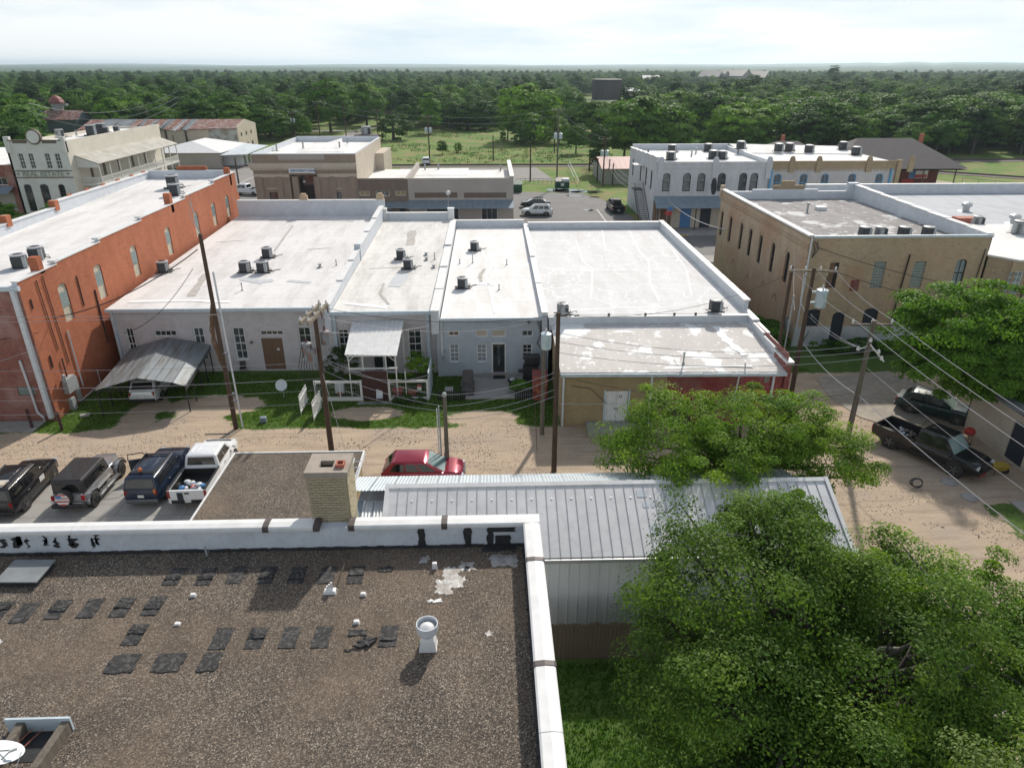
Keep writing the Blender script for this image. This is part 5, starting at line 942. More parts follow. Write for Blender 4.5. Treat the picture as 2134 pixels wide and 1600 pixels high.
MB().box(-95, x1, 112.6, 138, 7.0, 7.2).build('roof', 'roofC', T)
# ---- small white-roofed diner-like building, warehouse, elevator, sheds
T = thing('white_hipped_building', 'small grey building with white hipped metal roof and long canopy', 'building', (-66, 172, 0))
x0, x1_, y0, y1 = -76, -60, 164, 184; MB().box(x0, x1_, y0, y1, 0, 3.3).build('wall', 'greyplaster', T)
MB().add([(x0 - .5, y0 - .5, 3.3), (x1_ + .5, y0 - .5, 3.3), (x1_ + .5, y1, 3.3), (x0 - .5, y1, 3.3), ((x0 + x1_) / 2, y0 + 6, 5.2), ((x0 + x1_) / 2, y1 - 6, 5.2)], [(0, 1, 4), (1, 2, 5, 4), (2, 3, 5), (3, 0, 4, 5), (0, 3, 2, 1)]).build('roof', 'cap', T)
MB().prism([(x1_ + .5, 162.5, 2.8), (x1_ + 5.5, 165, 2.7), (x1_ + 5.5, 182, 2.9), (x1_ + .5, 180, 3.6)], (0, 0, .15)).build('canopy', 'lightsheet', T); MB().box(x1_, x1_ + 3.8, 166, 178, 0, 2.8).build('shopfront', 'whitebrick', T); [MB().box(x1_ + 3.8, x1_ + 3.9, y, y + 1.2, .3, 2.2).build('shop_window', 'glass', T) for y in (168, 171, 174)]
T = thing('rusty_warehouse', 'long derelict warehouse with torn rusty metal roof and peeling walls', 'building', (-82, 195, 0))
p0, p1, p2 = Vector((-103, 189, 0)), Vector((-64, 189, 0)), Vector((-61.5, 205, 0))
M['peeling'] = mat('peeling_white_wall', (.42, .43, .41), (.28, .25, .21), .5, .45, .6, rough=.9, fine=(.2, .18, .16), fscale=1, famt=.5, detail=9)
MB().box(-103, -71, 189, 204, 0, 6.2).build('wall', 'creamwall', T); MB().box(-71, -64, 188.9, 204, 0, 6.6).build('peeling_wall', 'peeling', T); MB().prism([(-64, 188.8, 0), (-64, 204, 0), (-64, 204, 6.8), (-64, 196, 8.2), (-64, 188.8, 6.8)], (.3, 0, 0)).build('gable_wall', 'creamwall', T)
for x in (-68, ): MB().box(x, x + 1.6, 188.8, 188.9, .8, 2.8).build('window', 'black', T)
for y in (191, 195, 199): MB().box(-63.69, -63.6, y, y + .9, 1, 2.6).box(-63.69, -63.6, y, y + .6, 4.5, 5.3).build('window', 'black', T)
for k in range(40):
    x = -103.5 + k * .99; tear = x < -76; dz = rnd.uniform(-.35, .1) if tear else 0; m_ = 'galv_old' if tear and rnd.random() < .35 else 'rustroof'
    MB().prism([(x, 188.4 - (rnd.uniform(-.6, .8) if tear else 0), 6.3 + dz), (x + .97, 188.4 - (rnd.uniform(-.6, .8) if tear else 0), 6.3 + dz + (rnd.uniform(-.3, .3) if tear else 0)), (x + .97, 196.5, 8.1), (x, 196.5, 8.1)], (0, 0, .08)).build('roof_sheet', m_, T)
MB().prism([(-103.5, 196.5, 8.1), (-64, 196.5, 8.1), (-64, 204.5, 6.3), (-103.5, 204.5, 6.3)], (0, 0, .08)).build('rear_roof', 'rustroof', T)
for k in range(26): x = rnd.uniform(-100, -77); MB().obox((x, 189 + rnd.uniform(-.5, 2), 6.2 + rnd.uniform(-.4, .4)), (rnd.uniform(1.5, 4), .35, .05), rnd.uniform(-.6, .6), rnd.uniform(-.5, .3)).build('loose_sheet', rnd.choice(['galv_old', 'rustroof', 'peeling']), T)
for x in (-98, -92, -87, -82, -77): MB().box(x, x + .4, 188.7, 189, 0, 6.2).build('wall_post', 'brownstrip', T)
for x in (-90, -75): MB().box(x, x + 3, 188.85, 189, .3, 2.8).build('blue_patch', 'awning_blue', T)
M['redtin'] = mat('red_tin_roof', (.26, .07, .06), (.20, .06, .05), 2, rough=.6, stretch=(3, .5, 1))
T = thing('grain_elevator', 'grey metal elevator house with rusty gable roof and red domed tower', 'building', (-146, 264, 0))
MB().box(-153, -141, 258, 268, 0, 3.9).build('wall', mat('dark_grey_sheet', (.12, .15, .16), None, 1, rough=.6), T); MB().prism([(-153.5, 257.5, 3.9), (-140.5, 257.5, 3.9), (-140.5, 263, 6.6), (-153.5, 263, 6.6)], (0, 0, .2)).prism([(-153.5, 263, 6.6), (-140.5, 263, 6.6), (-140.5, 268.5, 3.9), (-153.5, 268.5, 3.9)], (0, 0, .2)).build('roof', 'rustroof', T)
MB().prism([(-141, 258, 3.9), (-141, 268, 3.9), (-141, 263, 6.5)], (.1, 0, 0)).build('gable', 'awning_blue', T)
MB().lathe((-149.5, 264, 5.6), [(1.4, 0), (1.9, 3.0), (2.1, 3.4)], 10).build('hopper', 'meter', T); MB().lathe((-149.5, 264, 9), [(2.2, 0), (2.5, .3), (1.8, 1.6), (.9, 2.3), (.2, 2.6)], 10).build('dome', 'redtin', T); MB().box(-147.6, -146, 263.5, 264.5, 8.2, 8.9).build('arm', 'meter', T)
T = thing('red_roofed_shed', 'small grey shed with red tin roof beside the utility poles', 'shed', (25.5, 145, 0))
MB().box(21.8, 31, 138, 152, 0, 2.9).build('wall', mat('shed_block', (.30, .30, .27), None, 1, rough=.9), T)
for k in range(10): x = 21.4 + k; MB().prism([(x, 137.5, 2.9), (x + .98, 137.5, 2.9), (x + .98, 145, 4.3), (x, 145, 4.3)], (0, 0, .07)).prism([(x, 145, 4.3), (x + .98, 145, 4.3), (x + .98, 152.5, 2.9), (x, 152.5, 2.9)], (0, 0, .07)).build('roof_sheet', 'redtin', T)
T = thing('storage_tank', 'big dark rust-brown round storage tank far beyond the field', 'tank', (79.7, 508, 0)); n = 36
tk = MB().lathe((79.7, 508, 0), [(9.6, 0), (9.6, 12)], n).build('shell', mat('tank_rust', (.055, .038, .04), (.035, .028, .03), .5, rough=.7, stretch=(2, 2, .2)), T); MB().lathe((79.7, 508, 12), [(9.9, 0), (9.9, .4), (9.4, .45)], n).build('rim', 'black', T)
for k in range(n): a = 2 * math.pi * k / n; piece('rib', 'black', T, (79.7 + 9.65 * math.cos(a), 508 + 9.65 * math.sin(a), 6), (.35, .35, 11.8), a)
for nm, lab, x, y, w_, d_, h_, m_ in (('grey_metal_shed', 'grey metal shed right of the dark storage tank', 103, 520, 15, 16, 5, 'awning_blue'), ('blue_container', 'blue container among the far trees', 112, 430, 9, 4, 3.2, 'blue')):
    T = thing(nm, lab, 'shed', (x, y, 0)); MB().box(x - w_ / 2, x + w_ / 2, y - d_ / 2, y + d_ / 2, 0, h_).build('body', m_, T); MB().prism([(x - w_ / 2 - .3, y - d_ / 2 - .3, h_), (x + w_ / 2 + .3, y - d_ / 2 - .3, h_), (x + w_ / 2 + .3, y + d_ / 2, h_ + 1.2), (x - w_ / 2 - .3, y + d_ / 2, h_ + 1.2)], (0, 0, .2)).build('roof', 'awning_blue', T)
def gable_house(lab, x, y, w_, d_, h_, hr, rz, group=None):
    T = thing('apartment_house', lab, 'building', (x, y, 0), 0, group); MB().box(x - w_ / 2, x + w_ / 2, y - d_ / 2, y + d_ / 2, 0, h_).prism([(x - w_ / 2, y - d_ / 2, h_), (x + w_ / 2, y - d_ / 2, h_), (x, y - d_ / 2, h_ + hr)], (0, d_, 0)).build('wall', 'greyplaster', T)
    for s_ in (-1, 1): MB().prism([(x, y - d_ / 2 - 1, h_ + hr), (x + s_ * (w_ / 2 + 1), y - d_ / 2 - 1, h_ - .3), (x + s_ * (w_ / 2 + 1), y + d_ / 2 + 1, h_ - .3), (x, y + d_ / 2 + 1, h_ + hr)], (0, 0, .5)).build('roof', 'navy', T)
    for i in range(3):
        for j in range(2): MB().box(x - w_ / 2 + 3 + i * 6, x - w_ / 2 + 5 + i * 6, y - d_ / 2 - .1, y - d_ / 2, .8 + j * 2.6, 2.3 + j * 2.6).build('window', 'glass', T)
    T.rotation_euler.z = rz
for lab, px, w_, h_, rz in (('leftmost far apartment house with navy gabled roof', 1487, 24, 8, .9), ('far apartment house with tallest navy gable, between two others', 1530, 26, 9, .8), ('rightmost far apartment house with low navy gables', 1572, 24, 7.5, .9)):
    p = G(px, 176); gable_house(lab, p.x, p.y, w_, 30, h_, 6.5, rz)
T = thing('far_white_house', 'small white house in the trees left of the far apartments', 'house', (150, 700, 0)); MB().box(145, 154, 698, 706, 0, 8).build('wall', 'greyplaster', T); MB().prism([(142, 695, 9), (158, 695, 9), (158, 701, 12), (142, 701, 12)], (0, 0, .4)).prism([(142, 701, 12), (158, 701, 12), (158, 707, 9), (142, 707, 9)], (0, 0, .4)).build('roof', 'meter', T)
# ---- old railway depot
T = thing('railway_depot', 'red brown wooden depot with broad grey shingled hip roof at the right', 'building', (78, 128, 0))
def hip(T, x0, x1, y0, y1, ze, zr_, inset, m, nm='roof'):
    yc_ = (y0 + y1) / 2; MB().add([(x0, y0, ze), (x1, y0, ze), (x1, y1, ze), (x0, y1, ze), (x0 + inset, yc_, zr_), (x1 - inset, yc_, zr_)], [(0, 1, 5, 4), (1, 2, 5), (2, 3, 4, 5), (3, 0, 4), (3, 2, 1, 0)]).add([(x0, y0, ze - .25), (x1, y0, ze - .25), (x1, y1, ze - .25), (x0, y1, ze - .25)], [(3, 2, 1, 0)]).build(nm, m, T)
MB().box(66, 84, 132.5, 142, 0, 4.0).build('wall', 'depotwood', T); hip(T, 63, 87.5, 129.3, 146, 3.8, 8.4, 7, 'shingle'); hip(T, 50, 66, 134, 148, 4.3, 7.6, 6, 'shingle', 'rear_roof'); hip(T, 60, 71.5, 124, 134, 3.5, 5.9, 4.5, 'shingle', 'porch_roof')
p = atY(1978, 310, 124); MB().box(83.3, 83.9, 139.5, 140.1, 3, 9.0).build('chimney', 'redpot', T); MB().box(57.6, 58.2, 143, 143.6, 5, 8.5).build('chimney', 'redpot', T)
Wd = Wall('-y', 132.5); Wd.panel(T, 'dark_door', 'black', (73, 75.5, 0, 2.7), -.05, .06)
fl_ = Wd.panel(T, 'mural', 'plate', (78.5, 82, 1.7, 3.4), -.08, .04); piece('mural_stripe', 'red', fl_, (80.7, 132.4, 2.1), (2.3, .02, .6)); piece('mural_field', 'blue', fl_, (79.1, 132.4, 2.55), (1.1, .02, 1.6)); Wd.panel(T, 'red_panel', 'red', (77.4, 79.6, .2, 1.5), -.1, .05)
for x in (73.5, 80, 86): MB().tube((x, 130.5, 0), (x, 130.5, 3.9), .12, n=6).build('porch_post', 'brownwood', T)

# ================================================================== air conditioners and roof fittings
def make_ac(kind='dark'):
    T = thing('ac_unit', 'x', 'air conditioner')
    if kind == 'round': MB().lathe((0, 0, .06), [(.42, 0), (.42, .7)], 14).build('case', 'acgrey', T)
    else: MB().box(-.39, .39, -.39, .39, .08, .82).build('case', 'acbody', T, bevel=.09)
    MB().lathe((0, 0, .82), [(.45 if kind != 'round' else .43, 0), (.45 if kind != 'round' else .43, .05), (.30, .09)], 12).build('top', 'actop', T)
    MB().lathe((0, 0, .90), [(.29, 0), (.29, .012), (.05, .03)], 12).build('fan_guard', 'black', T)
    MB().box(.2, .41, -.42, -.30, .12, .78).build('access_panel', 'acgrey' if kind == 'dark' else 'acbody', T)
    b = MB(); b.box(-.62, .62, -.32, -.22, 0, .07).box(-.62, .62, .22, .32, 0, .07); b.build('base_rail', 'black', T)
    MB().path([(.42, -.1, .25), (.62, -.12, .2), (.72, .1, .05), (.8, .5, .03), (1.15, .7, .03), (1.2, 1.0, -.1)], .028, 5).path([(.42, 0, .35), (.6, .05, .3), (.66, .2, .05), (.9, .62, .03)], .018, 4).build('line_set', 'black', T)
    fi = MB()
    for k in range(7): fi.box(-.397, .397, -.397, .397, .14 + k * .09, .15 + k * .09)
    fi.build('fins', 'black', T); return T
ACP, ACR, NAC = make_ac(), make_ac('round'), [0, 0]
def ac(label, c, rz=0., sc=1., group='air conditioners on the roofs', kind='dark'):
    i = 0 if kind == 'dark' else 1; p = (ACP, ACR)[i]; o = p if NAC[i] == 0 else copy_tree(p); NAC[i] += 1
    o.location = c; o.rotation_euler.z = rz; o.scale = (sc,) * 3; o['label'] = label; o['group'] = group; return o
def on(px, py, z0, z1, ya_, yb_):    # foot of something standing on a roof that rises from z0 at ya_ to z1 at yb_
    k = (z1 - z0) / (yb_ - ya_); d = _ray(px, py); t = (z0 - k * ya_ - CAMZ) / (d.z - k * d.y); return Vector((0, 0, CAMZ)) + d * t
RA = (5.1, 5.92, 48.5, 78); RB = (4.97, 5.75, 48, 76.4); RC_ = (4.64, 5.05, 47.2, 75.6)
for px, py, lab, a_ in ((342, 567, 'lone dark condenser beside the red brick wall on the lilac building roof', .3), (512, 567, 'left condenser of the three on the lilac building roof', .1), (558, 537, 'rear condenser of the three on the lilac building roof', .2), (549, 567, 'front right condenser of the three on the lilac building roof', 0.)): ac(lab, on(px, py, *RA), a_, 1.05)
for px, py, lab in ((836, 540, 'rear condenser of the pair on the garden building roof'), (851, 560, 'front condenser of the pair on the garden building roof')): ac(lab, on(px, py, *RB), .15)
for px, py, lab in ((989, 522, 'farther condenser on the blue grey building roof'), (964, 600, 'nearer condenser on the blue grey building roof')): ac(lab, on(px, py, *RC_), .05)
ac('pale condenser behind the pole on the edge of the store roof', G(1172, 655, 5.0), 0, .95, kind='round'); ac('dark condenser at the front right corner of the store roof', G(1490, 648, 5.0), 0, 1.0)
ac('dark condenser at the near corner of the red brick hall roof', G(45, 560, 8.75), .4, 1.1); ac('grey sided condenser just behind the brick pier of the red brick hall', G(80, 543, 8.78), .3, 1.1)
ac('upper condenser of the stacked looking pair far along the red hall roof', G(362, 393, 9.5), .4, 1.5); ac('lower condenser of the stacked looking pair far along the red hall roof', G(366, 407, 9.45), .4, 1.25)
for px, lab, k_ in ((1800, 'leftmost condenser at the rear edge of the tan brick block roof', 'dark'), (1832, 'grey ribbed condenser, second from the left on the tan brick block roof', 'round'), (1882, 'third condenser from the left on the tan brick block roof', 'dark'), (1932, 'rightmost condenser with pale panel on the tan brick block roof', 'dark')): ac(lab, G(px, 494, 8.1), 0, 1.0, kind=k_)
ac('large grey ribbed condenser on the brown brick annex roof', G(2122, 488, 7.55), 0, 1.35, kind='round'); ac('round topped condenser seen over the parapet beside the annex', G(2035, 470, 7.4), 0, 1.0, kind='round')
for px, py, z, lab in ((1397, 334, 8.6, 'left condenser near the street on the white two-storey roof'), (1400, 318, 8.6, 'rear left condenser on the white two-storey roof'), (1475, 316, 8.6, 'rear middle condenser on the white two-storey roof'), (1485, 331, 8.6, 'condenser by the middle finial of the white two-storey roof'), (1504, 332, 8.6, 'condenser right of the middle finial on the white two-storey roof'), (1622, 316, 9.0, 'leftmost condenser on the whitewashed building roof'), (1644, 315, 9.0, 'second condenser on the whitewashed building roof'), (1685, 319, 8.8, 'third condenser on the whitewashed building roof'), (1756, 312, 9.0, 'rear right condenser on the whitewashed building roof'), (1783, 323, 8.8, 'rightmost condenser on the whitewashed building roof'), (1543, 311, 9.3, 'condenser on the rear parapet of the white two-storey roof')): ac(lab, G(px, py, z), .1, 1.35)
for px, py, lab in ((192, 283, 'tall condenser stack on the balcony building roof'), (211, 279, 'large dark condenser on the balcony building roof'), (222, 279, 'small condenser right of the large one on the balcony building roof'), (244, 277, 'rightmost condenser on the balcony building roof')): ac(lab, G(px, py, 9.9), .5, 2.0 if px < 215 else 1.3)
ac('round drum vent unit behind the crest of the balcony building', G(126, 287, 9.9), .5, 1.5, kind='round'); ac('condenser on the platform behind the bank roof', G(764, 285, 9.9), .1, 1.9, kind='round'); ac('dark condenser on the brown storefront roof beside the bank', G(805, 332, 5.6), 0, 1.3)
def pipe_vent(lab, c, h=.5, r=.05, kind='roof_vent', m='meter'):
    solo(MB().lathe(c, [(r * 3, 0), (r, .06), (r, h), (r * 1.5, h + .01), (r * 1.5, h + .1)], 8), kind, m, lab, 'vent', 'small vents on the flat roofs')
for px, py, R_, lab, h in ((985, 548, RC_, 'tall pipe vent between the condensers of the blue grey building', .9), (958, 549, RC_, 'short vent left of the tall pipe on the blue grey roof', .3), (1040, 604, RC_, 'pipe vent right of the nearer condenser on the blue grey roof', .35), (1056, 552, RC_, 'thin spike vent at the right of the blue grey roof', .4), (888, 532, RB, 'upper dome vent on the garden building roof', .15), (889, 542, RB, 'middle dome vent on the garden building roof', .15), (904, 558, RB, 'lower dome vent on the garden building roof', .15), (906, 541, RB, 'thin pipe vent right of the dome vents', .55), (667, 557, RA, 'dome vent on the right of the lilac building roof', .2), (701, 553, RA, 'thin pipe by the party wall on the lilac roof', .4), (505, 605, RA, 'thin pipe near the front of the lilac building roof', .5)): pipe_vent(lab, on(px, py, *R_), h, .1 if h < .25 else .04)
for px, py, z, lab in ((577, 314, 9.4, 'left vent on the bank roof'), (632, 309, 9.5, 'middle vent on the bank roof'), (708, 309, 9.5, 'right vent on the bank roof'), (724, 299, 9.6, 'rear right vent on the bank roof'), (886, 355, 5.7, 'left pipe vent on the grey storefront roof'), (914, 353, 5.75, 'dome vent on the grey storefront roof'), (1043, 357, 5.7, 'right pipe vent on the grey storefront roof'), (1441, 326, 8.6, 'pipe vent on the white two-storey roof'), (1450, 321, 8.6, 'thin pipe vent behind on the white two-storey roof'), (1537, 321, 8.6, 'pipe vent at the right of the white two-storey roof'), (160, 283, 9.9, 'vent on the balcony building roof')): pipe_vent(lab, G(px, py, z), .8, .12)
# fittings on the near gravel roof
def near(px, py): return G(px, py, 8.2)
c = near(893, 1347); T = thing('roof_ventilator', 'big white round roof ventilator on a square base on the gravel roof', 'vent', c)
MB().prism([(c.x - .21, c.y - .19, c.z), (c.x + .21, c.y - .19, c.z), (c.x + .21, c.y + .19, c.z), (c.x - .21, c.y + .19, c.z)], (0, 0, .04)).loft([[(c.x + a * s_, c.y + b * s_ * .95, c.z + z) for a, b in ((-1, -1), (1, -1), (1, 1), (-1, 1))] for s_, z in ((.20, .04), (.17, .28), (.12, .40))]).build('base', 'cap', T)
MB().lathe(c + Vector((0, 0, .36)), [(.13, 0), (.17, .05), (.245, .14), (.26, .2), (.26, .38), (.24, .38), (.24, .22), (.2, .2)], 24).build('collar', 'parapet', T, smooth=True); MB().lathe(c + Vector((0, 0, .60)), [(.19, 0), (.17, .04), (.05, .10), (.01, .115)], 20).build('cone_cap', 'cap', T, smooth=True)
c = near(688, 1233); T = thing('pipe_flashing', 'white flashing with three short pipes on the gravel roof', 'vent', c); MB().loft([[(c.x + a * s_ * 1.0, c.y + b * s_ * .6, c.z + z) for a, b in ((-1, -1), (1, -1), (1, 1), (-1, 1))] for s_, z in ((.18, 0), (.15, .07), (.11, .09))]).build('base', 'cap', T)
for dx in (-.06, 0, .06): MB().tube((c.x + dx, c.y, c.z + .08), (c.x + dx, c.y, c.z + .26 + dx), .028).build('pipe', 'cap', T)
for i, (px, py, lab) in enumerate(((403, 1242, 'small white cube vent near the mats, left of the pipes'), (370, 1301, 'small flat white vent below the middle mats'), (757, 1240, 'small rounded white vent right of the pipe flashing'), (743, 1298, 'small rounded white vent above the lower row of mats'), (906, 1184, 'tall white capped vent at the silver patches'), (974, 1182, 'black stub vent in a silver square'), (-4, 1340, 'white vent cut by the left edge'))):
    c = near(px, py); m_ = 'tar' if i == 5 else 'cap'; h_ = (.09, .06, .09, .09, .2, .08, .1)[i]
    T = thing('cube_vent', lab, 'vent', c, group='little vents on the gravel roof'); MB().box(c.x - .065, c.x + .065, c.y - .05, c.y + .05, c.z, c.z + h_).build('cap', m_, T, bevel=.02); MB().box(c.x - .085, c.x + .085, c.y - .07, c.y + .07, c.z, c.z + .015).build('base', 'silverpatch', T)
T = thing('roof_hatch', 'flat grey lid over a low box at the left of the gravel roof', 'hatch', near(60, 1220)); p = [near(*q) for q in ((-8, 1224), (80, 1224), (120, 1177), (35, 1177))]
MB().prism([(a.x, a.y, 8.36) for a in p], (0, 0, .03)).build('lid', mat('grey_membrane', (.22, .24, .25), (.17, .185, .19), 2.5, rough=.6), T); c = sum(p, Vector()) / 4; MB().prism([(c.x + (a.x - c.x) * .92, c.y + (a.y - c.y) * .9, 8.2) for a in p], (0, 0, .16)).build('box', 'tar', T)
a, b = near(640, 1165), near(702, 1232); solo(MB().path([G(728, 1150, 8.22), G(712, 1190, 8.4), G(700, 1235, 8.22)], .012, 4), 'rope', 'wood', 'thin tan pole lying up from the white pipe flashing', 'pole')
solo(MB().path([(G(440, 1138, 8.22)), G(434, 1150, 8.22)], .02, 5).tube(G(431, 1157, 8.2), G(431, 1157, 8.2) + Vector((0, 0, .3)), .03), 'thin_pipe', 'meter', 'thin grey pipe standing near the front parapet', 'pipe')
# curb box with satellite dish, bottom left
T = thing('skylight_curb', 'open wooden box curb on the gravel roof beside the satellite dish', 'curb', near(60, 1560))
for (x0, y0, x1, y1) in ((10, 1590, 60, 1513), (95, 1590, 150, 1515)): a, b = near(x0, y0), near(x1, y1); MB().prism([(a.x - .07, a.y - .3, 8.2), (a.x + .09, a.y - .3, 8.2), (b.x + .06, b.y, 8.2), (b.x - .1, b.y, 8.2)], (0, 0, .28)).build('side', 'pole_grey', T)
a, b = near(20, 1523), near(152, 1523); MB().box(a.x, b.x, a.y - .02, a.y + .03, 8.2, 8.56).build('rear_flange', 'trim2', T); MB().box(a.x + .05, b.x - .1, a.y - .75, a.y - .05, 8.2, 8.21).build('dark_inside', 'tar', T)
for dx in (.28, .5): MB().path([(a.x + dx, a.y - .7, 8.28), (a.x + dx + .25, a.y - .05, 8.3)], .012, 4).build('copper_pipe', 'redpot', T)
c = G(-14, 1578, 8.75); T = thing('satellite_dish', 'pale satellite dish with feed arm at the bottom left corner', 'dish', (c.x, c.y, 8.2)); d = MB(); rr = [(.02, 0), (.2, .012), (.38, .05), (.5, .1)]; d.lathe((0, 0, 0), rr, 28); d.v = [tuple(c + Matrix.Rotation(R(-28), 3, 'X') @ Matrix.Rotation(R(12), 3, 'Y') @ Vector(v)) for v in d.v]; d.build('reflector', 'plasticwhite', T, smooth=True)
MB().path([c + Vector((.0, .1, .05)), c + Vector((.42, -.02, .22))], .014, 5).path([c + Vector((.1, -.3, .0)), c + Vector((.42, -.02, .22))], .012, 5).build('feed_arm', 'rim', T); MB().obox(c + Vector((.46, -.01, .24)), (.12, .07, .06), .5).build('feed_horn', 'cap', T); MB().tube((c.x, c.y - .1, 8.2), c, .03).build('mast', 'meter', T); MB().path([c + Vector((.48, 0, .24)), c + Vector((.62, -.05, .2)), c + Vector((.55, -.3, -.1)), c + Vector((.3, -.4, -.4))], .008, 4).build('cable', 'cap', T)
# ladder at the gap between the low roof and the shed
T = thing('white_ladder', 'white metal ladder frame between the low gravel roof and the shed', 'ladder', (-5.9, 24, 0)); a0, a1 = G(712, 1050, 3.9), G(752, 960, 4.2)
for dx in (0, .38): MB().path([(a0.x + dx - .1, a0.y, 3.75), (a1.x + dx - .28, a1.y, 4.35)], .035, 5).build('side_rail', 'cap', T)
for k in range(8): p = a0.lerp(a1, k / 7.5); MB().path([(p.x - .1 - .18 * k / 7.5, p.y, 3.78 + .6 * k / 8), (p.x + .28 - .18 * k / 7.5, p.y, 3.78 + .6 * k / 8)], .025, 4).build('rung', 'cap', T)
# ================================================================== carport, fences, yards
T = thing('carport', 'grey metal carport with peaked sheet roof against the lilac building', 'carport', (-23.4, 45, 0))
cpx = (-25.95, -20.55); 
for k in range(10):
    for s_ in (0, 1):
        x = [cpx[0], -24.9, -23.3, -21.6, cpx[1]]
y0c, y1c = 41.6, 48.3; prof = [(cpx[0], 1.95), (-25.3, 2.15), (-23.3, 2.65), (-21.2, 2.2), (cpx[1] + .1, 1.9), (cpx[1] + .1, 1.6)]
for i in range(len(prof) - 1):
    n_ = max(1, int(abs(prof[i + 1][0] - prof[i][0]) / .5)); 
    for j in range(n_):
        a = (prof[i][0] + (prof[i + 1][0] - prof[i][0]) * j / n_, prof[i][1] + (prof[i + 1][1] - prof[i][1]) * j / n_); b = (prof[i][0] + (prof[i + 1][0] - prof[i][0]) * (j + 1) / n_, prof[i][1] + (prof[i + 1][1] - prof[i][1]) * (j + 1) / n_)
        MB().prism([(a[0], y0c, a[1]), (b[0], y0c, b[1]), (b[0], y1c, b[1] + .25), (a[0], y1c, a[1] + .25)], (0, 0, .035)).build('roof_sheet', 'galv_old', T)
        MB().prism([(a[0] - .03, y0c, a[1] + .02), (a[0] + .04, y0c, a[1] + .02), (a[0] + .04, y1c, a[1] + .27), (a[0] - .03, y1c, a[1] + .27)], (0, 0, .04)).build('roof_rib', 'galv_old', T)
for x in (cpx[0] + .05, cpx[1] + .05):
    for k in range(5): y = y0c + .1 + k * 1.6; MB().box(x - .035, x + .035, y - .035, y + .035, 0, 1.98 + k * .06).build('post', 'black', T)
MB().box(cpx[0], cpx[1], y0c + .07, y0c + .12, 1.85, 1.92).build('beam', 'black', T); T.rotation_euler.z = R(6.5)
# awning + timber frame + garden fence of the garden building
T = thing('corrugated_awning', 'bright corrugated sheet awning on white timber posts over the garden gate', 'awning', (-8.3, 46.5, 0))
p = [G(718, 740, 3.3), G(827, 742, 3.3), G(842, 669, 4.2), G(735, 667, 4.2)]; n = 22
for i in range(n):
    u0, u1 = i / n, (i + .96) / n; q = [p[0].lerp(p[1], u0), p[0].lerp(p[1], u1), p[3].lerp(p[2], u1), p[3].lerp(p[2], u0)]; k = .02 if i % 2 else 0
    MB().prism([(v.x, v.y, v.z + k) for v in q], (0, 0, .025)).build('sheet', 'cap', T)
ps = [(-9.7, 43.65, 3.25), (-8.75, 43.65, 3.25), (-7.2, 43.65, 3.25), (-6.55, 43.65, 3.25), (-9.4, 46.4, 3.95), (-6.3, 46.4, 3.95)]
for x, y, h_ in ps: piece('post', 'trim', T, (x, y, h_ / 2), (.07, .07, h_))
for q_, e_ in ((p[3], (p[3].x - 1.0, 47.95, 4.5)), (p[2], (p[2].x + 1.0, 47.95, 4.5))): MB().path([q_, e_], .02, 4).build('stay_rod', 'cap', T)
piece('beam', 'trim', T, (-8.1, 43.65, 2.3), (3.3, .08, .1)); piece('beam', 'trim', T, (-8.1, 43.6, 3.24), (3.4, .08, .08)); MB().path([(-9.7, 43.6, 2.85), (-9.3, 43.6, 3.22)], .03, 4).path([(-6.6, 43.6, 2.85), (-7.0, 43.6, 3.22)], .03, 4).build('brace', 'trim', T)
T = thing('garden_fence', 'white framed wire garden fence with maroon board gate', 'fence', (-8.2, 43.3, 0))
def frame_panel(x0, x1, h): 
    for a in (x0, x1): piece('post', 'trim', T, (a, 43.25, h / 2 + .05), (.14, .1, h + .1))
    piece('top_rail', 'trim', T, ((x0 + x1) / 2, 43.25, h), (x1 - x0 - .14, .1, .16)); piece('bottom_rail', 'trim', T, ((x0 + x1) / 2, 43.25, .22), (x1 - x0 - .14, .1, .26 if x0 < -9 else .16)); w3 = MB()
    for k in range(3): z = .4 + k * (h - .5) / 3; w3.box(x0, x1, 43.24, 43.26, z, z + .012)
    for k in range(int((x1 - x0) / .16)): w3.box(x0 + k * .16, x0 + k * .16 + .008, 43.24, 43.26, .2, h)
    w3.build('wire_mesh', 'wire_l', T)
frame_panel(-12.05, -8.95, 1.5); frame_panel(-7.05, -4.45, 1.5); piece('post', 'trim', T, (-10.4, 43.25, .8), (.06, .06, 1.4)); piece('post', 'trim', T, (-5.9, 43.22, 1.0), (.05, .06, 2.4))
for k in range(14): piece('gate_board', 'maroonwood', T, (-8.78 + k * .122, 43.28, 1.15), (.115, .05, 2.2))
MB().box(-6.95, -6.85, 43.1, 43.2, 1.15, 1.3).build('latch', 'black', T); MB().box(-9.2, -6.9, 42.7, 43.15, 0, .06).build('threshold', 'concrete', T)
piece('side_panel', 'trim2', T, (-4.35, 44.6, 1.1), (.08, 2.6, 2.0)); sg = piece('warning_sign', 'plate', T, (-5.0, 43.17, 1.05), (.28, .02, .38)); piece('sign_band', 'red', T, (-5.0, 43.155, 1.17), (.28, .01, .13))
def chair(c, rz, lab, m='plasticwhite'):
    T = thing('garden_chair', lab, 'chair', (0, 0, 0)); MB().box(-.22, .22, -.2, .22, .42, .46).build('seat', m, T, bevel=.015); MB().prism([(-.22, .2, .46), (.22, .2, .46), (.2, .3, .9), (-.2, .3, .9)], (0, .03, 0)).build('backrest', m, T)
    for x in (-.19, .19):
        for y in (-.17, .19): MB().tube((x, y, .42), (x * 1.15, y * 1.25, 0), .014, n=5).build('leg', 'rim', T)
    T.location = c; T.rotation_euler.z = rz
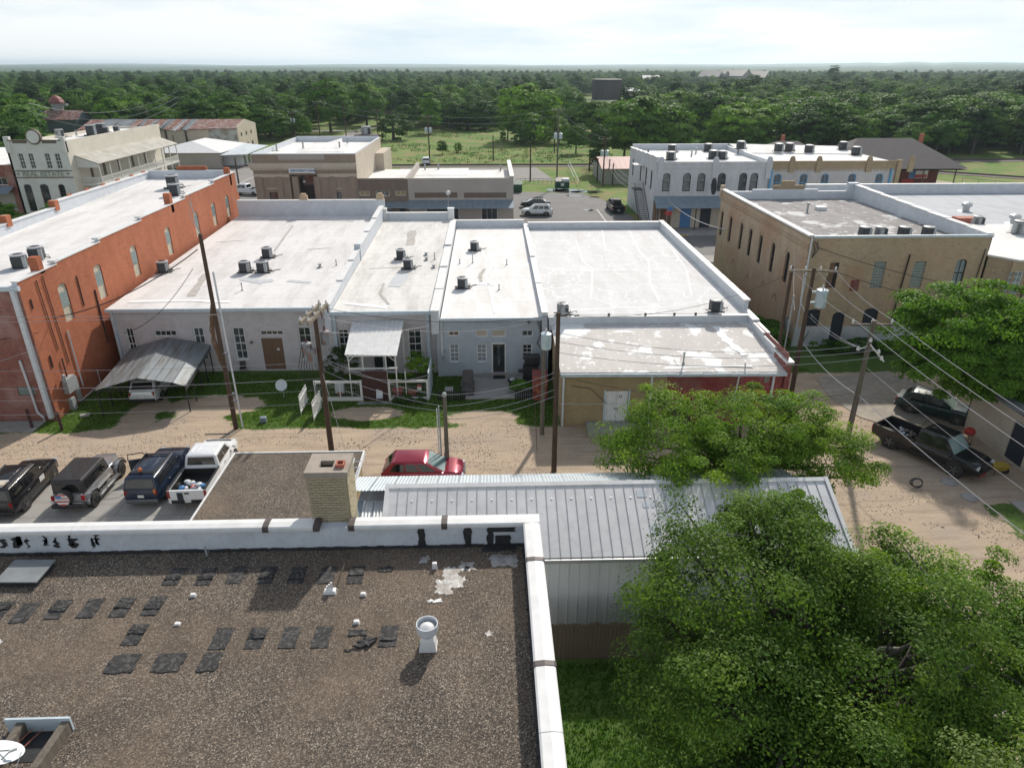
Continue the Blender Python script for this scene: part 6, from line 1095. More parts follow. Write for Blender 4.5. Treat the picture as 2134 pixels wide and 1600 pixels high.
chair(G(792, 840) + Vector((0, 0, .02)), .1, 'white plastic chair standing before the maroon garden gate'); chair(G(508, 778), .2, 'black plastic chair against the lilac wall left of the brown door', 'black')
def pot(c, r, h, lab): T = thing('plant_pot', lab, 'pot', c, group='terracotta pots in the garden'); MB().lathe(c, [(r * .7, 0), (r, h), (r * 1.08, h), (r * 1.08, h + .06), (r * .9, h + .06), (r * .85, h - .03)], 14).build('pot', 'redpot', T); return T
pot(Vector((-6.6, 44.0, 0.0)), .38, .5, 'large square-looking terracotta pot at the left of the right fence panel'); pot(Vector((-5.6, 44.1, 0.0)), .33, .3, 'low wide terracotta bowl in the middle of the right fence panel'); pot(Vector((-10.6, 44.2, 0)), .25, .3, 'terracotta pot behind the left fence panel')
solo(MB().box(-10.9, -10.3, 44.0, 44.25, .3, 1.15), 'grey_board', 'plasticwhite', 'pale board leaning behind the left garden fence panel', 'board')
c = G(592, 830) + Vector((0, 0, 0)); T = thing('yard_satellite_dish', 'white satellite dish on a short mast in the grass beside the lilac building', 'dish', (c.x, c.y, 0)); d = MB(); d.lathe((0, 0, 0), [(r_ * .8, z_) for r_, z_ in rr], 20); d.v = [tuple(Vector((c.x, c.y - .1, 1.05)) + Matrix.Rotation(R(62), 3, 'X') @ Vector(v)) for v in d.v]; d.build('reflector', 'plasticwhite', T, smooth=True); MB().tube((c.x, c.y, 0), (c.x, c.y, 1.1), .03).build('mast', 'meter', T); MB().path([(c.x + .1, c.y - .2, .8), (c.x + .5, c.y - .5, .95)], .015, 4).build('feed_arm', 'meter', T)
for i, (px0, px1, lab) in enumerate(((628, 628, 'left white picket gate panel standing open in the grass'), (655, 655, 'right white picket gate panel standing open in the grass'))):
    a = G(px0, 865 if i == 0 else 878); T = thing('picket_gate', lab, 'gate', a)
    for k in range(9): piece('picket', 'trim', T, (a.x + (.0 if i == 0 else .1) * k / 9, a.y + k * .22, .75 + .04 * (k % 2)), (.03, .12, 1.3))
    for z in (.3, 1.1): piece('rail', 'trim', T, (a.x + .04, a.y + .9, z), (.04, 2.0, .08))
for lab, x0, x1, y in (('black picket fence left of the blue grey patio', -3.75, -1.95, 43.1), ('short black picket fence right of the blue grey patio', 1.55, 2.75, 43.2)):
    T = thing('black_picket_fence', lab, 'fence', ((x0 + x1) / 2, y, 0)); k = x0
    while k < x1: MB().prism([(k, y, 0), (k + .075, y, 0), (k + .075, y, .78), (k + .0375, y, .86), (k, y, .78)], (0, .02, 0)).build('picket', 'darktrim', T); k += .15
    for z in (.2, .62): piece('rail', 'darktrim', T, ((x0 + x1) / 2, y + .04, z), (x1 - x0, .04, .07))
T = thing('brick_stub_wall', 'worn red brick garden wall stub at the right of the patio', 'wall', (3.1, 44, 0)); core = MB().box(2.75, 3.75, 43.0, 44.2, 0, 1.85).build('core', 'worn_red', T)
for r_ in range(22):
    for i in range(-1, 5):
        a = max(2.74, 2.74 + (i + (r_ % 2) * .5) * .22); b = min(3.76, 2.74 + (i + 1 + (r_ % 2) * .5) * .22)
        if b - a > .05: piece('brick', 'redpot' if rnd.random() < .5 else 'worn_red', T, ((a + b) / 2, 42.99 - rnd.uniform(0, .012), .05 + r_ * .083), (b - a - .012, .03, .072))
T = thing('recliner_chair', 'dark brown wicker lounge chair on the patio by the picket fence', 'chair', (-1.75, 44.6, .08)); MB().box(-2.2, -1.3, 43.8, 45.0, .1, .5).build('seat', 'plasticgrey', T, bevel=.1); MB().prism([(-2.15, 44.9, .4), (-1.35, 44.9, .4), (-1.38, 45.5, 1.25), (-2.12, 45.5, 1.25)], (0, .18, 0)).build('backrest', 'plasticgrey', T, bevel=.06)
for x in (-2.22, -1.38): MB().box(x, x + .12, 44.0, 45.2, .4, .68).build('arm', 'plasticgrey', T, bevel=.03)
T = thing('barbecue_grill', 'black covered barbecue in the patio corner', 'grill', (2.6, 45.6, .08)); MB().box(2.2, 3.3, 45.3, 46.0, .1, 1.5).build('cabinet', 'darktrim', T, bevel=.04); MB().box(2.3, 3.4, 45.6, 46.3, 1.5, 2.2).build('hood', 'darktrim', T, bevel=.1); MB().box(1.85, 2.2, 45.3, 45.9, 1.1, 1.16).build('side_shelf', 'darktrim', T)
T = thing('stone_bird_bath', 'low round planter bowl with a bundle on the patio by the door', 'planter', (1.45, 46.0, .08)); MB().lathe((1.45, 46.0, .08), [(.25, 0), (.36, .12), (.36, .2), (.3, .2), (.28, .14)], 14).build('bowl', 'darktrim', T); MB().ball((1.45, 46.0, .3), (.24, .2, .12)).build('bundle', 'plasticwhite', T)
solo(MB().box(-3.35, -2.75, 43.8, 44.5, 0, .5), 'stone_block', 'concrete', 'weathered stone block in the grass behind the left picket fence', 'stone', bevel=.08)
for c, lab, hh_ in ((G(68, 893), 'left brown steel bollard before the red brick hall', 1.35), (G(130, 897), 'right brown steel bollard at the corner of the red brick hall', 1.3)): solo(MB().tube(c, c + Vector((0, 0, hh_)), .09, n=12), 'bollard', 'maroonwood', lab, 'bollard', 'bollards by the red brick hall')
c = G(550, 880); solo(MB().box(c.x - .2, c.x + .2, c.y - .15, c.y + .15, 0, .4), 'dark_valve_box', 'awning_blue', 'small dark valve box in the grass near the leaning tall pole', 'box', bevel=.04)
solo(MB().obox(G(178, 868) + Vector((0, 0, .1)), (.6, .3, .2), .5), 'stone_lump', 'concrete', 'pale stone in the grass at the red brick hall corner', 'stone', bevel=.06)
# car park things
def dumpster(c, lab, w_=2.0, open_=False):
    T = thing('dumpster', lab, 'dumpster', c); MB().prism([(c.x - w_ / 2, c.y - .8, 0.15), (c.x + w_ / 2, c.y - .8, 0.15), (c.x + w_ / 2, c.y - .9, 1.3), (c.x - w_ / 2, c.y - .9, 1.3)], (0, 1.7, .1)).build('body', 'green', T)
    MB().prism([(c.x - w_ / 2, c.y - .9, 1.35), (c.x + (w_ / 2 if not open_ else 0), c.y - .9, 1.35), (c.x + (w_ / 2 if not open_ else 0), c.y + .8, 1.85), (c.x - w_ / 2, c.y + .8, 1.85)], (0, 0, .08)).build('lid', 'darktrim' if open_ else 'green', T)
    if open_: MB().obox((c.x + w_ / 4, c.y, 1.6), (w_ / 2, 1.5, .5)).build('load', 'plasticwhite', T); MB().box(c.x - .3, c.x + .3, c.y - .93, c.y - .9, .6, 1.1).build('label_plate', 'plate', T)
dumpster(G(1172, 395) + Vector((0, 1, 0)), 'green dumpster with rubbish heaped on top in the grass by the puddle', 2.6, True); dumpster(G(1078, 400), 'green lidded dumpster at the corner of the car park', 1.7)
solo(MB().box(-26, -23.6, 150, 151.6, 0, 2.6).prism([(-26.1, 149.9, 2.6), (-23.5, 149.9, 2.6), (-23.5, 150.8, 3.0), (-26.1, 150.8, 3.0)], (0, 1, 0)), 'portable_cabin', 'awning_blue', 'pale blue portable cabin behind the brown storefront', 'cabin')
T = thing('pipe_barrier', 'white pipe handrails running down beside the lower parking', 'railing', (12, 148, 0)); MB().path([G(1184, 343, .9), G(1196, 370, .9)], .06, 4).build('rail', 'cap', T); MB().path([G(1186, 336, .9), G(1207, 378, .9)], .06, 4).build('rail', 'cap', T); [MB().tube(G(x, y), G(x, y) + Vector((0, 0, .9)), .05, n=4).build('post', 'meter', T) for x, y in ((1186, 350), (1196, 380), (1207, 388))]
def rail_fence(lab, a, b, n, m, h=.9): 
    T = thing('rail_fence', lab, 'fence', a); a, b = Vector(a), Vector(b)
    for k in range(n + 1): p = a.lerp(b, k / n); MB().tube(p, p + Vector((0, 0, h)), .05, n=4).build('post', m, T)
    MB().path([a + Vector((0, 0, h)), b + Vector((0, 0, h))], .04, 4).build('rail', m, T)
rail_fence('thin grey rail fence along the lower parking edge', G(1076, 382), G(1150, 383), 8, 'meter'); rail_fence('pale rail fence between depot yard and railway', (92, 137, 0), (118, 108, 0), 14, 'meter', 1.1); rail_fence('black rail fence at the front of the depot yard', (64, 98, 0), (104, 98, 0), 22, 'black', .8)
T = thing('depot_sign', 'white framed notice sign before the depot', 'sign', (86.5, 113, 0)); [piece('post', 'cap', T, (x, 113, 1.5), (.15, .15, 3.0)) for x in (85.2, 88.2)]; b_ = piece('board', 'cap', T, (86.7, 113, 2.3), (2.8, .12, 1.5)); piece('picture', 'navy', T, (86.7, 112.92, 2.4), (2.0, .03, .5))
T = thing('picnic_table', 'grey picnic table before the depot', 'table', (69.5, 108, 0)); piece('table_top', 'meter', T, (69.5, 108, .75), (2.6, .8, .06)); [piece('bench', 'meter', T, (69.5, 108 + s_, .45), (2.6, .28, .05)) for s_ in (-.8, .8)]; [piece('leg', 'meter', T, (69.5 + s_, 108, .37), (.08, 1.5, .08)) for s_ in (-1, 1)]
for px, lab in ((1917, 'leftmost planter before the depot'), (1941, 'second planter before the depot'), (1986, 'planter left of the depot notice sign'), (2006, 'planter right of the depot notice sign')):
    g_ = G(px, 397); T = thing('round_planter', lab, 'planter', g_); MB().lathe(g_, [(.35, 0), (.55, .6), (.5, .6)], 10).build('pot', 'meter', T); MB().ball(g_ + Vector((0, 0, .9)), (.55, .55, .5), 8, 5).build('foliage', 'green', T)
# street lamp
c = G(943, 470); c = Vector((-5.5, 93.4, 0)); T = thing('street_lamp', 'slim grey street lamp with white globe before the grey storefront', 'street lamp', c); MB().tube(c, c + Vector((0, 0, 5.6)), .09, .06).build('post', 'meter', T); MB().ball(c + Vector((0, 0, 5.8)), .32, 10, 6).build('globe', 'plate', T, smooth=True)
T = thing('flag_pole', 'slim flag with blue and red stripes hanging at the awning corner', 'flag', (24.2, 95.6, .14)); MB().tube((24.2, 95.6, .14), (24.2, 95.6, 8.2), .04, n=6).build('pole', 'meter', T); MB().box(24.2, 24.9, 95.58, 95.62, 2.9, 3.4).build('flag', 'blue', T); MB().box(23.9, 24.8, 95.57, 95.61, 2.3, 2.89).build('stripes', 'red', T)
T = thing('blue_planter', 'blue planter pot under the blue grey awning', 'planter', (33.2, 96.4, .14)); MB().lathe((33.2, 96.4, .14), [(.4, 0), (.55, .8), (.5, .8)], 12).build('pot', 'blue', T)

# ================================================================== vehicles  (local frame: +x forward)
def quad_on(a, b, c, d, u0, u1, v0, v1, off):
    "sub-rectangle of the quad a(0,0) b(1,0) c(1,1) d(0,1), pushed out by off"
    a, b, c, d = map(Vector, (a, b, c, d)); f = lambda u, v: a.lerp(b, u).lerp(d.lerp(c, u), v); n = (b - a).cross(d - a).normalized(); q = [f(u0, v0), f(u1, v0), f(u1, v1), f(u0, v1)]
    return q, n * off
def glass_on(T, name, m, corners, u0, u1, v0, v1, out):
    q, n = quad_on(*corners, u0, u1, v0, v1, .014)
    if (q[0] + q[2]).dot(n) * 1 < 0 and out == 'y': n = -n
    MB().prism([p - n * .4 for p in q], n * 1.4).build(name, m, T)
def vehicle(name, label, cat, L, Wd, H, belt, hood, cab, paintm, wr=.36, wb=None, group=None, roofm=None, front=.72, clr=.32, nside=2, kind='suv', wheelm='rim', cladm=None, stripes=False, wsm='windscreen', deck=None, cabm=None):
    """cab = (base_rear, roof_rear, roof_front, base_front) as x; deck = (x_end, height) of a boot"""
    T = thing(name, label, cat, (0, 0, 0), group=group); w = Wd / 2; hl_ = L / 2; wb = wb or L * .58
    st = []
    rear_top = belt if deck is None else deck[1]
    xs = [(-hl_, .82, clr + .14, rear_top - .22), (-hl_ + .08, .95, clr, rear_top - .04), (-hl_ + .35, 1.0, clr - .02, rear_top), (cab[0] + .3, 1., clr - .04, rear_top), (cab[0] + .5, 1., clr - .04, belt), (cab[3] - .2, 1, clr - .04, belt), (cab[3] + .15, .99, clr - .02, max(hood + .04, belt - .04)), (hl_ - .5, .96, clr, hood), (hl_ - .14, .90, clr + .04, hood - .12), (hl_, .78, clr + .16, hood - .3)]
    if kind == 'pickup': xs = [(cab[0] - .06, 1., clr, belt - .02)] + [q for q in xs if q[0] > cab[0] + .4]
    if kind == 'jeep': xs = [(-hl_ + .2, .86, clr + .1, belt), (cab[3], .86, clr + .1, belt), (cab[3] + .1, .8, clr + .1, hood + .02), (hl_ - .3, .66, clr + .15, hood - .04), (hl_ - .2, .62, clr + .15, hood - .1)]
    rings = [[(x, -w * s_ * .86, zb), (x, -w * s_ * .98, zb + .12), (x, -w * s_, (zb + zt) / 2 + .05), (x, -w * s_ * .975, zt - .13), (x, -w * s_ * .86, zt), (x, 0, zt + .015), (x, w * s_ * .86, zt), (x, w * s_ * .975, zt - .13), (x, w * s_, (zb + zt) / 2 + .05), (x, w * s_ * .98, zb + .12), (x, w * s_ * .86, zb)] for x, s_, zb, zt in xs]
    MB().loft(rings).build('body', paintm, T, smooth=True)
    k = .86 if kind == 'jeep' else .955; tw = w * (.80 if kind != 'jeep' else .82); bw = w * k * .97; b0, r0, r1, b1 = cab; zb = belt - .06; zr_ = H
    base = [(b0, -bw, zb), (b1, -bw, zb), (b1, bw, zb), (b0, bw, zb)]; top = [(r0, -tw, zr_ - .05), (r1, -tw, zr_ - .05), (r1, tw, zr_ - .05), (r0, tw, zr_ - .05)]
    MB().loft([base, top, [(r0 + .14, -tw + .1, zr_), (r1 - .14, -tw + .1, zr_), (r1 - .14, tw - .1, zr_), (r0 + .14, tw - .1, zr_)]]).build('cabin', cabm or paintm, T, bevel=.025, smooth=True)
    if roofm: MB().loft([[(r0 - .03, -tw - .02, zr_ - .09), (r1 + .03, -tw - .02, zr_ - .09), (r1 + .03, tw + .02, zr_ - .09), (r0 - .03, tw + .02, zr_ - .09)], [(r0 + .05, -tw + .05, zr_ + .03), (r1 - .05, -tw + .05, zr_ + .03), (r1 - .05, tw - .05, zr_ + .03), (r0 + .05, tw - .05, zr_ + .03)]]).build('roof', roofm, T, bevel=.03)
    if stripes:
        for y in (-.42, -.2, .2, .42): MB().box(r0 + .3, r1 - .35, y * tw / .6 - .02, y * tw / .6 + .02, zr_ - .01, zr_ + (.05 if roofm else .018)).build('roof_rib', roofm or paintm, T)
    B, Tp = base, top
    fr = (B[1], B[2], Tp[2], Tp[1]); re = (B[3], B[0], Tp[0], Tp[3]); rt = (B[0], B[1], Tp[1], Tp[0]); lf = (B[2], B[3], Tp[3], Tp[2])
    glass_on(T, 'windscreen', wsm, fr, .05, .95, .10, .93, 'x'); glass_on(T, 'rear_window', 'carglass', re, .08, .92, .22, .88, 'x')
    for cr_ in (rt, lf):
        for i in range(nside): a = .09 + .82 * i / nside; glass_on(T, 'side_window', 'carglass', cr_, a + .018, a + .82 / nside - .018, .16, .86, 'y')
    for sx_ in (-1, 1):
        for sy in (-1, 1):
            x = sx_ * wb / 2 + (.05 if kind != 'pickup' else 0); y = sy * (w - .11 if kind != 'jeep' else w - .10); bw_ = .115 if kind != 'jeep' else .14
            MB().tube((x, sy * (w - .25), wr + .03), (x, sy * (w * (.995 if kind != 'jeep' else .9)), wr + .03), wr + .075, n=20).build('wheel_arch', 'black', T)
            wl = MB().loft([[(x + r_ * math.cos(t), y + yy, wr + r_ * math.sin(t)) for t in [2 * math.pi * q / 20 for q in range(20)]] for r_, yy in ((wr * .9, -bw_), (wr, -bw_ * .7), (wr, bw_ * .7), (wr * .9, bw_))]).build('wheel', 'rubber', T, smooth=True)
            yo = y + sy * (bw_ + .004); rm = MB().loft([[(x + r_ * math.cos(t), yy, wr + r_ * math.sin(t)) for t in [2 * math.pi * q / 16 for q in range(16)]] for r_, yy in ((wr * .62, yo - sy * .02), (wr * .6, yo + sy * .006), (wr * .5, yo - sy * .01))])
            rm.build('rim', 'rimdark', wl)
            sp = MB()
            for q in range(5): t = 2 * math.pi * q / 5; sp.obox((x + wr * .3 * math.cos(t), yo + sy * .008, wr + wr * .3 * math.sin(t)), (wr * .56, .02, wr * .17), 0, 0, -t)
            sp.lathe((0, 0, 0), [(0.001, 0), (.001, .001)], 3); sp.build('spokes', wheelm, wl)
            if kind == 'jeep':
                fl_ = MB(); aa = [math.pi * q / 6 for q in range(7)]
                for q in range(6): fl_.add([(x + (wr + .1) * math.cos(t) * 1.15, yy, wr + .06 + (wr + .08) * math.sin(t)) for t, yy in ((aa[q], sy * w * .82), (aa[q + 1], sy * w * .82), (aa[q + 1], sy * w * 1.03), (aa[q], sy * w * 1.03))] + [(x + (wr + .12) * math.cos(t) * 1.12, yy, wr + .06 + (wr + .08) * math.sin(t) + .03) for t, yy in ((aa[q], sy * w * .82), (aa[q + 1], sy * w * .82), (aa[q + 1], sy * w * 1.03), (aa[q], sy * w * 1.03))], [(0, 3, 2, 1), (4, 5, 6, 7), (0, 1, 5, 4), (1, 2, 6, 5), (2, 3, 7, 6), (3, 0, 4, 7)])
                fl_.build('fender', paintm, T)
    for sy in (-1, 1):
        if kind != 'pickup': piece('tail_light', 'lamp_red', T, (-hl_ + (.07 if kind != 'jeep' else .2), sy * w * .80, belt - .2), (.1, w * .16, .26 if kind != 'sedan' else .14), sy * .15)
        piece('headlight', 'lamp_clear', T, (hl_ - (.1 if kind != 'jeep' else .22), sy * w * (.72 if kind != 'jeep' else .42), hood - .22), (.14, w * .28, .15), sy * -.25)
        MB().ball((cab[3] - .2, sy * (w + .12), belt + .06), (.08, .12, .08), 8, 5).build('mirror', 'darktrim' if kind == 'jeep' else paintm, T); 
        for i in range(2): piece('door_handle', 'rim', T, ((cab[0] + cab[3]) / 2 + (.75 if i else -.35), sy * (w * (.86 if kind == 'jeep' else 1) + .006), belt - .16), (.18, .025, .035))
        MB().box(-wb / 2 + wr, wb / 2 - wr, sy * w * .97 - .03, sy * w * .97 + .03, clr - .06, clr + .08).build('sill', cladm or 'black', T)
    MB().box(hl_ - .12, hl_ + .03, -w * .8, w * .8, clr + .02, clr + .26).build('front_bumper', cladm or 'black', T, bevel=.04); MB().box(-hl_ - .04, -hl_ + .14, -w * .86, w * .86, clr + .0, clr + .22).build('rear_bumper', cladm or 'black', T, bevel=.04)
    MB().box(hl_ - .07, hl_ + .012, -w * .42, w * .42, hood - .36, hood - .18).build('grille', 'black', T); piece('number_plate', 'plate', T, (-hl_ - (.02 if kind != 'pickup' else .05), 0, clr + (.42 if kind == 'suv' else .14)), (.02, .31, .15))
    piece('wiper', 'darktrim', T, (cab[3] - .08, .2, belt + .03), (.03, .7, .02), .1)
    return T
def place(T, x, y, rz, z=0): T.location = (x, y, z); T.rotation_euler.z = R(rz); return T
for n_, c_, r_, f_ in (('p_black', (.012, .012, .014), .18, 0.), ('p_navy', (.012, .022, .045), .16, .1), ('p_maroon', (.26, .022, .045), .2, .35), ('p_white', (.72, .73, .74), .25, 0.), ('p_silver', (.36, .365, .38), .28, .6), ('p_grey', (.16, .17, .18), .25, .5), ('p_hardtop', (.022, .022, .024), .5, 0.), ('p_white2', (.62, .66, .68), .25, .2), ('p_darkgreen', (.01, .03, .028), .25, .1)): M[n_] = paint(n_, c_, r_, f_)
# maroon hatch on the lane
car = vehicle('maroon_hatchback', 'maroon crossover parked along the dirt lane beside the thin pole', 'car', 4.5, 1.82, 1.56, .98, .95, (-2.2, -1.62, .2, 1.3), 'p_maroon', wb=2.65, nside=3); a, b = G(803, 985), G(972, 985); place(car, -3.85, 33.2, -1)
MB().tube((-1.2, 0, 1.6), (-1.3, 0, 1.72), .02, n=4).build('antenna', 'black', car)
# row of cars in the pavement bays
hd = 66
def at(px, py, z=0): p = G(px, py, z); return p.x, p.y
jeep = vehicle('silver_off_roader', 'silver off-roader with black hardtop and flag printed spare wheel cover', 'car', 4.6, 1.86, 1.84, 1.14, 1.16, (-1.95, -1.9, .45, .72), 'p_silver', wr=.41, wb=2.95, kind='jeep', roofm='p_hardtop', stripes=True, nside=3, wheelm='rimdark', clr=.45, cabm='p_hardtop')
sw = MB().loft([[(xx, .1 + r_ * math.cos(t), 1.05 + r_ * math.sin(t)) for t in [2 * math.pi * q / 24 for q in range(24)]] for xx, r_ in ((-2.1, .40), (-2.36, .40), (-2.42, .36))]).build('spare_wheel', 'rubber', jeep, smooth=True)
fc = MB().add([(-2.425, .1 + .355 * math.cos(t), 1.05 + .355 * math.sin(t)) for t in [2 * math.pi * q / 24 for q in range(24)]], [tuple(range(24))]).build('wheel_cover', 'plate', sw)
for k in range(4): z = 1.05 + (-.30 + .19 * k); hw = math.sqrt(max(.01, .34 ** 2 - (z - 1.05) ** 2)); piece('cover_stripe', 'red', sw, (-2.43, .1, z), (.008, 2 * hw, .075))
piece('cover_field', 'blue', sw, (-2.432, .25, 1.19), (.008, .26, .2)); text_part('US-NAVY', .17, (-2.445, .1, 1.06), 'plate', sw, 'lettering', .004, rx=R(90), rz=R(-90), sx=.95, bold=.008)
MB().box(-1.9, .8, -.82, -.8, .62, 1.0).build('door_panel', 'p_silver', jeep); [MB().box(-1.2, 1.1, s_ * 1.0 - .08, s_ * 1.0 + .08, .38, .44).build('side_step', 'rim', jeep) for s_ in (-1, 1)]
piece('tow_plate', 'plate', jeep, (-2.2, -.45, .62), (.03, .5, .14))
place(jeep, -21.7, 32.55, 91, .05)
suv = vehicle('navy_suv', 'dark navy SUV with its driver door open and an orange lamp on the roof', 'car', 4.8, 1.86, 1.72, 1.1, 1.1, (-2.35, -2.15, .42, 1.15), 'p_navy', wb=2.95, nside=3, stripes=True, cladm='p_grey')
for s_ in (-1, 1): MB().box(-1.9, .3, s_ * .62 - .025, s_ * .62 + .025, 1.73, 1.78).build('roof_rail', 'black', suv)
for x in (-1.75, .1): MB().box(x - .04, x + .04, -.6, .6, 1.78, 1.82).build('cross_bar', 'black', suv)
MB().ball((-1.7, .1, 1.9), (.11, .11, .13), 10, 6).build('orange_lamp', 'orange', suv); MB().ball((-2.33, -.72, .98), (.1, .1, .15), 8, 5).build('orange_marker', 'orange', suv)
dr = MB().prism([(.9, .95, .5), (.9, .95, 1.12), (.62, 1.9, 1.12), (.62, 1.9, .5)], (.05, .01, 0)).build('open_door', 'p_navy', suv); MB().path([(.9, .95, 1.12), (.6, 1.0, 1.62), (.42, 1.75, 1.6), (.62, 1.9, 1.12)], .03, 4).build('window_frame', 'black', dr)
place(suv, -18.25, 33.2, 91, .05)
bs = vehicle('black_suv', 'black SUV with papers on its roof, left of the silver off-roader', 'car', 4.75, 1.86, 1.72, 1.08, 1.06, (-2.3, -2.1, .45, 1.2), 'p_black', wb=2.85, nside=3, stripes=True)
for s_ in (-1, 1): MB().box(-1.9, .35, s_ * .64 - .025, s_ * .64 + .025, 1.73, 1.78).build('roof_rail', 'rim', bs)
MB().box(-1.95, -1.3, -.4, .35, 1.74, 1.78).build('paper_sheet', 'plate', bs); MB().box(-1.9, -1.5, -.45, -.1, 1.78, 1.86).build('box', 'creamwall', bs); piece('door_sign', 'plate', bs, (.35, -.945, .85), (.45, .02, .28)); piece('door_sign', 'plate', bs, (.35, .945, .85), (.45, .02, .28))
place(bs, -25.15, 32.2, 94, .05)
ls = vehicle('black_jeep_with_spare', 'dark vehicle with rear spare wheel at the left edge, mostly out of frame', 'car', 4.2, 1.75, 1.8, 1.1, 1.1, (-2.0, -1.9, .4, .8), 'p_darkgreen', wb=2.6, nside=2); 
o = MB().loft([[(xx, .2 + r_ * math.cos(t), .9 + r_ * math.sin(t)) for t in [2 * math.pi * q / 20 for q in range(20)]] for xx, r_ in ((-2.1, .34), (-2.3, .34), (-2.32, .25))]).build('spare_wheel', 'rubber', ls); MB().lathe((0, 0, 0), [(.001, 0), (.001, .01)], 3).build('hub', 'rim', o)
place(ls, -27.75, 31.4, 95, .05)
rc = vehicle('red_car', 'red car just entering at the left edge of the lane', 'car', 4.3, 1.75, 1.45, .95, .92, (-1.9, -1.2, .3, 1.2), 'p_maroon', wb=2.6); place(rc, -29.6, 33.4, 100, .0)
# pickups
def pickup(name, label, pm, L=5.7, H=1.85, clr=.42, wr=.41, dual=True, tail='p_white'):
    T = vehicle(name, label, 'pickup truck', L, 1.98, H, 1.22, 1.2, (-.55, -.42, 1.05, 1.7), pm, wr=wr, wb=L * .62, nside=2 if dual else 1, kind='pickup', clr=clr, stripes=True)
    x0, x1 = -L / 2, -.56; w_ = .99; m = MB(); m.box(x0, x1, -w_, -w_ + .12, clr, 1.2).box(x0, x1, w_ - .12, w_, clr, 1.2).box(x1 - .08, x1, -w_ + .12, w_ - .12, clr, 1.2).box(x0, x1, -w_ + .12, w_ - .12, clr, .72); m.build('bed', pm, T, bevel=.015)
    m = MB().box(x0 + .08, x1 - .09, -w_ + .125, -w_ + .14, .73, 1.16).box(x0 + .08, x1 - .09, w_ - .14, w_ - .125, .73, 1.16).box(x0 + .08, x1 - .09, -w_ + .14, w_ - .14, .725, .74).box(x1 - .1, x1 - .085, -w_ + .14, w_ - .14, .73, 1.16); m.build('bed_liner', 'black', T)
    MB().box(x0 - .03, x0 + .07, -w_ + .13, w_ - .13, .6, 1.19).build('tailgate', pm, T, bevel=.015); piece('tailgate_handle', 'black', T, (x0 - .035, 0, 1.02), (.02, .25, .09))
    for s_ in (-1, 1): piece('tail_light', 'lamp_red', T, (x0 - .005, s_ * .93, .95), (.05, .12, .4)); piece('bed_rail', 'black', T, ((x0 + x1) / 2, s_ * .93, 1.21), (x1 - x0, .12, .02))
    return T, x0, x1
def bags(T, x0, x1, cols, n, s_=.16):
    for i in range(n): MB().ball((rnd.uniform(x0, x1), rnd.uniform(-.6, .6), .82 + rnd.uniform(0, .12)), (s_ * rnd.uniform(.6, 1.4), s_ * rnd.uniform(.6, 1.4), s_ * rnd.uniform(.5, .9)), 7, 4).build('bundle', rnd.choice(cols), T)
wp, x0, x1 = pickup('white_pickup', 'white pickup with colourful bags in its open bed, half hidden by the low gravel roof', 'p_white'); bags(wp, x0 + .4, x0 + 1.3, ['plasticwhite', 'red', 'blue', 'plasticwhite', 'awning_blue'], 14); piece('flag_decal', 'navy', wp, (x0 - .04, .35, .85), (.012, .3, .45))
for z_ in (1.5, 1.9): MB().box(2.3, 2.36, -.7, .7, z_ - .3, z_ - .25).build('headache_bar', 'black', wp)
place(wp, -15.82, 33.45, 91.5, .05)
bp, x0, x1 = pickup('black_pickup', 'black crew cab pickup parked by the tree at the right', 'p_black', 6.1, 2.0, .5, .46); bags(bp, x0 + .9, x1 - .2, ['rim', 'plasticwhite', 'brownwood', 'rimdark'], 26, .13); piece('tow_hook', 'red', bp, (3.05, -.3, .5), (.1, .7, .08))
a, b = Vector((23.6, 37.4)), Vector((26.3, 32.9)); place(bp, 25.55, 34.7, math.degrees(math.atan2(b.y - a.y, b.x - a.x)))
solo(MB().tube(G(1835, 905) + Vector((0, 0, .35)), G(1850, 925) + Vector((0, 0, .35)), .2, n=12), 'rolled_drum', 'navy', 'dark strapped drum hitched beside the black pickup tail', 'drum')
gc = vehicle('white_green_car', 'dark green car with pale windscreen mostly hidden under the right tree', 'car', 4.6, 1.8, 1.5, .98, .96, (-2.0, -1.5, .3, 1.15), 'p_darkgreen', wb=2.7, stripes=True); p = G(1935, 868); place(gc, p.x + .5, p.y + .3, -40)
lc = vehicle('white_suv', 'white SUV in the car park in front of the black sedan', 'car', 4.7, 1.85, 1.65, 1.02, 1.0, (-2.2, -1.9, .5, 1.3), 'p_white2', wb=2.8, nside=3); MB().box(-1.7, .5, -.66, -.6, 1.66, 1.71).box(-1.7, .5, .6, .66, 1.66, 1.71).build('roof_rail', 'rim', lc); p = G(1120, 451); place(lc, p.x, p.y + .9, 178)
sd = vehicle('black_sedan', 'black sedan in the car park behind the white SUV', 'car', 4.8, 1.82, 1.42, .95, .92, (-1.8, -1.05, .5, 1.45), 'p_black', wb=2.8, kind='sedan', deck=(-2.0, .98)); p = G(1116, 433); place(sd, p.x, p.y + .4, 178)
lp, x0, x1 = pickup('dark_pickup', 'dark pickup facing away at the right of the car park beside the grass', 'p_black', 5.6); p = G(1287, 446); place(lp, p.x, p.y + 2.6, 92)
cs = vehicle('carport_suv', 'silver SUV parked nose in under the metal carport', 'car', 4.6, 1.85, 1.65, 1.05, 1.0, (-2.15, -1.75, .4, 1.15), 'p_white2', wb=2.7, nside=3); place(cs, -23.75, 45.3, 93)
dk = vehicle('dark_car', 'dark car roof showing just beyond the low gravel roof and chimney', 'car', 4.6, 1.8, 1.45, .95, .92, (-2.0, -1.3, .4, 1.25), 'p_grey', wb=2.7); p = G(610, 975); place(dk, p.x - .2, 31.6, 4)
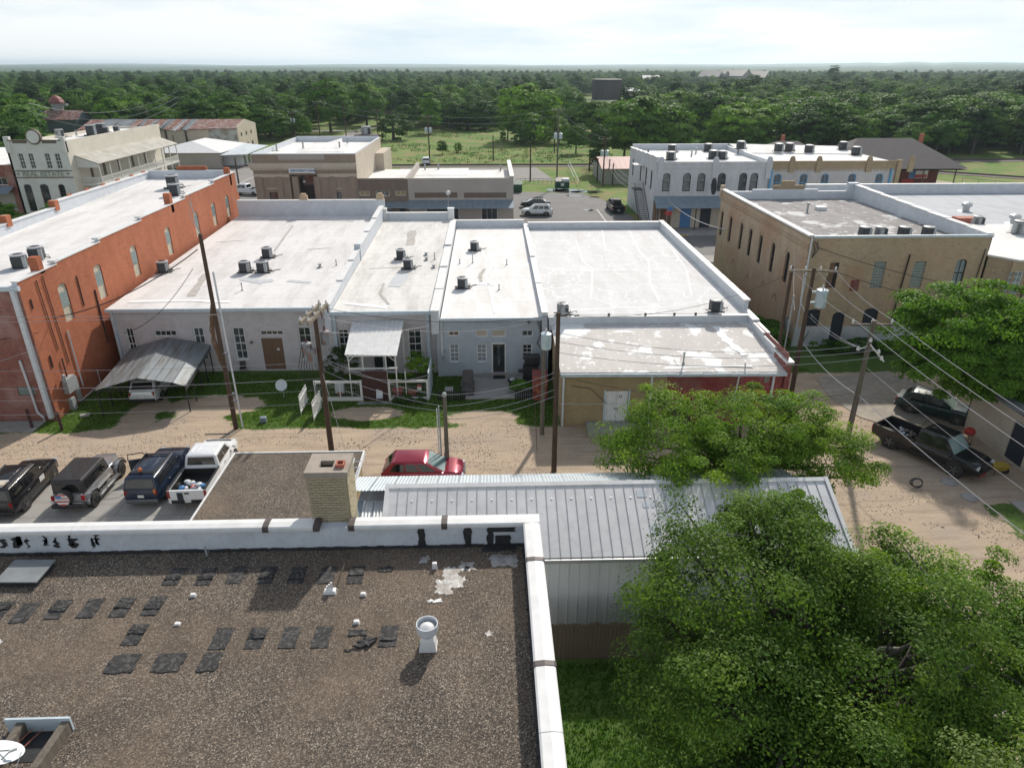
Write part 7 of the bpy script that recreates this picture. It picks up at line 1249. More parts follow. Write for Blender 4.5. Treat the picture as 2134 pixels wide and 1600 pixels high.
ut, x0, x1 = pickup('utility_truck', 'white utility truck loaded with gear beside the bank', 'p_white', 6.0, 1.95); bags(ut, x0 + .2, x1 - .1, ['redpot', 'plasticwhite', 'wood', 'meter'], 24, .25); p = G(512, 408); place(ut, p.x, p.y + 1, 165)
rr_ = vehicle('grey_parked_car', 'dark car cut off by the right edge low in the lane', 'car', 4.4, 1.8, 1.45, .95, .92, (-1.9, -1.3, .3, 1.2), 'p_navy', wb=2.6); p = G(2150, 1150); place(rr_, p.x + 1.3, p.y, 60)
vs_ = vehicle('white_van_far', 'white car on the road beyond the storefront roofs', 'car', 4.5, 1.85, 1.7, 1.1, 1.05, (-2.2, -2.0, .5, 1.2), 'p_white', wb=2.7); p = G(888, 343); place(vs_, p.x, p.y, 95)
# ================================================================== utility poles and wires
def pole(lab, base, h, r=.16, m='pole', group='utility poles', cat='utility pole', lean=(0, 0)):
    T = thing('utility_pole', lab, cat, base, group=group); b = Vector(base); MB().tube(b - Vector((0, 0, .1)), b + Vector((lean[0], lean[1], h)), r, r * .68, 10).build('pole', m, T, smooth=True); T['top'] = h; return T
def crossarm(T, b, z, w_, rz=0, n_ins=3, m='arm', y_off=.16, brace=True, th=.1):
    b = Vector(b); d = Vector((math.cos(rz), math.sin(rz), 0)); nrm = Vector((-d.y, d.x, 0)); c = b + nrm * y_off + Vector((0, 0, z)); o = MB().obox(c, (w_, th, th * 1.3), rz).build('crossarm', m, T)
    for k in range(n_ins): p = c + d * (w_ * (-.46 + .92 * k / max(1, n_ins - 1))); MB().lathe(p + Vector((0, 0, .06)), [(.025, 0), (.025, .08), (.075, .1), (.075, .16), (.04, .19), (.055, .22), (.03, .26)], 8).build('insulator', 'ceramic', o)
    if brace:
        for s_ in (-1, 1): MB().path([c + d * (s_ * w_ * .28) - Vector((0, 0, .05)), b + Vector((0, 0, z - .6))], .025, 4).build('brace', m, T)
def transformer(T, c, r=.26, h=.8, m='xfmr'):
    o = MB().lathe(c, [(r * .93, 0), (r, .05), (r, h - .06), (r * 1.06, h - .05), (r * 1.06, h), (r * .5, h + .07)], 16).build('transformer', m, T, smooth=True); MB().lathe(Vector(c) + Vector((0, 0, h + .04)), [(.05, 0), (.07, .08), (.04, .12), (.06, .2), (.03, .28)], 7).build('bushing', 'ceramic' if m == 'xfmr' else 'ceramic_brown', o)
WN = [0]
def wire(lab, p, q, sag=.4, r=.011, m='wire_l', n=14):
    p, q = Vector(p), Vector(q); pts = [p.lerp(q, i / n) - Vector((0, 0, sag * 4 * (i / n) * (1 - i / n))) for i in range(n + 1)]
    WN[0] += 1; return solo(MB().path(pts, r, 4), 'overhead_wire', m, lab, 'wire', 'overhead wires')
PA = Vector((-16.3, 39.5, 0)); PB = Vector((-9.6, 36.2, 0)); PC = Vector((-2.6, 33.9, 0)); PD = Vector((3.42, 33.8, 0)); PR2 = Vector((20.27, 42.1, 0)); PR = Vector((20.85, 35.3, 0)); PR3 = Vector((19.85, 42.9, 0))
T = pole('tall dark pole with white conduit in the grass before the lilac building', PA, 12.4, .16); MB().path([PA + Vector((.38, .1, 0)), PA + Vector((.36, .1, 3.4)), PA + Vector((.3, .1, 10.2))], .06, 6).build('conduit', 'pipe', T)
for z in (2.5, 2.0, 5.2): piece('strap', 'rim', T, PA + Vector((.2, 0, z)), (.3, .25, .06))
hv_ = MB()
for k in range(14): hv_.path([PA + Vector((-.1 + .05 * math.sin(k * 1.7), -.05, 8.3 - .05 * k)), PA + Vector((-.32 + .12 * math.sin(k), -.1, 7.3 - .12 * k)), PA + Vector((-.25, -.05, 6.3 - .12 * k)), PA + Vector((-.05, 0, 4.9 - .08 * k))], .03, 4)
hv_.build('dead_vine', 'brownwood', T); MB().path([PA + Vector((0, 0, 12.3)), PA + Vector((-.2, 0, 14.2)), PA + Vector((-.15, 0, 14.6))], .03, 5).path([PA + Vector((.05, -.1, 12.4)), PA + Vector((-.35, 0, 13.4)), PA + Vector((-.25, 0, 14.2))], .02, 4).build('riser_cable', 'wire_l', T)
T = pole('pole with double slanted crossarms and three rusty transformers', PB, 8.85, .17)
for yo in (-.14, .18): crossarm(T, PB, 8.75, 3.2, R(84), 4, 'arm', yo * 1.3, False, .15)
for k, (dx, dy, z) in enumerate(((-.65, .0, 6.3), (-.3, -.45, 6.1), (.35, .25, 6.9))): transformer(T, PB + Vector((dx, dy, z)), .25, .75, 'xfmr_rust')
for s_, z in ((-1.1, 8.9), (-.2, 8.7), (.7, 8.9)): MB().obox(PB + Vector((.45 + .3 * s_, .4 * s_, z)), (.06, .06, .45), 0, .3).build('fuse_cutout', 'ceramic_brown', T)
cb = MB()
for k in range(6): cb.path([PB + Vector((-.9 + .1 * k, -.1, 6.9 - .1 * k)), PB + Vector((-1.2 + .15 * k, -.2, 5.7)), PB + Vector((-.9 + .1 * k, -.2, 4.6 - .12 * k)), PB + Vector((-.1, -.1, 4.4 - .1 * k))], .018, 4)
cb.build('drip_loops', 'wire_d', T)
for k in range(4): MB().path([PB + Vector((-.5, -.1, 6.2)), PB + Vector((-.1, 0, 6.2 - .3 * k))], .02, 4).build('bracket', 'rim', T)
T = pole('short greyish pole right beside the maroon crossover', PC, 5.0, .14, 'pole_grey'); MB().path([PC + Vector((-.32, 0, 0)), PC + Vector((-.34, 0, 4.2))], .045, 5).build('conduit', 'meter', T); MB().path([PC + Vector((-.45, .1, 0)), PC + Vector((-.46, .1, 4.0))], .035, 5).build('conduit', 'pipe', T); MB().ball(PC + Vector((0, -.12, 4.95)), .14, 8, 5).build('knob', 'meter', T)
T = pole('tall dark pole at the left corner of the tan brick wall', PD, 9.5, .16); MB().path([PD + Vector((-.1, 0, 9.4)), PD + Vector((.1, .1, 9.95)), PD + Vector((.5, .1, 9.7))], .035, 5).path([PD + Vector((.1, 0, 9.6)), PD + Vector((.9, .0, 9.3))], .03, 5).build('mast_head', 'meter', T)
for k in range(3): piece('bracket', 'rim', T, PD + Vector((.35 + .3 * k, 0, 9.4 - .03 * k)), (.25, .05, .08), .3)
PDb = Vector((3.05, 38.2, 0)); T = pole('grey pole with pale blue transformer behind the tall dark pole', PDb, 6.6, .15, 'pole_grey'); transformer(T, PDb + Vector((.1, -.35, 5.9)), .3, .95, 'xfmr')
T = pole('tall pole with crossarm and pale transformer by the side lane', PR2, 9.45, .17); crossarm(T, PR2, 9.2, 3.0, R(-6), 4, 'arm'); transformer(T, PR2 + Vector((.75, -.1, 6.9)), .34, 1.15, 'xfmr'); MB().path([PR2 + Vector((1.0, .2, 8.9)), PR2 + Vector((1.15, .2, 6.9)), PR2 + Vector((.7, .2, 6.1)), PR2 + Vector((.1, 0, 6.2))], .03, 4).path([PR2 + Vector((.4, 0, 5.2)), PR2 + Vector((.1, 0, 4.4))], .03, 4).build('drip_loops', 'wire_d', T); MB().path([PR2 + Vector((-.6, 0, 9.1)), PR2 + Vector((-.5, 0, 7.2)), PR2 + Vector((-.1, 0, 6.6))], .022, 4).build('pale_cable', 'pipe', T)
for z in (7.2, 7.9): piece('mounting_bracket', 'xfmr', T, PR2 + Vector((.3, -.05, z)), (.5, .08, .12))
T = pole('slightly shorter twin pole directly beside the transformer pole', PR3 + Vector((-.5, .3, 0)), 9.3, .15); MB().path([PR3 + Vector((-.25, 0, 0)), PR3 + Vector((-.2, 0, 7.4))], .05, 5).build('conduit', 'meter', T)
T = pole('pole with crossarm of white insulators in the side lane', PR, 8.35, .17, 'pole_grey'); crossarm(T, PR, 8.05, 2.3, R(-2), 3, 'pole_grey')
for dx, z in ((-.7, 6.7), (-.1, 7.2), (.5, 6.5), (.75, 6.1)): MB().lathe(PR + Vector((dx, -.25, z)), [(.03, 0), (.09, .03), (.09, .11), (.05, .14), (.07, .2), (.03, .24)], 8).build('insulator', 'ceramic', T)
MB().path([PR + Vector((-.7, -.2, 6.7)), PR + Vector((0, 0, 6.9))], .03, 4).path([PR + Vector((0, -.1, 7.0)), PR + Vector((.95, -.2, 6.0))], .04, 4).build('bracket_arm', 'cap', T)
# line running down the side lane and on past the camera's right
for dx, lab in ((-1.35, 'left conductor between the two side lane crossarms'), (.15, 'middle conductor between the two side lane crossarms'), (1.3, 'right conductor between the two side lane crossarms')):
    e = {-1.35: -1.05, .15: .1, 1.3: 1.05}[dx]; wire(lab, PR2 + Vector((dx, 0, 9.35)), PR + Vector((e, -.1, 8.35)), .25, .016)
for e, lab in ((-1.05, 'left conductor running from the insulator pole to the lower right'), (.1, 'middle conductor running from the insulator pole to the lower right'), (1.05, 'right conductor running from the insulator pole to the lower right')): wire(lab, PR + Vector((e, -.1, 8.35)), PR + Vector((e + 1.4, -33, 8.9)), .9, .016)
wire('thick pale cable sagging low along the side lane', PR2 + Vector((.1, 0, 4.5)), PR + Vector((0, -.15, 3.9)), .35, .03); wire('thick pale cable from the insulator pole to the lower right corner', PR + Vector((0, -.15, 3.9)), PR + Vector((2.0, -33, 5.4)), .9, .026); wire('thin lower wire beside the thick pale cable', PR + Vector((.1, -.15, 5.6)), PR + Vector((2.4, -33, 6.6)), .9, .012)
wire('wire from the transformer pole down to the insulator bracket', PR2 + Vector((.3, 0, 6.4)), PR + Vector((-.7, -.25, 6.9)), .2, .014); wire('second wire from the transformer pole to the bracket', PR2 + Vector((.3, 0, 6.2)), PR + Vector((.5, -.25, 6.7)), .5, .014)
for z0, z1, dx, lab in ((6.95, 8.4, -.7, 'upper'), (6.7, 7.9, .5, 'middle'), (6.3, 7.3, .75, 'lower')): wire(lab + ' wire crossing the low beige roof from the tall dark pole to the insulator pole', PD + Vector((0, 0, z1)), PR + Vector((dx, -.2, z0)), .7, .014)
wire('long wire above the tan brick wall to the side lane', PD + Vector((0, 0, 4.3)), PR + Vector((0, 0, 4.4)), .35, .014); wire('dark wire at tree height to the side lane pole', PD + Vector((0, 0, 6.0)), PR + Vector((0, 0, 4.0)), .9, .012, 'wire_d')
for k, (za, zb, zl) in enumerate(((8.9, 8.7, 9.4), (8.9, 8.3, 8.6))): wire(('upper' if k == 0 else 'lower') + ' long wire from the left edge to the rusty transformer pole', (-46, 37, zl), PB + Vector((-.4, .3 * k, za)), .5, .012)
for k, (zc, zl, zb) in enumerate(((4.9, 5.6, 5.9), (3.9, 4.4, 4.9), (3.3, 3.6, 4.2), (2.7, 2.6, 3.4))): wire(('first', 'second', 'third', 'fourth')[k] + ' cable from the top, strung low from the left edge towards the transformer pole', (-44, 37.5, zl), PB + Vector((0, 0, zb)), .45, .010 if k != 1 else .014)
for k, (z0, z1) in enumerate(((6.2, 4.8), (5.4, 4.2), (4.6, 3.9))): wire(('upper', 'middle', 'lower')[k] + ' cable between the transformer pole and the short greyish pole', PB + Vector((.1, 0, z0)), PC + Vector((0, 0, z1)), .3, .014 if k else .016)
wire('thick black cable swooping from the transformer pole to the garden fence', PB + Vector((.1, 0, 6.0)), Vector((-4.3, 43.4, 1.9)), .8, .035, 'wire_d')
for k, (z0, z1) in enumerate(((4.9, 6.2), (4.2, 5.9), (3.8, 5.2), (3.4, 4.8))): wire(('top', 'second', 'third', 'bottom')[k] + ' cable from the short greyish pole to the tall dark pole', PC + Vector((0, 0, z0)), PD + Vector((0, 0, z1)), .35, .014)
wire('wire crossing the garden awning to the blue grey building', PB + Vector((.2, 0, 7.7)), Vector((-3.8, 47.2, 4.2)), .3, .012); wire('wire crossing the awning roof diagonally', PB + Vector((.2, 0, 8.6)), Vector((3.6, 47.2, 4.4)), .9, .012)
wire('high wire over the white roofs from the transformer pole', PB + Vector((.5, .5, 8.9)), PD + Vector((.2, 0, 9.4)), .6, .014, 'wire_d'); wire('wire over the beige roof right of the tall dark pole', PD + Vector((.9, 0, 9.3)), PR2 + Vector((-1.3, 0, 9.2)), .9, .012, 'wire_d')
wire('dark cable from the red brick hall to the tall pole', (XR + .2, 43.2, 6.3), atY(412, 520, 39.5), .6, .03, 'wire_d'); wire('dark drop cable from the lilac wall to the tall pole', (-26.9, 48.6, 3.2), atY(402, 560, 39.5), .7, .02, 'wire_d'); wire('dark wire from the left edge to the red hall downpipe', (-42, 39.5, 5.6), (XR + .2, 41.2, 6.0), .5, .02, 'wire_d'); wire('pale wire from the left edge to the red hall', (-40, 39.5, 3.2), (-28.7, 40.8, 4.9), .5, .016)
wire('wire strung over the side gap to the tan brick block', PR3 + Vector((0, 0, 6.4)), (24.6, 55, 7.6), .5, .014); wire('wire from the corner of the tan brick block over the tree', (25, 52.3, 8.3), (45, 47, 5.4), .9, .022, 'wire_d'); wire('second dark wire over the right tree', PR2 + Vector((1.3, .2, 9.2)), (45, 46, 4.6), 1.0, .02, 'wire_d')
wire('guy wire of the transformer pole', PB + Vector((0, 0, 5.5)), (-7.9, 33.6, 0), 0, .012); wire('yellow sleeved guy wire in the lane', PD + Vector((0, 0, 5.5)) * 0 + Vector((-1.6, 38.9, .1)) * 0 + atY(1055, 925, 36.5), G(1120, 985), 0, .02, 'brownwood')
wire('long bright wire from the store front to the tan brick block', (24.3, 95.8, 4.2), (24.3, 71, 5.6), .6, .05)
# coiled cable hanging above the lane
c = atY(1912, 1007, 31.5); cm_ = MB()
for k in range(4): n_ = 16; cm_.path([c + Vector(((.28 + .03 * k) * math.cos(2 * math.pi * i / n_), .12 * math.sin(2 * math.pi * i / n_) + .04 * k, .2 * math.sin(2 * math.pi * i / n_))) for i in range(n_ + 1)], .02, 4)
solo(cm_, 'cable_coil', 'wire_d', 'coil of cable hanging on the wires above the side lane', 'cable coil')
# poles in the background
def far_pole(lab, px, yb_, yt, arm=True, xf=0, m='pole', r=.17):
    b = G(px, yb_); t = atY(px, yt, b.y); T = pole(lab, b, t.z, r, m)
    if arm: crossarm(T, b, t.z - .4, 2.4, .1, 3, 'arm')
    for k in range(xf): transformer(T, b + Vector((-.45 + .9 * k, -.3, t.z * (.62 if px != 896 else .66))), .33, .95)
    return b, t.z
FP = {}
for a in [(615, 292, 232, 'far pole with two pale transformers left of the country road', True, 2), (668, 293, 210, 'tall far pole with crossarm at the near end of the country road', True, 0), (722, 290, 210, 'bare far pole right beside the country road', False, 0), (789, 300, 228, 'far pole at the bush right of the road', True, 0), (797, 296, 250, 'short far pole next to the road bush', False, 0), (896, 345, 240, 'far pole with big pale transformer box behind the storefronts', True, 2), (1105, 378, 300, 'bare pole standing in the lower parking fence', False, 0), (1160, 390, 225, 'tall slim pole with transformer pair beside the dumpster', True, 2), (1155, 320, 232, 'dark pole behind the tall slim pole', False, 0), (1028, 335, 282, 'short bare pole in the field', False, 0), (1256, 388, 285, 'pole with pale transformers before the red roofed shed', True, 2), (1244, 380, 330, 'first short dark post before the red roofed shed', False, 0), (1268, 384, 332, 'second short dark post before the red roofed shed', False, 0), (1276, 386, 340, 'third short dark post before the red roofed shed', False, 0), (1228, 357, 310, 'left dark post under the small tree', False, 0), (1238, 356, 312, 'right dark post under the small tree', False, 0), (1340, 455, 312, 'grey pole close to the outside stair of the white corner building', False, 0), (372, 345, 282, 'dark pole before the white hipped building', False, 0), (1605, 300, 240, 'far pole with transformer beside the bright bush', True, 1), (1667, 300, 262, 'far lamp-like pole at the wood edge', False, 0), (1398, 240, 182, 'very far pole near the blue container', True, 0), (498, 385, 330, 'slim lamp post in the side street', False, 0), (265, 260, 205, 'far pole right of the grain elevator', True, 1)]:
    FP[a[0]] = far_pole(a[3], a[0], a[1], a[2], a[4], a[5], 'pole_grey' if a[0] in (1160, 1340) else 'pole')
def wtop(px, dz=.1): b, h = FP[px]; return Vector(b) + Vector((0, 0, h - dz))
for a_, b_, lab in ((615, 668, 'far wire left of the country road'), (668, 896, 'far wire from the country road to the boxed pole'), (896, 1160, 'far wire across the field'), (1160, 1256, 'far wire above the dumpster')):
    for k in range(2): wire(lab + (', upper strand' if k == 0 else ', lower strand'), wtop(a_, .1 + 1.2 * k), wtop(b_, .1 + 1.2 * k), 1.0, .02)
for k in range(3): wire(('upper', 'middle', 'lower')[k] + ' service wire sagging from the shed pole to the white corner building', wtop(1256, 2.2 + .5 * k), (22.6, 103 + 2 * k, 5.8 - .6 * k), 1.6 + .3 * k, .03)
for k in range(3): wire(('highest', 'middle', 'lowest')[k] + ' wire sagging in front of the woods at the left', G(370, 190 + 12 * k, 14), G(60, 215 + 8 * k, 12), 4, .05, 'wire_l')

# ================================================================== vegetation
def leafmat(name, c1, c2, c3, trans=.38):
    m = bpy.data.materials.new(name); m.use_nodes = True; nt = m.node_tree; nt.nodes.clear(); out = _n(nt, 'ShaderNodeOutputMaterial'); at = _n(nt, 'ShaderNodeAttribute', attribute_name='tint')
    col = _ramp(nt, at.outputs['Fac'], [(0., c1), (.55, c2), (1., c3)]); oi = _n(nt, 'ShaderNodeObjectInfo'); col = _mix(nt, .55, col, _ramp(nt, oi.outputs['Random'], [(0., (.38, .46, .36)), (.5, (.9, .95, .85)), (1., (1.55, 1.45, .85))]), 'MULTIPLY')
    d = _n(nt, 'ShaderNodeBsdfPrincipled'); d.inputs['Roughness'].default_value = .6; d.inputs['Specular IOR Level'].default_value = .08 if 'far' in name else .2; t = _n(nt, 'ShaderNodeBsdfTranslucent'); nt.links.new(col, d.inputs['Base Color']); nt.links.new(_mix(nt, 1., col, (1.25, 1.35, .55), 'MULTIPLY'), t.inputs['Color'])
    x = _n(nt, 'ShaderNodeMixShader'); x.inputs[0].default_value = trans; nt.links.new(d.outputs[0], x.inputs[1]); nt.links.new(t.outputs[0], x.inputs[2]); nt.links.new(x.outputs[0], out.inputs[0]); return m
M['leaf_oak'] = leafmat('live_oak_leaves', (.06, .125, .022), (.125, .225, .034), (.25, .35, .06)); M['leaf_elm'] = leafmat('elm_leaves', (.06, .13, .014), (.105, .22, .022), (.19, .33, .035)); M['leaf_far'] = leafmat('far_tree_leaves', (.03, .075, .014), (.06, .14, .024), (.11, .21, .038), .3); M['leaf_far2'] = leafmat('far_tree_leaves_light', (.055, .12, .02), (.10, .20, .032), (.16, .28, .05), .3); M['leaf_far3'] = leafmat('far_tree_leaves_dark', (.018, .05, .014), (.036, .085, .022), (.07, .13, .034), .25)
M['leaf_pale'] = leafmat('pale_olive_leaves', (.10, .15, .04), (.16, .22, .06), (.22, .28, .09)); M['leaf_bright'] = leafmat('bright_leaves', (.05, .12, .015), (.09, .20, .022), (.15, .28, .04)); M['leaf_shrub'] = leafmat('garden_shrub_leaves', (.03, .065, .02), (.06, .11, .03), (.10, .16, .05))
M['bark'] = mat('grey_bark', (.12, .105, .09), (.06, .052, .045), 4, rough=.95, stretch=(3, 3, .6), bump=.6, bscale=14); M['bark_pale'] = mat('pale_lichen_bark', (.26, .25, .225), (.13, .12, .105), 5, rough=.95, bump=.5, bscale=14)
rng = np.random.default_rng(11)
def leaves(name, m, P, sz, parent, nrm=None, aspect=.55, tint=None, local=False, wild=.55):
    "one small bent leaf card per point"
    n = len(P); d = rng.normal(size=(n, 3)); d /= np.linalg.norm(d, axis=1)[:, None]
    if nrm is not None: d = d * wild + nrm * np.array([1, 1, .8]); d /= np.linalg.norm(d, axis=1)[:, None]
    r = rng.normal(size=(n, 3)); a = np.cross(d, r); a /= np.linalg.norm(a, axis=1)[:, None] + 1e-9; b = np.cross(d, a); s_ = (sz * rng.uniform(.6, 1.35, n))[:, None]
    o_ = np.array(org(parent)) if parent is not None and not local else np.zeros(3); P = P - o_
    V = np.stack([P - a * s_ * .5, P + b * s_ * aspect * .5, P + a * s_ * .5, P - b * s_ * aspect * .5], 1).reshape(-1, 3)
    me = bpy.data.meshes.new(name); me.vertices.add(4 * n); me.loops.add(4 * n); me.polygons.add(n); me.vertices.foreach_set('co', V.ravel()); me.loops.foreach_set('vertex_index', np.arange(4 * n, dtype=np.int32)); me.polygons.foreach_set('loop_start', np.arange(0, 4 * n, 4, dtype=np.int32)); me.update(calc_edges=True)
    at = me.attributes.new('tint', 'FLOAT', 'POINT'); tt = rng.random(n) if tint is None else np.clip(tint + rng.normal(0, .18, n), 0, 1); at.data.foreach_set('value', np.repeat(tt, 4).astype(np.float32))
    me.materials.append(M[m]); o = bpy.data.objects.new(name, me); COL.objects.link(o); o.parent = parent; return o
def clumpy(nc, per, center, rad, clump, zcut=-.35, seed=0, hollow=.5):
    "clump centres in the shell of an ellipsoid; twiggy leaf clusters round each"
    g = np.random.default_rng(seed); u = g.normal(size=(nc * 3, 3)); u /= np.linalg.norm(u, axis=1)[:, None]; u = u[u[:, 2] > zcut][:nc]; k = len(u)
    rr = hollow + (1 - hollow) * g.random(k) ** .6; lump = np.array([1 + .34 * mnoise.noise(Vector(v * 1.9) + Vector((seed, 0, 0))) + .12 * mnoise.noise(Vector(v * 4.7) + Vector((0, seed, 0))) for v in u])
    C_ = np.array(center) + u * np.array(rad) * (rr * lump)[:, None]; cs = clump * g.uniform(.55, 1.35, k)
    q = g.normal(size=(k, per, 3)); q /= np.linalg.norm(q, axis=2)[:, :, None]; q[:, :, 2] = np.abs(q[:, :, 2]) * .75 - .18; q *= (g.random((k, per, 1)) ** .42)
    out_ = g.random(k) < .14; C_[out_] += u[out_] * np.array(rad) * .09; cs[out_] *= .75
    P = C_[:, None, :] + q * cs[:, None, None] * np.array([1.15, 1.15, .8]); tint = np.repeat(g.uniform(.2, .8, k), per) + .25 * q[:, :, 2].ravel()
    nm = (q * .6 + u[:, None, :] * .5 + np.array([0, 0, .35])).reshape(-1, 3); return C_, P.reshape(-1, 3), nm, tint
def limbs(T, base, C_, r0, m='bark', n=26, fork=.42, seed=1, name='branch'):
    g = random.Random(seed); base = Vector(base); cen = Vector(C_.mean(0)); hub = base.lerp(cen, fork); hub.z = base.z + (cen.z - base.z) * .55
    MB().path([base, base.lerp(hub, .5) + Vector((.12, .05, 0)), hub], [r0, r0 * .82, r0 * .7], 9).build('trunk', m, T, smooth=True); mb = MB(); idx = list(range(len(C_))); g.shuffle(idx)
    for i in idx[:n]:
        c = Vector(C_[i]); mid = hub.lerp(c, .45) + Vector((g.uniform(-.5, .5), g.uniform(-.5, .5), g.uniform(.0, .5))); q = mid.lerp(c, .5) + Vector((g.uniform(-.3, .3), g.uniform(-.3, .3), g.uniform(-.1, .25)))
        mb.path([hub, hub.lerp(mid, .5) + Vector((0, 0, -.12)), mid, q, c], [r0 * .55, r0 * .42, r0 * .28, r0 * .16, r0 * .05], 6)
        for _ in range(3): e = q + Vector((g.uniform(-1, 1), g.uniform(-1, 1), g.uniform(-.1, .6))) * .8; mb.path([q, q.lerp(e, .5) + Vector((0, 0, .1)), e], [r0 * .12, r0 * .07, r0 * .025], 4)
    mb.build(name, m, T, smooth=True)
def big_tree(nm, lab, base, parts, leaf, lsz, r0, seed, nbr=30, m='bark', aspect=.55, group=None):
    T = thing(nm, lab, 'tree', base, group=group); allC = []; Ps = []; Ns = []; Ts = []
    for i, (c, rad, nc, per, cl) in enumerate(parts):
        C_, P, nn, tt = clumpy(nc, per, c, rad, cl, seed=seed + i); allC.append(C_); Ps.append(P); Ns.append(nn); Ts.append(tt)
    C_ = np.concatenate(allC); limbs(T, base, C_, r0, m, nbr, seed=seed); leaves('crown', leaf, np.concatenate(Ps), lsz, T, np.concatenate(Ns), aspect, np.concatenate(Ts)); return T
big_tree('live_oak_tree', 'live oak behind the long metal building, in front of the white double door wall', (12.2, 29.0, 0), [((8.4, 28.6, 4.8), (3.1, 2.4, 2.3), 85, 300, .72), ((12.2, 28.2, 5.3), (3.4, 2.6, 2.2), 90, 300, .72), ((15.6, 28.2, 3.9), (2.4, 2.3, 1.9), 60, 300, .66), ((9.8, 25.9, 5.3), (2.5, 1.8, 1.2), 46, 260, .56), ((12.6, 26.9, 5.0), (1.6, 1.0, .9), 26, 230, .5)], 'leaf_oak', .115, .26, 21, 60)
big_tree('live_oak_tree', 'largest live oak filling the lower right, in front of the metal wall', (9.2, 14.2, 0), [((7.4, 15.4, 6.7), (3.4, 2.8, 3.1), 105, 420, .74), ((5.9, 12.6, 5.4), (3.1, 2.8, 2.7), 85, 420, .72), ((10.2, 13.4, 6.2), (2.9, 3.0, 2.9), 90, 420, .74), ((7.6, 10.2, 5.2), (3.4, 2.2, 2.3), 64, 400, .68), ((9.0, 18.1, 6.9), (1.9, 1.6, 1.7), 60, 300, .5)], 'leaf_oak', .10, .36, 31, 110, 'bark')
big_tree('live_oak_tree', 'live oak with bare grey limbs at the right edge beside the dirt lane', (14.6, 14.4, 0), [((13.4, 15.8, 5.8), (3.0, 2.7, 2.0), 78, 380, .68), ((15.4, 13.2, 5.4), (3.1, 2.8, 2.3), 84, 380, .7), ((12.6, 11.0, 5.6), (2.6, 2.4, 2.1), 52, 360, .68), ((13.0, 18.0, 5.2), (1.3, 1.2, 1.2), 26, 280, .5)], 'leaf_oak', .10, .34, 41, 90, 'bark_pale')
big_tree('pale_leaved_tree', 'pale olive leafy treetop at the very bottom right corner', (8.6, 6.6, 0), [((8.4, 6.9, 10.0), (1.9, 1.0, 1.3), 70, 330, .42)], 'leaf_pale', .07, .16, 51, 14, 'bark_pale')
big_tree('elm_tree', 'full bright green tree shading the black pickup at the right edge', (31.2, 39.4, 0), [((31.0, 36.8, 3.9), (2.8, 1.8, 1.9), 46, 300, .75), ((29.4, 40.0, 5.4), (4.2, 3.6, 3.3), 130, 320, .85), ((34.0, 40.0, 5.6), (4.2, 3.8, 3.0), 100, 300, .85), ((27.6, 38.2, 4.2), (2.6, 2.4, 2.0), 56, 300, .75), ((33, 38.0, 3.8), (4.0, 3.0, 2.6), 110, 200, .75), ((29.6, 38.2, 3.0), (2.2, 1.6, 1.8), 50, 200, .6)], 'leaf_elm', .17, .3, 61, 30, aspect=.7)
for T_, m_, segs in ((1, 'bark_pale', [[(1925, 1398, 7.1), (1960, 1412, 7.2), (1995, 1408, 7.3), (2030, 1425, 7.2), (2062, 1462, 6.9)], [(1995, 1408, 7.3), (2015, 1392, 7.5), (2030, 1385, 7.5)], [(1880, 1352, 7.0), (1835, 1350, 7.2), (1800, 1372, 7.0), (1785, 1400, 6.5)]]), (0, 'bark_pale', [[(1420, 1120, 7.9), (1450, 1128, 8.1), (1500, 1112, 8.2), (1560, 1118, 8.0)], [(1750, 1165, 7.0), (1762, 1185, 7.1), (1755, 1225, 6.9), (1770, 1260, 6.5)]])):
    tr_ = [o for o in bpy.data.objects if o.name.startswith('live_oak_tree')][1 + T_]; mb = MB()
    for sg_ in segs: mb.path([G(*q_) for q_ in sg_], [.06 - .010 * i_ for i_ in range(len(sg_))], 6)
    mb.build('bare_limb', m_, tr_, smooth=True)
def shrub(nm, lab, c, rad, n, leaf='leaf_shrub', sz=.1, group=None, clump=.3):
    T = thing(nm, lab, 'shrub', (c[0], c[1], 0), group=group); C_, P, nn, tt = clumpy(n, 90, (c[0], c[1], c[2]), rad, clump, seed=int(abs(c[0] * 7 + c[1]))); leaves('foliage', leaf, P, sz, T, nn, .6, tt)
    mb = MB(); [mb.path([(c[0], c[1], 0), (c[0] * .5 + C_[i][0] * .5, c[1] * .5 + C_[i][1] * .5, C_[i][2] * .6), tuple(C_[i])], [.03, .02, .008], 4) for i in range(0, len(C_), 6)]; mb.build('stem', 'bark', T); return T
shrub('garden_shrub', 'grey green bushy shrub behind the left garden fence panel', (-10.9, 46.2, 1.5), (1.3, .9, 1.3), 60); shrub('garden_shrub', 'shrub with reddish blooms behind the right garden fence panel', (-5.2, 45.6, 1.4), (1.0, .9, 1.2), 50, 'leaf_elm', .1)
shrub('low_plant', 'leafy low plants in front of the right fence panel', (-5.7, 42.9, .25), (1.2, .25, .35), 20, 'leaf_shrub', .12, clump=.2); shrub('palm_like_plant', 'bright green plant behind the short black picket fence', (2.0, 44.3, .5), (.7, .5, .4), 22, 'leaf_bright', .16, clump=.3)
shrub('vine_bush', 'dark bush growing in the gap beside the tan brick block', (22.6, 53.5, .9), (1.6, 3.0, 1.2), 70, 'leaf_far', .2, clump=.5); shrub('weed_bush', 'weedy bushes along the white plinth of the tan brick block', (29.5, 51.0, .5), (3.6, .8, .7), 60, 'leaf_far', .16, clump=.4)
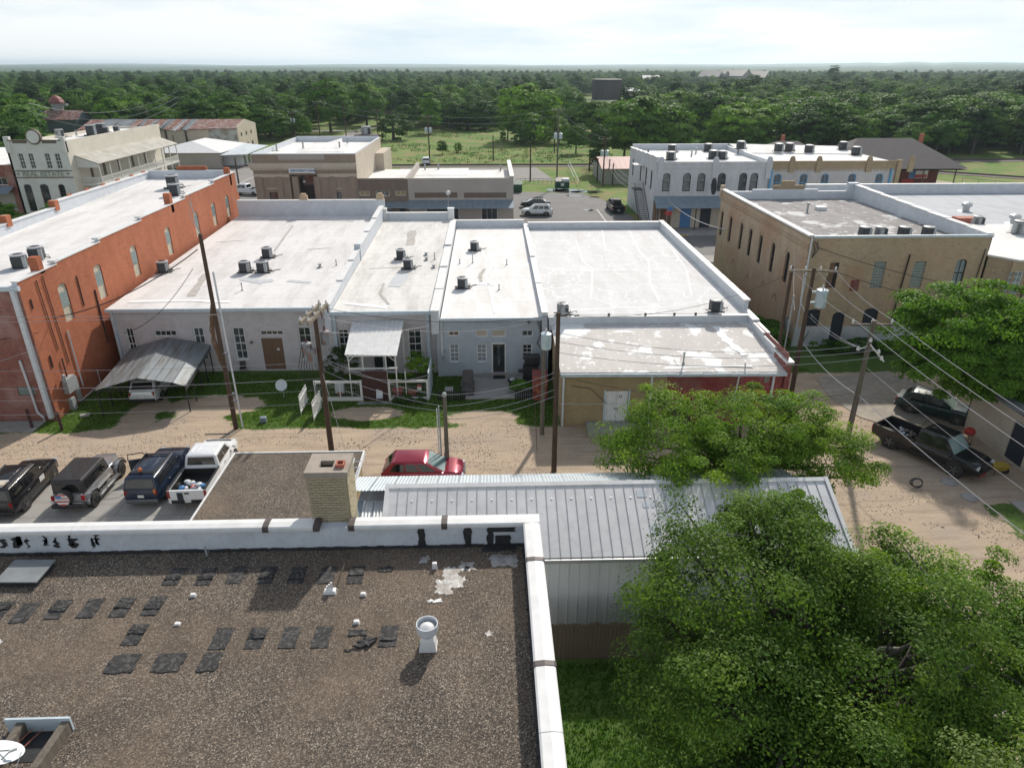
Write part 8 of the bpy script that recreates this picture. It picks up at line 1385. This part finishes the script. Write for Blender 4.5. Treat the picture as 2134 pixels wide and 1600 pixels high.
shrub('yellow_green_bush', 'yellow green bush behind the balcony building street tree pit', (-62.5, 103, 1.6), (1.8, 1.6, 1.6), 40, 'leaf_bright', .3, clump=.6); shrub('yellow_green_bush', 'round lime bush in front of the red brick shopfront', (-71, 104, 1.6), (1.8, 1.6, 1.6), 40, 'leaf_bright', .3, clump=.6)
# grass tufts: real blades near the camera
def tufts(name, lab, pts, h, m, n_bl=3):
    P = np.repeat(np.array(pts), n_bl, 0); n = len(P); P[:, :2] += rng.normal(0, .05, (n, 2)); a = rng.uniform(0, 2 * np.pi, n); hh_ = h * rng.uniform(.5, 1.4, n); w_ = .012 + .012 * rng.random(n); ln = rng.normal(0, .35, (n, 2)) * hh_[:, None]
    dx = np.stack([np.cos(a) * w_, np.sin(a) * w_, 0 * a], 1) * 1.6; tip = P + np.concatenate([ln, hh_[:, None]], 1); V = np.stack([P - dx, P + dx, tip], 1).reshape(-1, 3)
    me = bpy.data.meshes.new(name); me.vertices.add(3 * n); me.loops.add(3 * n); me.polygons.add(n); me.vertices.foreach_set('co', V.ravel()); me.loops.foreach_set('vertex_index', np.arange(3 * n, dtype=np.int32)); me.polygons.foreach_set('loop_start', np.arange(0, 3 * n, 3, dtype=np.int32)); me.update(calc_edges=True)
    at = me.attributes.new('tint', 'FLOAT', 'POINT'); at.data.foreach_set('value', np.repeat(rng.random(n), 3).astype(np.float32)); me.materials.append(M[m]); o = bpy.data.objects.new(name, me); COL.objects.link(o); tag(o, lab, 'grass', None, 'stuff')
pts = []
while len(pts) < 26000:
    x, y = rnd.uniform(-40, 24), rnd.uniform(32, 49)
    if -12 < x < -12.3 or (x < -12.4 and y < 33.9) or (-1.95 < x < 3.1 and y > 43.2) or (x < -28.3 and y > 40.8): continue
    if gmask(x, y) + .35 * noise2(x, y, 1.2) > .62 and not (y > 48 or (x > 4 and y > 39 and x < 18.6)): pts.append((x, y, 0))
tufts('yard_grass', 'short tufted grass behind the row of buildings along the lane', pts, .11, 'leaf_oak', 3)
pts = [(rnd.uniform(1.6, 15), rnd.uniform(5, 19.8), 0) for _ in range(16000)]; tufts('lawn_weeds', 'dark green ground cover between the gravel roofed building and the oaks', pts, .13, 'leaf_bright', 4)
n_, wd_ = 0, []
while n_ < 900:
    x, y = rnd.uniform(-50, 55), rnd.uniform(170, 268)
    if noise2(x, y, .05, 2) + .5 * noise2(x, y, .2) < .12 and not (171 < y < 178): continue
    n_ += 1; s_ = rnd.uniform(.25, .8); k = rng.normal(0, 1, (14, 3)) * np.array([1.1, .8, .5]) * s_; k[:, 2] = np.abs(k[:, 2]); wd_.append(k + np.array([x, y, 0]))
o = leaves('field_weeds', 'leaf_shrub', np.concatenate(wd_), .34, None, None, .5); tag(o, 'patchy tall weeds in the open field and along the railway', 'weeds', None, 'stuff')
# ---- far trees: a few kinds of tree, each built once and copied
def make_tree(nm, kind, seed):
    T = thing(nm, 'x', 'tree'); P_ = {'round': [((0, 0, 5.6), (4.6, 4.4, 4.2), 95, 70, 1.4)], 'tall': [((0, 0, 6.9), (3.1, 3.1, 5.8), 90, 70, 1.2)], 'wide': [((-2.2, 0, 4.9), (3.8, 3.6, 3.3), 60, 62, 1.35), ((2.4, .8, 5.4), (3.6, 3.6, 3.8), 60, 62, 1.35)], 'bush': [((0, 0, 2.6), (3.4, 3.2, 2.9), 50, 50, 1.1)]}[kind]
    A = [clumpy(nc, per, c, rad, cl, zcut=-.8, seed=seed + i, hollow=.66) for i, (c, rad, nc, per, cl) in enumerate(P_)]
    P = np.concatenate([a[1] for a in A]); nn = np.concatenate([a[2] for a in A]); tt = np.concatenate([a[3] for a in A]); leaves('crown', 'leaf_far', P, .5 if kind != 'bush' else .42, T, nn, .75, tt, wild=.34)
    MB().path([(0, 0, 0), (.1, 0, 2), (0, .1, 4.6), (.2, 0, 6.5)], [.32, .26, .2, .08], 7).path([(0, 0, 2.6), (1.2, .5, 4.6), (2.2, .6, 6)], [.18, .12, .04], 5).path([(0, 0, 3), (-1.2, -.4, 4.8), (-2.1, .3, 6)], [.18, .12, .04], 5).build('trunk', 'bark', T); return T
KINDS = [make_tree('broadleaf_tree', k, s_) for k, s_ in (('round', 101), ('wide', 202), ('tall', 303), ('round', 404), ('wide', 505), ('bush', 606), ('tall', 707))]
for i_, m_ in ((1, 'leaf_far2'), (2, 'leaf_far3'), (3, 'leaf_far2'), (6, 'leaf_far3')): KINDS[i_].children[0].data.materials[0] = M[m_]
BR = make_tree('broadleaf_tree', 'tall', 808); BR.children[0].data.materials[0] = M['leaf_bright']; BB = make_tree('bright_bush', 'bush', 909); BB.children[0].data.materials[0] = M['leaf_bright']; BB['category'] = 'shrub'
for k_ in KINDS: 
    if k_ is KINDS[5]: k_.name = 'bush'; k_['category'] = 'shrub'
USED = set()
def plant(proto, x, y, hgt, label, group, wid=1.0):
    base_h = {0: 9.8, 1: 9.0, 2: 12.6, 3: 9.8, 4: 9.0, 5: 5.4, 6: 12.6}.get(KINDS.index(proto) if proto in KINDS else (6 if proto is BR else 5)); o = proto if proto.name not in USED else copy_tree(proto); USED.add(proto.name if o is proto else o.name)
    s_ = hgt / base_h; o.location = (x, y, 0); o.scale = (s_ * wid, s_ * wid, s_); o.rotation_euler.z = rnd.uniform(0, 6.28)
    if label: o['label'] = label
    if group: o['group'] = group
    return o
SPEC = [(1105, 292, 178, 1, 1.0, 'big dark tree with many trunks at the far side of the field'), (1345, 335, 205, 1, 1.15, 'large dark oak behind the red roofed shed'), (1245, 360, 262, 2, .8, 'small tree with dark posts beneath it by the shed'), (1475, 305, 200, 0, 1.1, 'big rounded tree by the railway beyond the white corner building'), (1400, 330, 235, 3, 1.0, 'tree between the large dark oak and the railway tree'), (690, 275, 172, 0, 1.0, 'tree with a visible trunk beside the country road'), (765, 262, 176, 3, 1.0, 'rounded tree right of the country road'), (850, 265, 184, 2, 1.1, 'dark slim tree left of the pale green one in the field'), (820, 292, 236, 5, 1.15, 'low dense dark bush at the field corner beside the road'), (590, 292, 232, 3, .9, 'bushy tree behind the rusty warehouse gable'), (635, 290, 240, 3, .8, 'bushy tree left of the tall road pole'), (1085, 303, 262, 5, .9, 'dark bush in the middle of the field'), (1135, 290, 230, 2, .7, 'slim tree at the right of the field'), (940, 268, 205, 5, 1.2, 'dense bush belt left part behind the field'), (975, 270, 212, 5, 1.2, 'dense bush belt middle part behind the field'), (1010, 270, 205, 5, 1.2, 'dense bush belt right part behind the field'), (922, 322, 295, 0, .9, 'little round tree alone in the field by the boxed pole'), (955, 318, 298, 5, .8, 'tiny bush right of the little round tree'), (1730, 190, 138, 2, 1.1, 'tallest dark tree rising above the right woods'), (375, 255, 180, 0, 1.1, 'round tree above the balcony building'), (300, 265, 190, 3, 1.1, 'dark tree between elevator and warehouse'), (1165, 300, 245, 3, 1, 'tree behind the tall slim pole'), (1200, 320, 262, 0, 1, 'tree left of the shed posts'), (1300, 330, 240, 3, 1, 'tree left of the large dark oak')]
for px, yb_, yt, k, wd, lab in SPEC: b = G(px, yb_); t = atY(px, yt, b.y); plant(KINDS[k], b.x, b.y, max(2, t.z), lab, None, wd)
for px, yb_, yt, wd, lab, pr in ((898, 278, 196, 1.0, 'pale green tall tree standing at the left back of the field', BR), (1058, 292, 213, .95, 'pale green pointed tree in the middle back of the field', BR), (1048, 300, 272, 1, 'thin pale green sapling in front of the pointed tree', BR), (1112, 300, 240, 1, 'pale green bushy tree right of the pointed one', BB), (1610, 322, 270, 1.5, 'bright lime green bush behind the white roofs', BB), (1480, 322, 275, 1.6, 'bright green bushes left of the railway', BB), (1430, 325, 285, 1.2, 'low bright bush right of the large dark oak', BB)): b = G(px, yb_); t = atY(px, yt, b.y); plant(pr, b.x, b.y, max(1.5, t.z), lab, None, wd)
# woods: where trees grow (x, y in metres)
def wooded(x, y):
    if y < 150: return x > 104 and y > 170 or (x < -105 and y > 150)
    px = x / y
    if .1 < px < .19 and 262 < y < 560 or .24 < px < .375 and 520 < y < 880 or (-.62 < px < -.5 and 150 < y < 276): return False
    if x < -64: return y > 222 or (x < -108 and y > 160 + .2 * (x + 108))
    if x < -52: return y > 285
    if -52 <= x < -30: return y > 345 or (y > 270 and x < -48)
    if -30 <= x < 28: return y > 272 + 10 * math.sin(x * .3)
    if 28 <= x < 58: return y > 215 and not (y > 380 and x > 50)
    if x >= 58: return y > 182 and not (55 < x < 125 and 395 < y < 545)
    return True
cand = []
g = np.random.default_rng(5)
yv_, step = 150., 0
while yv_ < 1500:
    sp = 6.6 + yv_ * .0055; x = -.80 * yv_ - 15
    while x < .83 * yv_ + 20:
        xx, yy = x + g.uniform(-.42, .42) * sp, yv_ + g.uniform(-.42, .42) * sp
        if wooded(xx, yy): cand.append((xx, yy, sp))
        x += sp
    yv_ += sp * .92
cand.sort(key=lambda c: c[1] - (40 * mnoise.noise(Vector((c[0] * .05, c[1] * .05, 1)))))
fore = [c for c in cand if c[1] < 1500]
near_, rest = fore[:276], fore[276:]
def where(x, y):
    return ('left woods' if x < -60 else 'woods behind the field' if x < 40 else 'right woods behind the railway')
for x, y, sp in near_:
    k = rnd.choice([0, 1, 2, 3, 4, 0, 1, 3, 6]); kd_ = ('round mid green', 'broad light green', 'tall dark green', 'round light green', 'broad mid green', '', 'tall narrow dark')[k]; h_ = rnd.uniform(7.0, 12.5) * (1.05 if x > 60 else 1.0); plant(KINDS[k], x, y, h_, (kd_ + (' tree of the ' if y < 215 else ' tree set back in the ') + where(x, y)), 'trees at the near edge of the ' + where(x, y), rnd.uniform(1.0, 1.3))
# the rest of the woods reads as one mass: instanced on points
pm_ = bpy.data.meshes.new('distant_woodland'); pm_.from_pydata([(x, y, 0) for x, y, s_ in rest], [], [])
for nm_, ty, vals in (('sc', 'FLOAT', [rnd.uniform(.6, 1.35) * (.95 if y < 600 else .85) for x, y, s_ in rest]), ('rot', 'FLOAT', [rnd.uniform(0, 6.28) for _ in rest]), ('idx', 'INT', [rnd.choice([0, 1, 3, 4, 0, 1, 3, 4, 0, 1, 3, 4, 2]) for _ in rest])):
    a_ = pm_.attributes.new(nm_, ty, 'POINT'); a_.data.foreach_set('value', vals)
wo = bpy.data.objects.new('distant_woodland', pm_); COL.objects.link(wo); tag(wo, 'continuous green woodland stretching from the town edge to the hills', 'woodland', None, 'stuff')
src = bpy.data.collections.new('woodland_kinds')
for i, k_ in enumerate(KINDS[:5]): o = bpy.data.objects.new('crown_kind', k_.children[0].data); src.objects.link(o)
ng = bpy.data.node_groups.new('scatter', 'GeometryNodeTree'); ng.interface.new_socket('Geometry', in_out='INPUT', socket_type='NodeSocketGeometry'); ng.interface.new_socket('Geometry', in_out='OUTPUT', socket_type='NodeSocketGeometry')
gi, go = ng.nodes.new('NodeGroupInput'), ng.nodes.new('NodeGroupOutput'); ip = ng.nodes.new('GeometryNodeInstanceOnPoints'); ci = ng.nodes.new('GeometryNodeCollectionInfo'); ci.inputs['Collection'].default_value = src; ci.inputs['Separate Children'].default_value = True; ci.inputs['Reset Children'].default_value = True
def nattr(n_, ty): a_ = ng.nodes.new('GeometryNodeInputNamedAttribute'); a_.data_type = ty; a_.inputs['Name'].default_value = n_; return a_.outputs['Attribute']
cb_ = ng.nodes.new('ShaderNodeCombineXYZ'); ng.links.new(nattr('rot', 'FLOAT'), cb_.inputs[2]); m2p = ng.nodes.new('GeometryNodeMeshToPoints'); ng.links.new(gi.outputs[0], m2p.inputs[0]); ng.links.new(m2p.outputs[0], ip.inputs['Points']); ng.links.new(ci.outputs[0], ip.inputs['Instance']); ip.inputs['Pick Instance'].default_value = True
ng.links.new(nattr('idx', 'INT'), ip.inputs['Instance Index']); ng.links.new(cb_.outputs[0], ip.inputs['Rotation']); ng.links.new(nattr('sc', 'FLOAT'), ip.inputs['Scale']); ng.links.new(ip.outputs[0], go.inputs[0])
md = wo.modifiers.new('scatter', 'NODES'); md.node_group = ng
print('TREES', len(near_), len(rest))

# ================================================================== right-edge yard, litter, roof repairs
T = thing('plastered_outbuilding', 'low tan outbuilding with dark doors in the deep shade at the right edge', 'building', (33, 33, 0)); W = Wall('-x', 30.0)
mb = MB(); W.face(mb, 27.5, 38.4, 0, 3.1, [(29.3, 30.8, .1, 2.4), (33.2, 34.6, .1, 2.5)], .15); mb.build('wall', 'creamwall', T); mb = MB(); Wall('-y', 27.5).face(mb, 30, 36, 0, 3.1); mb.build('end_wall', 'creamwall', T)
MB().box(30, 36, 38.3, 38.4, 0, 3.1).box(35.9, 36, 27.5, 38.3, 0, 3.1).build('rear_wall', 'creamwall', T); MB().box(29.7, 36.2, 27.2, 38.6, 3.1, 3.25).build('roof', 'galv_old', T)
for a, b in ((29.3, 30.8), (33.2, 34.6)): W.panel(T, 'door', 'navy', (a, b, .1, 2.4), .08, .05)
MB().box(29.4, 30, 31.0, 31.3, 0, .02).box(29.5, 29.98, 28.2, 28.6, 0, 2.0).build('white_post', 'cap', T)
slabs('door_pavement', 27.2, 30.0, 27.6, 30.0, .10, 'concrete', 2, 1)
c = Vector((28.9, 36.3, 0)); T = thing('red_grill', 'small red drum grill beside the nose of the black pickup', 'grill', c); MB().lathe(c + Vector((0, 0, .6)), [(.1, 0), (.3, .12), (.32, .28), (.2, .42), (.03, .48)], 12).build('drum', 'red', T, smooth=True)
for k in range(3): t = k * 2.1; MB().tube(c + Vector((.2 * math.cos(t), .2 * math.sin(t), .65)), c + Vector((.32 * math.cos(t), .32 * math.sin(t), 0)), .015, n=5).build('leg', 'black', T)
c = Vector((28.4, 32.8, 0)); T = thing('yellow_barrow', 'yellow wheelbarrow in the shade by the outbuilding door', 'wheelbarrow', c); MB().loft([[(c.x + a * s_, c.y + b * s_ * .6, c.z + z) for a, b in ((-1, -1), (1, -1), (1, 1), (-1, 1))] for s_, z in ((.3, .3), (.5, .62))]).build('tray', 'yellow', T); MB().tube(c + Vector((.5, -.05, .18)), c + Vector((.5, .05, .18)), .18, n=12).build('wheel', 'rubber', T)
for s_ in (-.2, .2): MB().path([c + Vector((.5, s_ * .3, .18)), c + Vector((-.3, s_, .35)), c + Vector((-.9, s_ * 1.3, .6))], .02, 4).build('handle', 'wood', T); MB().tube(c + Vector((-.25, s_, .35)), c + Vector((-.3, s_, 0)), .015, n=4).build('leg', 'black', T)
for px, py, lab in ((1978, 1006, 'upper round concrete cover in the side lane'), (2020, 1037, 'lower round concrete cover in the side lane')): g_ = G(px, py); solo(MB().lathe((g_.x, g_.y, .02), [(.42, 0), (.42, .05), (.36, .07)], 18), 'manhole_cover', 'concrete', lab, 'manhole cover')
# stones and litter on the lane
def pebbles(name, lab, n, box_, smin, smax, m, test=None):
    mb = MB(); k = 0
    while k < n:
        x, y = rnd.uniform(box_[0], box_[1]), rnd.uniform(box_[2], box_[3])
        if test and not test(x, y): continue
        k += 1; s_ = rnd.uniform(smin, smax); a = rnd.uniform(0, 3); cx, sy_ = math.cos(a) * s_, math.sin(a) * s_; z = .045
        mb.add([(x + cx, y + sy_, z - .02), (x - sy_, y + cx * .7, z - .02), (x - cx, y - sy_, z - .02), (x + sy_, y - cx * .7, z - .02), (x, y, z + s_ * .55)], [(0, 1, 4), (1, 2, 4), (2, 3, 4), (3, 0, 4)])
    o = mb.build(name, m); tag(o, lab, 'stones', None, 'stuff')
M['pebble'] = mat('pale_pebbles', (.50, .45, .39), (.24, .20, .17), 1.3, rough=.9); M['pebble_dark'] = mat('dark_clods', (.30, .235, .17), (.22, .17, .125), 1.3, rough=.95)
lane = lambda x, y: gmask(x, y) < .4 and noise2(x, y, .45, 6) > -.1 and not (x < -12.2 and y < 34)
pebbles('lane_stones', 'pale stones scattered over the dirt lane', 5200, (-40, 29, 21, 41), .018, .055, 'pebble', lane); pebbles('dirt_clods', 'dark clods and leaf litter on the dirt lane', 1100, (-40, 29, 21, 41), .012, .035, 'pebble_dark', lambda x, y: lane(x, y) and noise2(x, y, .3, 12) > .05)
pebbles('loose_roof_gravel', 'loose coarse stones on the brown gravel roof', 10, (-16, .5, 9, 16), .01, .02, 'pebble')
bpy.data.objects['loose_roof_gravel'].location.z = 8.2
# repairs and stains on the white roofs (own shapes, laid on the slope)
M['newcoat'] = mat('fresh_white_coating', (.86, .86, .86), (.8, .8, .8), 2, rough=.7, spec=.2); M['ponding'] = mat('ponding_stain', (.52, .49, .455), (.42, .395, .365), 3, .35, .6, rough=.9, spec=.1); M['greycoat'] = mat('blue_grey_patch', (.56, .58, .60), (.50, .51, .53), 3, rough=.8, spec=.1)
def roofblob(parent, R_, pts, w0, m, name='roof_repair', lift=.006, amp=.5):
    "a ragged ribbon of coating following pts"
    P_ = [on(px, py, *R_) for px, py in pts]; L, Q = [], []; k = (R_[1] - R_[0]) / (R_[3] - R_[2])
    for i in range(len(P_) - 1):
        for j in range(5):
            c = P_[i].lerp(P_[i + 1], j / 5); d = (P_[i + 1] - P_[i]).normalized(); n_ = Vector((-d.y, d.x, 0)); wv_ = w0 * (1 + amp * noise2(c.x, c.y, 1.7, i)); L.append(c + n_ * wv_ * .5); Q.append(c - n_ * wv_ * .5 * (1 + amp * rnd.uniform(-.4, .4)))
    for p in L + Q: p.z = R_[0] + k * (p.y - R_[2]) + lift
    n_ = len(L); MB().add(L + Q, [(i, i + 1, n_ + i + 1, n_ + i) for i in range(n_ - 1)]).build(name, m, parent)
bA, bB, bC, bD, bH = [next(o for o in bpy.data.objects if o.name == n_) for n_ in ('lilac_white_building', 'grey_white_garden_building', 'blue_grey_building', 'white_roofed_store', 'red_brick_hall')]
RD = (4.85, 5.0, 46.5, 74.6)
for pts, w0, m_ in ([[(1003, 520), (1015, 545), (1028, 550), (1012, 575), (1020, 598)], .22, 'newcoat'], [[(985, 590), (1045, 594)], .7, 'newcoat'], [[(1020, 598), (1030, 640), (1032, 656)], .25, 'newcoat'], [[(1010, 560), (1000, 575), (1003, 590)], .3, 'ponding']): roofblob(bC, RC_, pts, w0, m_)
for pts, w0, m_ in ([[(842, 570), (815, 605)], 1.1, 'greycoat'], [[(800, 590), (792, 612), (815, 640)], .22, 'ponding'], [[(860, 480), (852, 520)], .8, 'ponding'], [[(720, 632), (830, 643)], .5, 'newcoat'], [[(770, 560), (850, 556)], .12, 'ponding']): roofblob(bB, RB, pts, w0, m_)
for pts, w0, m_ in ([[(505, 580), (540, 588), (575, 582)], .9, 'greycoat'], [[(560, 460), (650, 458), (760, 462)], .5, 'ponding'], [[(270, 628), (400, 626), (500, 630)], .5, 'newcoat'], [[(450, 505), (520, 500)], .18, 'ponding'], [[(430, 570), (410, 600), (395, 622)], .55, 'ponding'], [[(610, 470), (560, 540)], .25, 'ponding'], [[(640, 520), (700, 516)], .14, 'ponding'], [[(600, 585), (660, 590)], .5, 'greycoat']): roofblob(bA, RA, pts, w0, m_)
for pts in ([(1200, 500), (1215, 545), (1235, 560), (1232, 620), (1290, 640)], [(1310, 478), (1330, 520), (1352, 545), (1355, 590), (1380, 640)], [(1160, 650), (1290, 640), (1380, 640), (1440, 636)], [(1400, 520), (1430, 560), (1445, 630)], [(1140, 560), (1232, 565), (1352, 560)], [(1255, 480), (1262, 520), (1300, 530)]): roofblob(bD, RD, pts, .12, 'newcoat', 'sealed_crack')
for pts, w0, m_ in ([[(60, 520), (110, 515)], .12, 'ponding'], [[(20, 560), (0, 575)], .8, 'greycoat'], [[(250, 455), (330, 440)], .12, 'ponding'], [[(340, 418), (368, 412)], .5, 'greycoat']): roofblob(bH, (8.72, 9.67, 41.1, 80.2), pts, w0, m_)
RDl = (4.37, 3.87, 46.3, 39.0); RDl = (3.80, 4.37, 39.0, 46.3)
for pts, w0 in ([[(1215, 720), (1240, 715), (1260, 700), (1300, 690), (1330, 694)], .4], [[(1228, 765), (1222, 740), (1238, 722)], .8], [[(1492, 680), (1505, 700), (1530, 722), (1560, 745)], .5], [[(1250, 684), (1400, 684), (1480, 676)], .14], [[(1310, 730), (1325, 760)], .3], [[(1180, 768), (1400, 766), (1610, 762)], .18]): roofblob(bD, RDl, pts, w0, 'newcoat', 'white_coating', .014, .9)

# ------------------------------------------------------------------ haze
hz = MB().box(-16000, 16000, -300, 14000, -5, 78)
hm = bpy.data.materials.new('haze'); hm.use_nodes = True; ht = hm.node_tree; ht.nodes.clear(); ho = ht.nodes.new('ShaderNodeOutputMaterial'); hv = ht.nodes.new('ShaderNodeVolumePrincipled')
hv.inputs['Color'].default_value = (.72, .88, 1, 1); hv.inputs['Density'].default_value =   .00011; hv.inputs['Anisotropy'].default_value = .5; ht.links.new(hv.outputs[0], ho.inputs['Volume'])
ho_ = hz.build('haze', hm); ho_['kind'] = 'stuff'; ho_['label'] = 'thin pale summer haze hanging over the whole countryside'; ho_['category'] = 'haze'
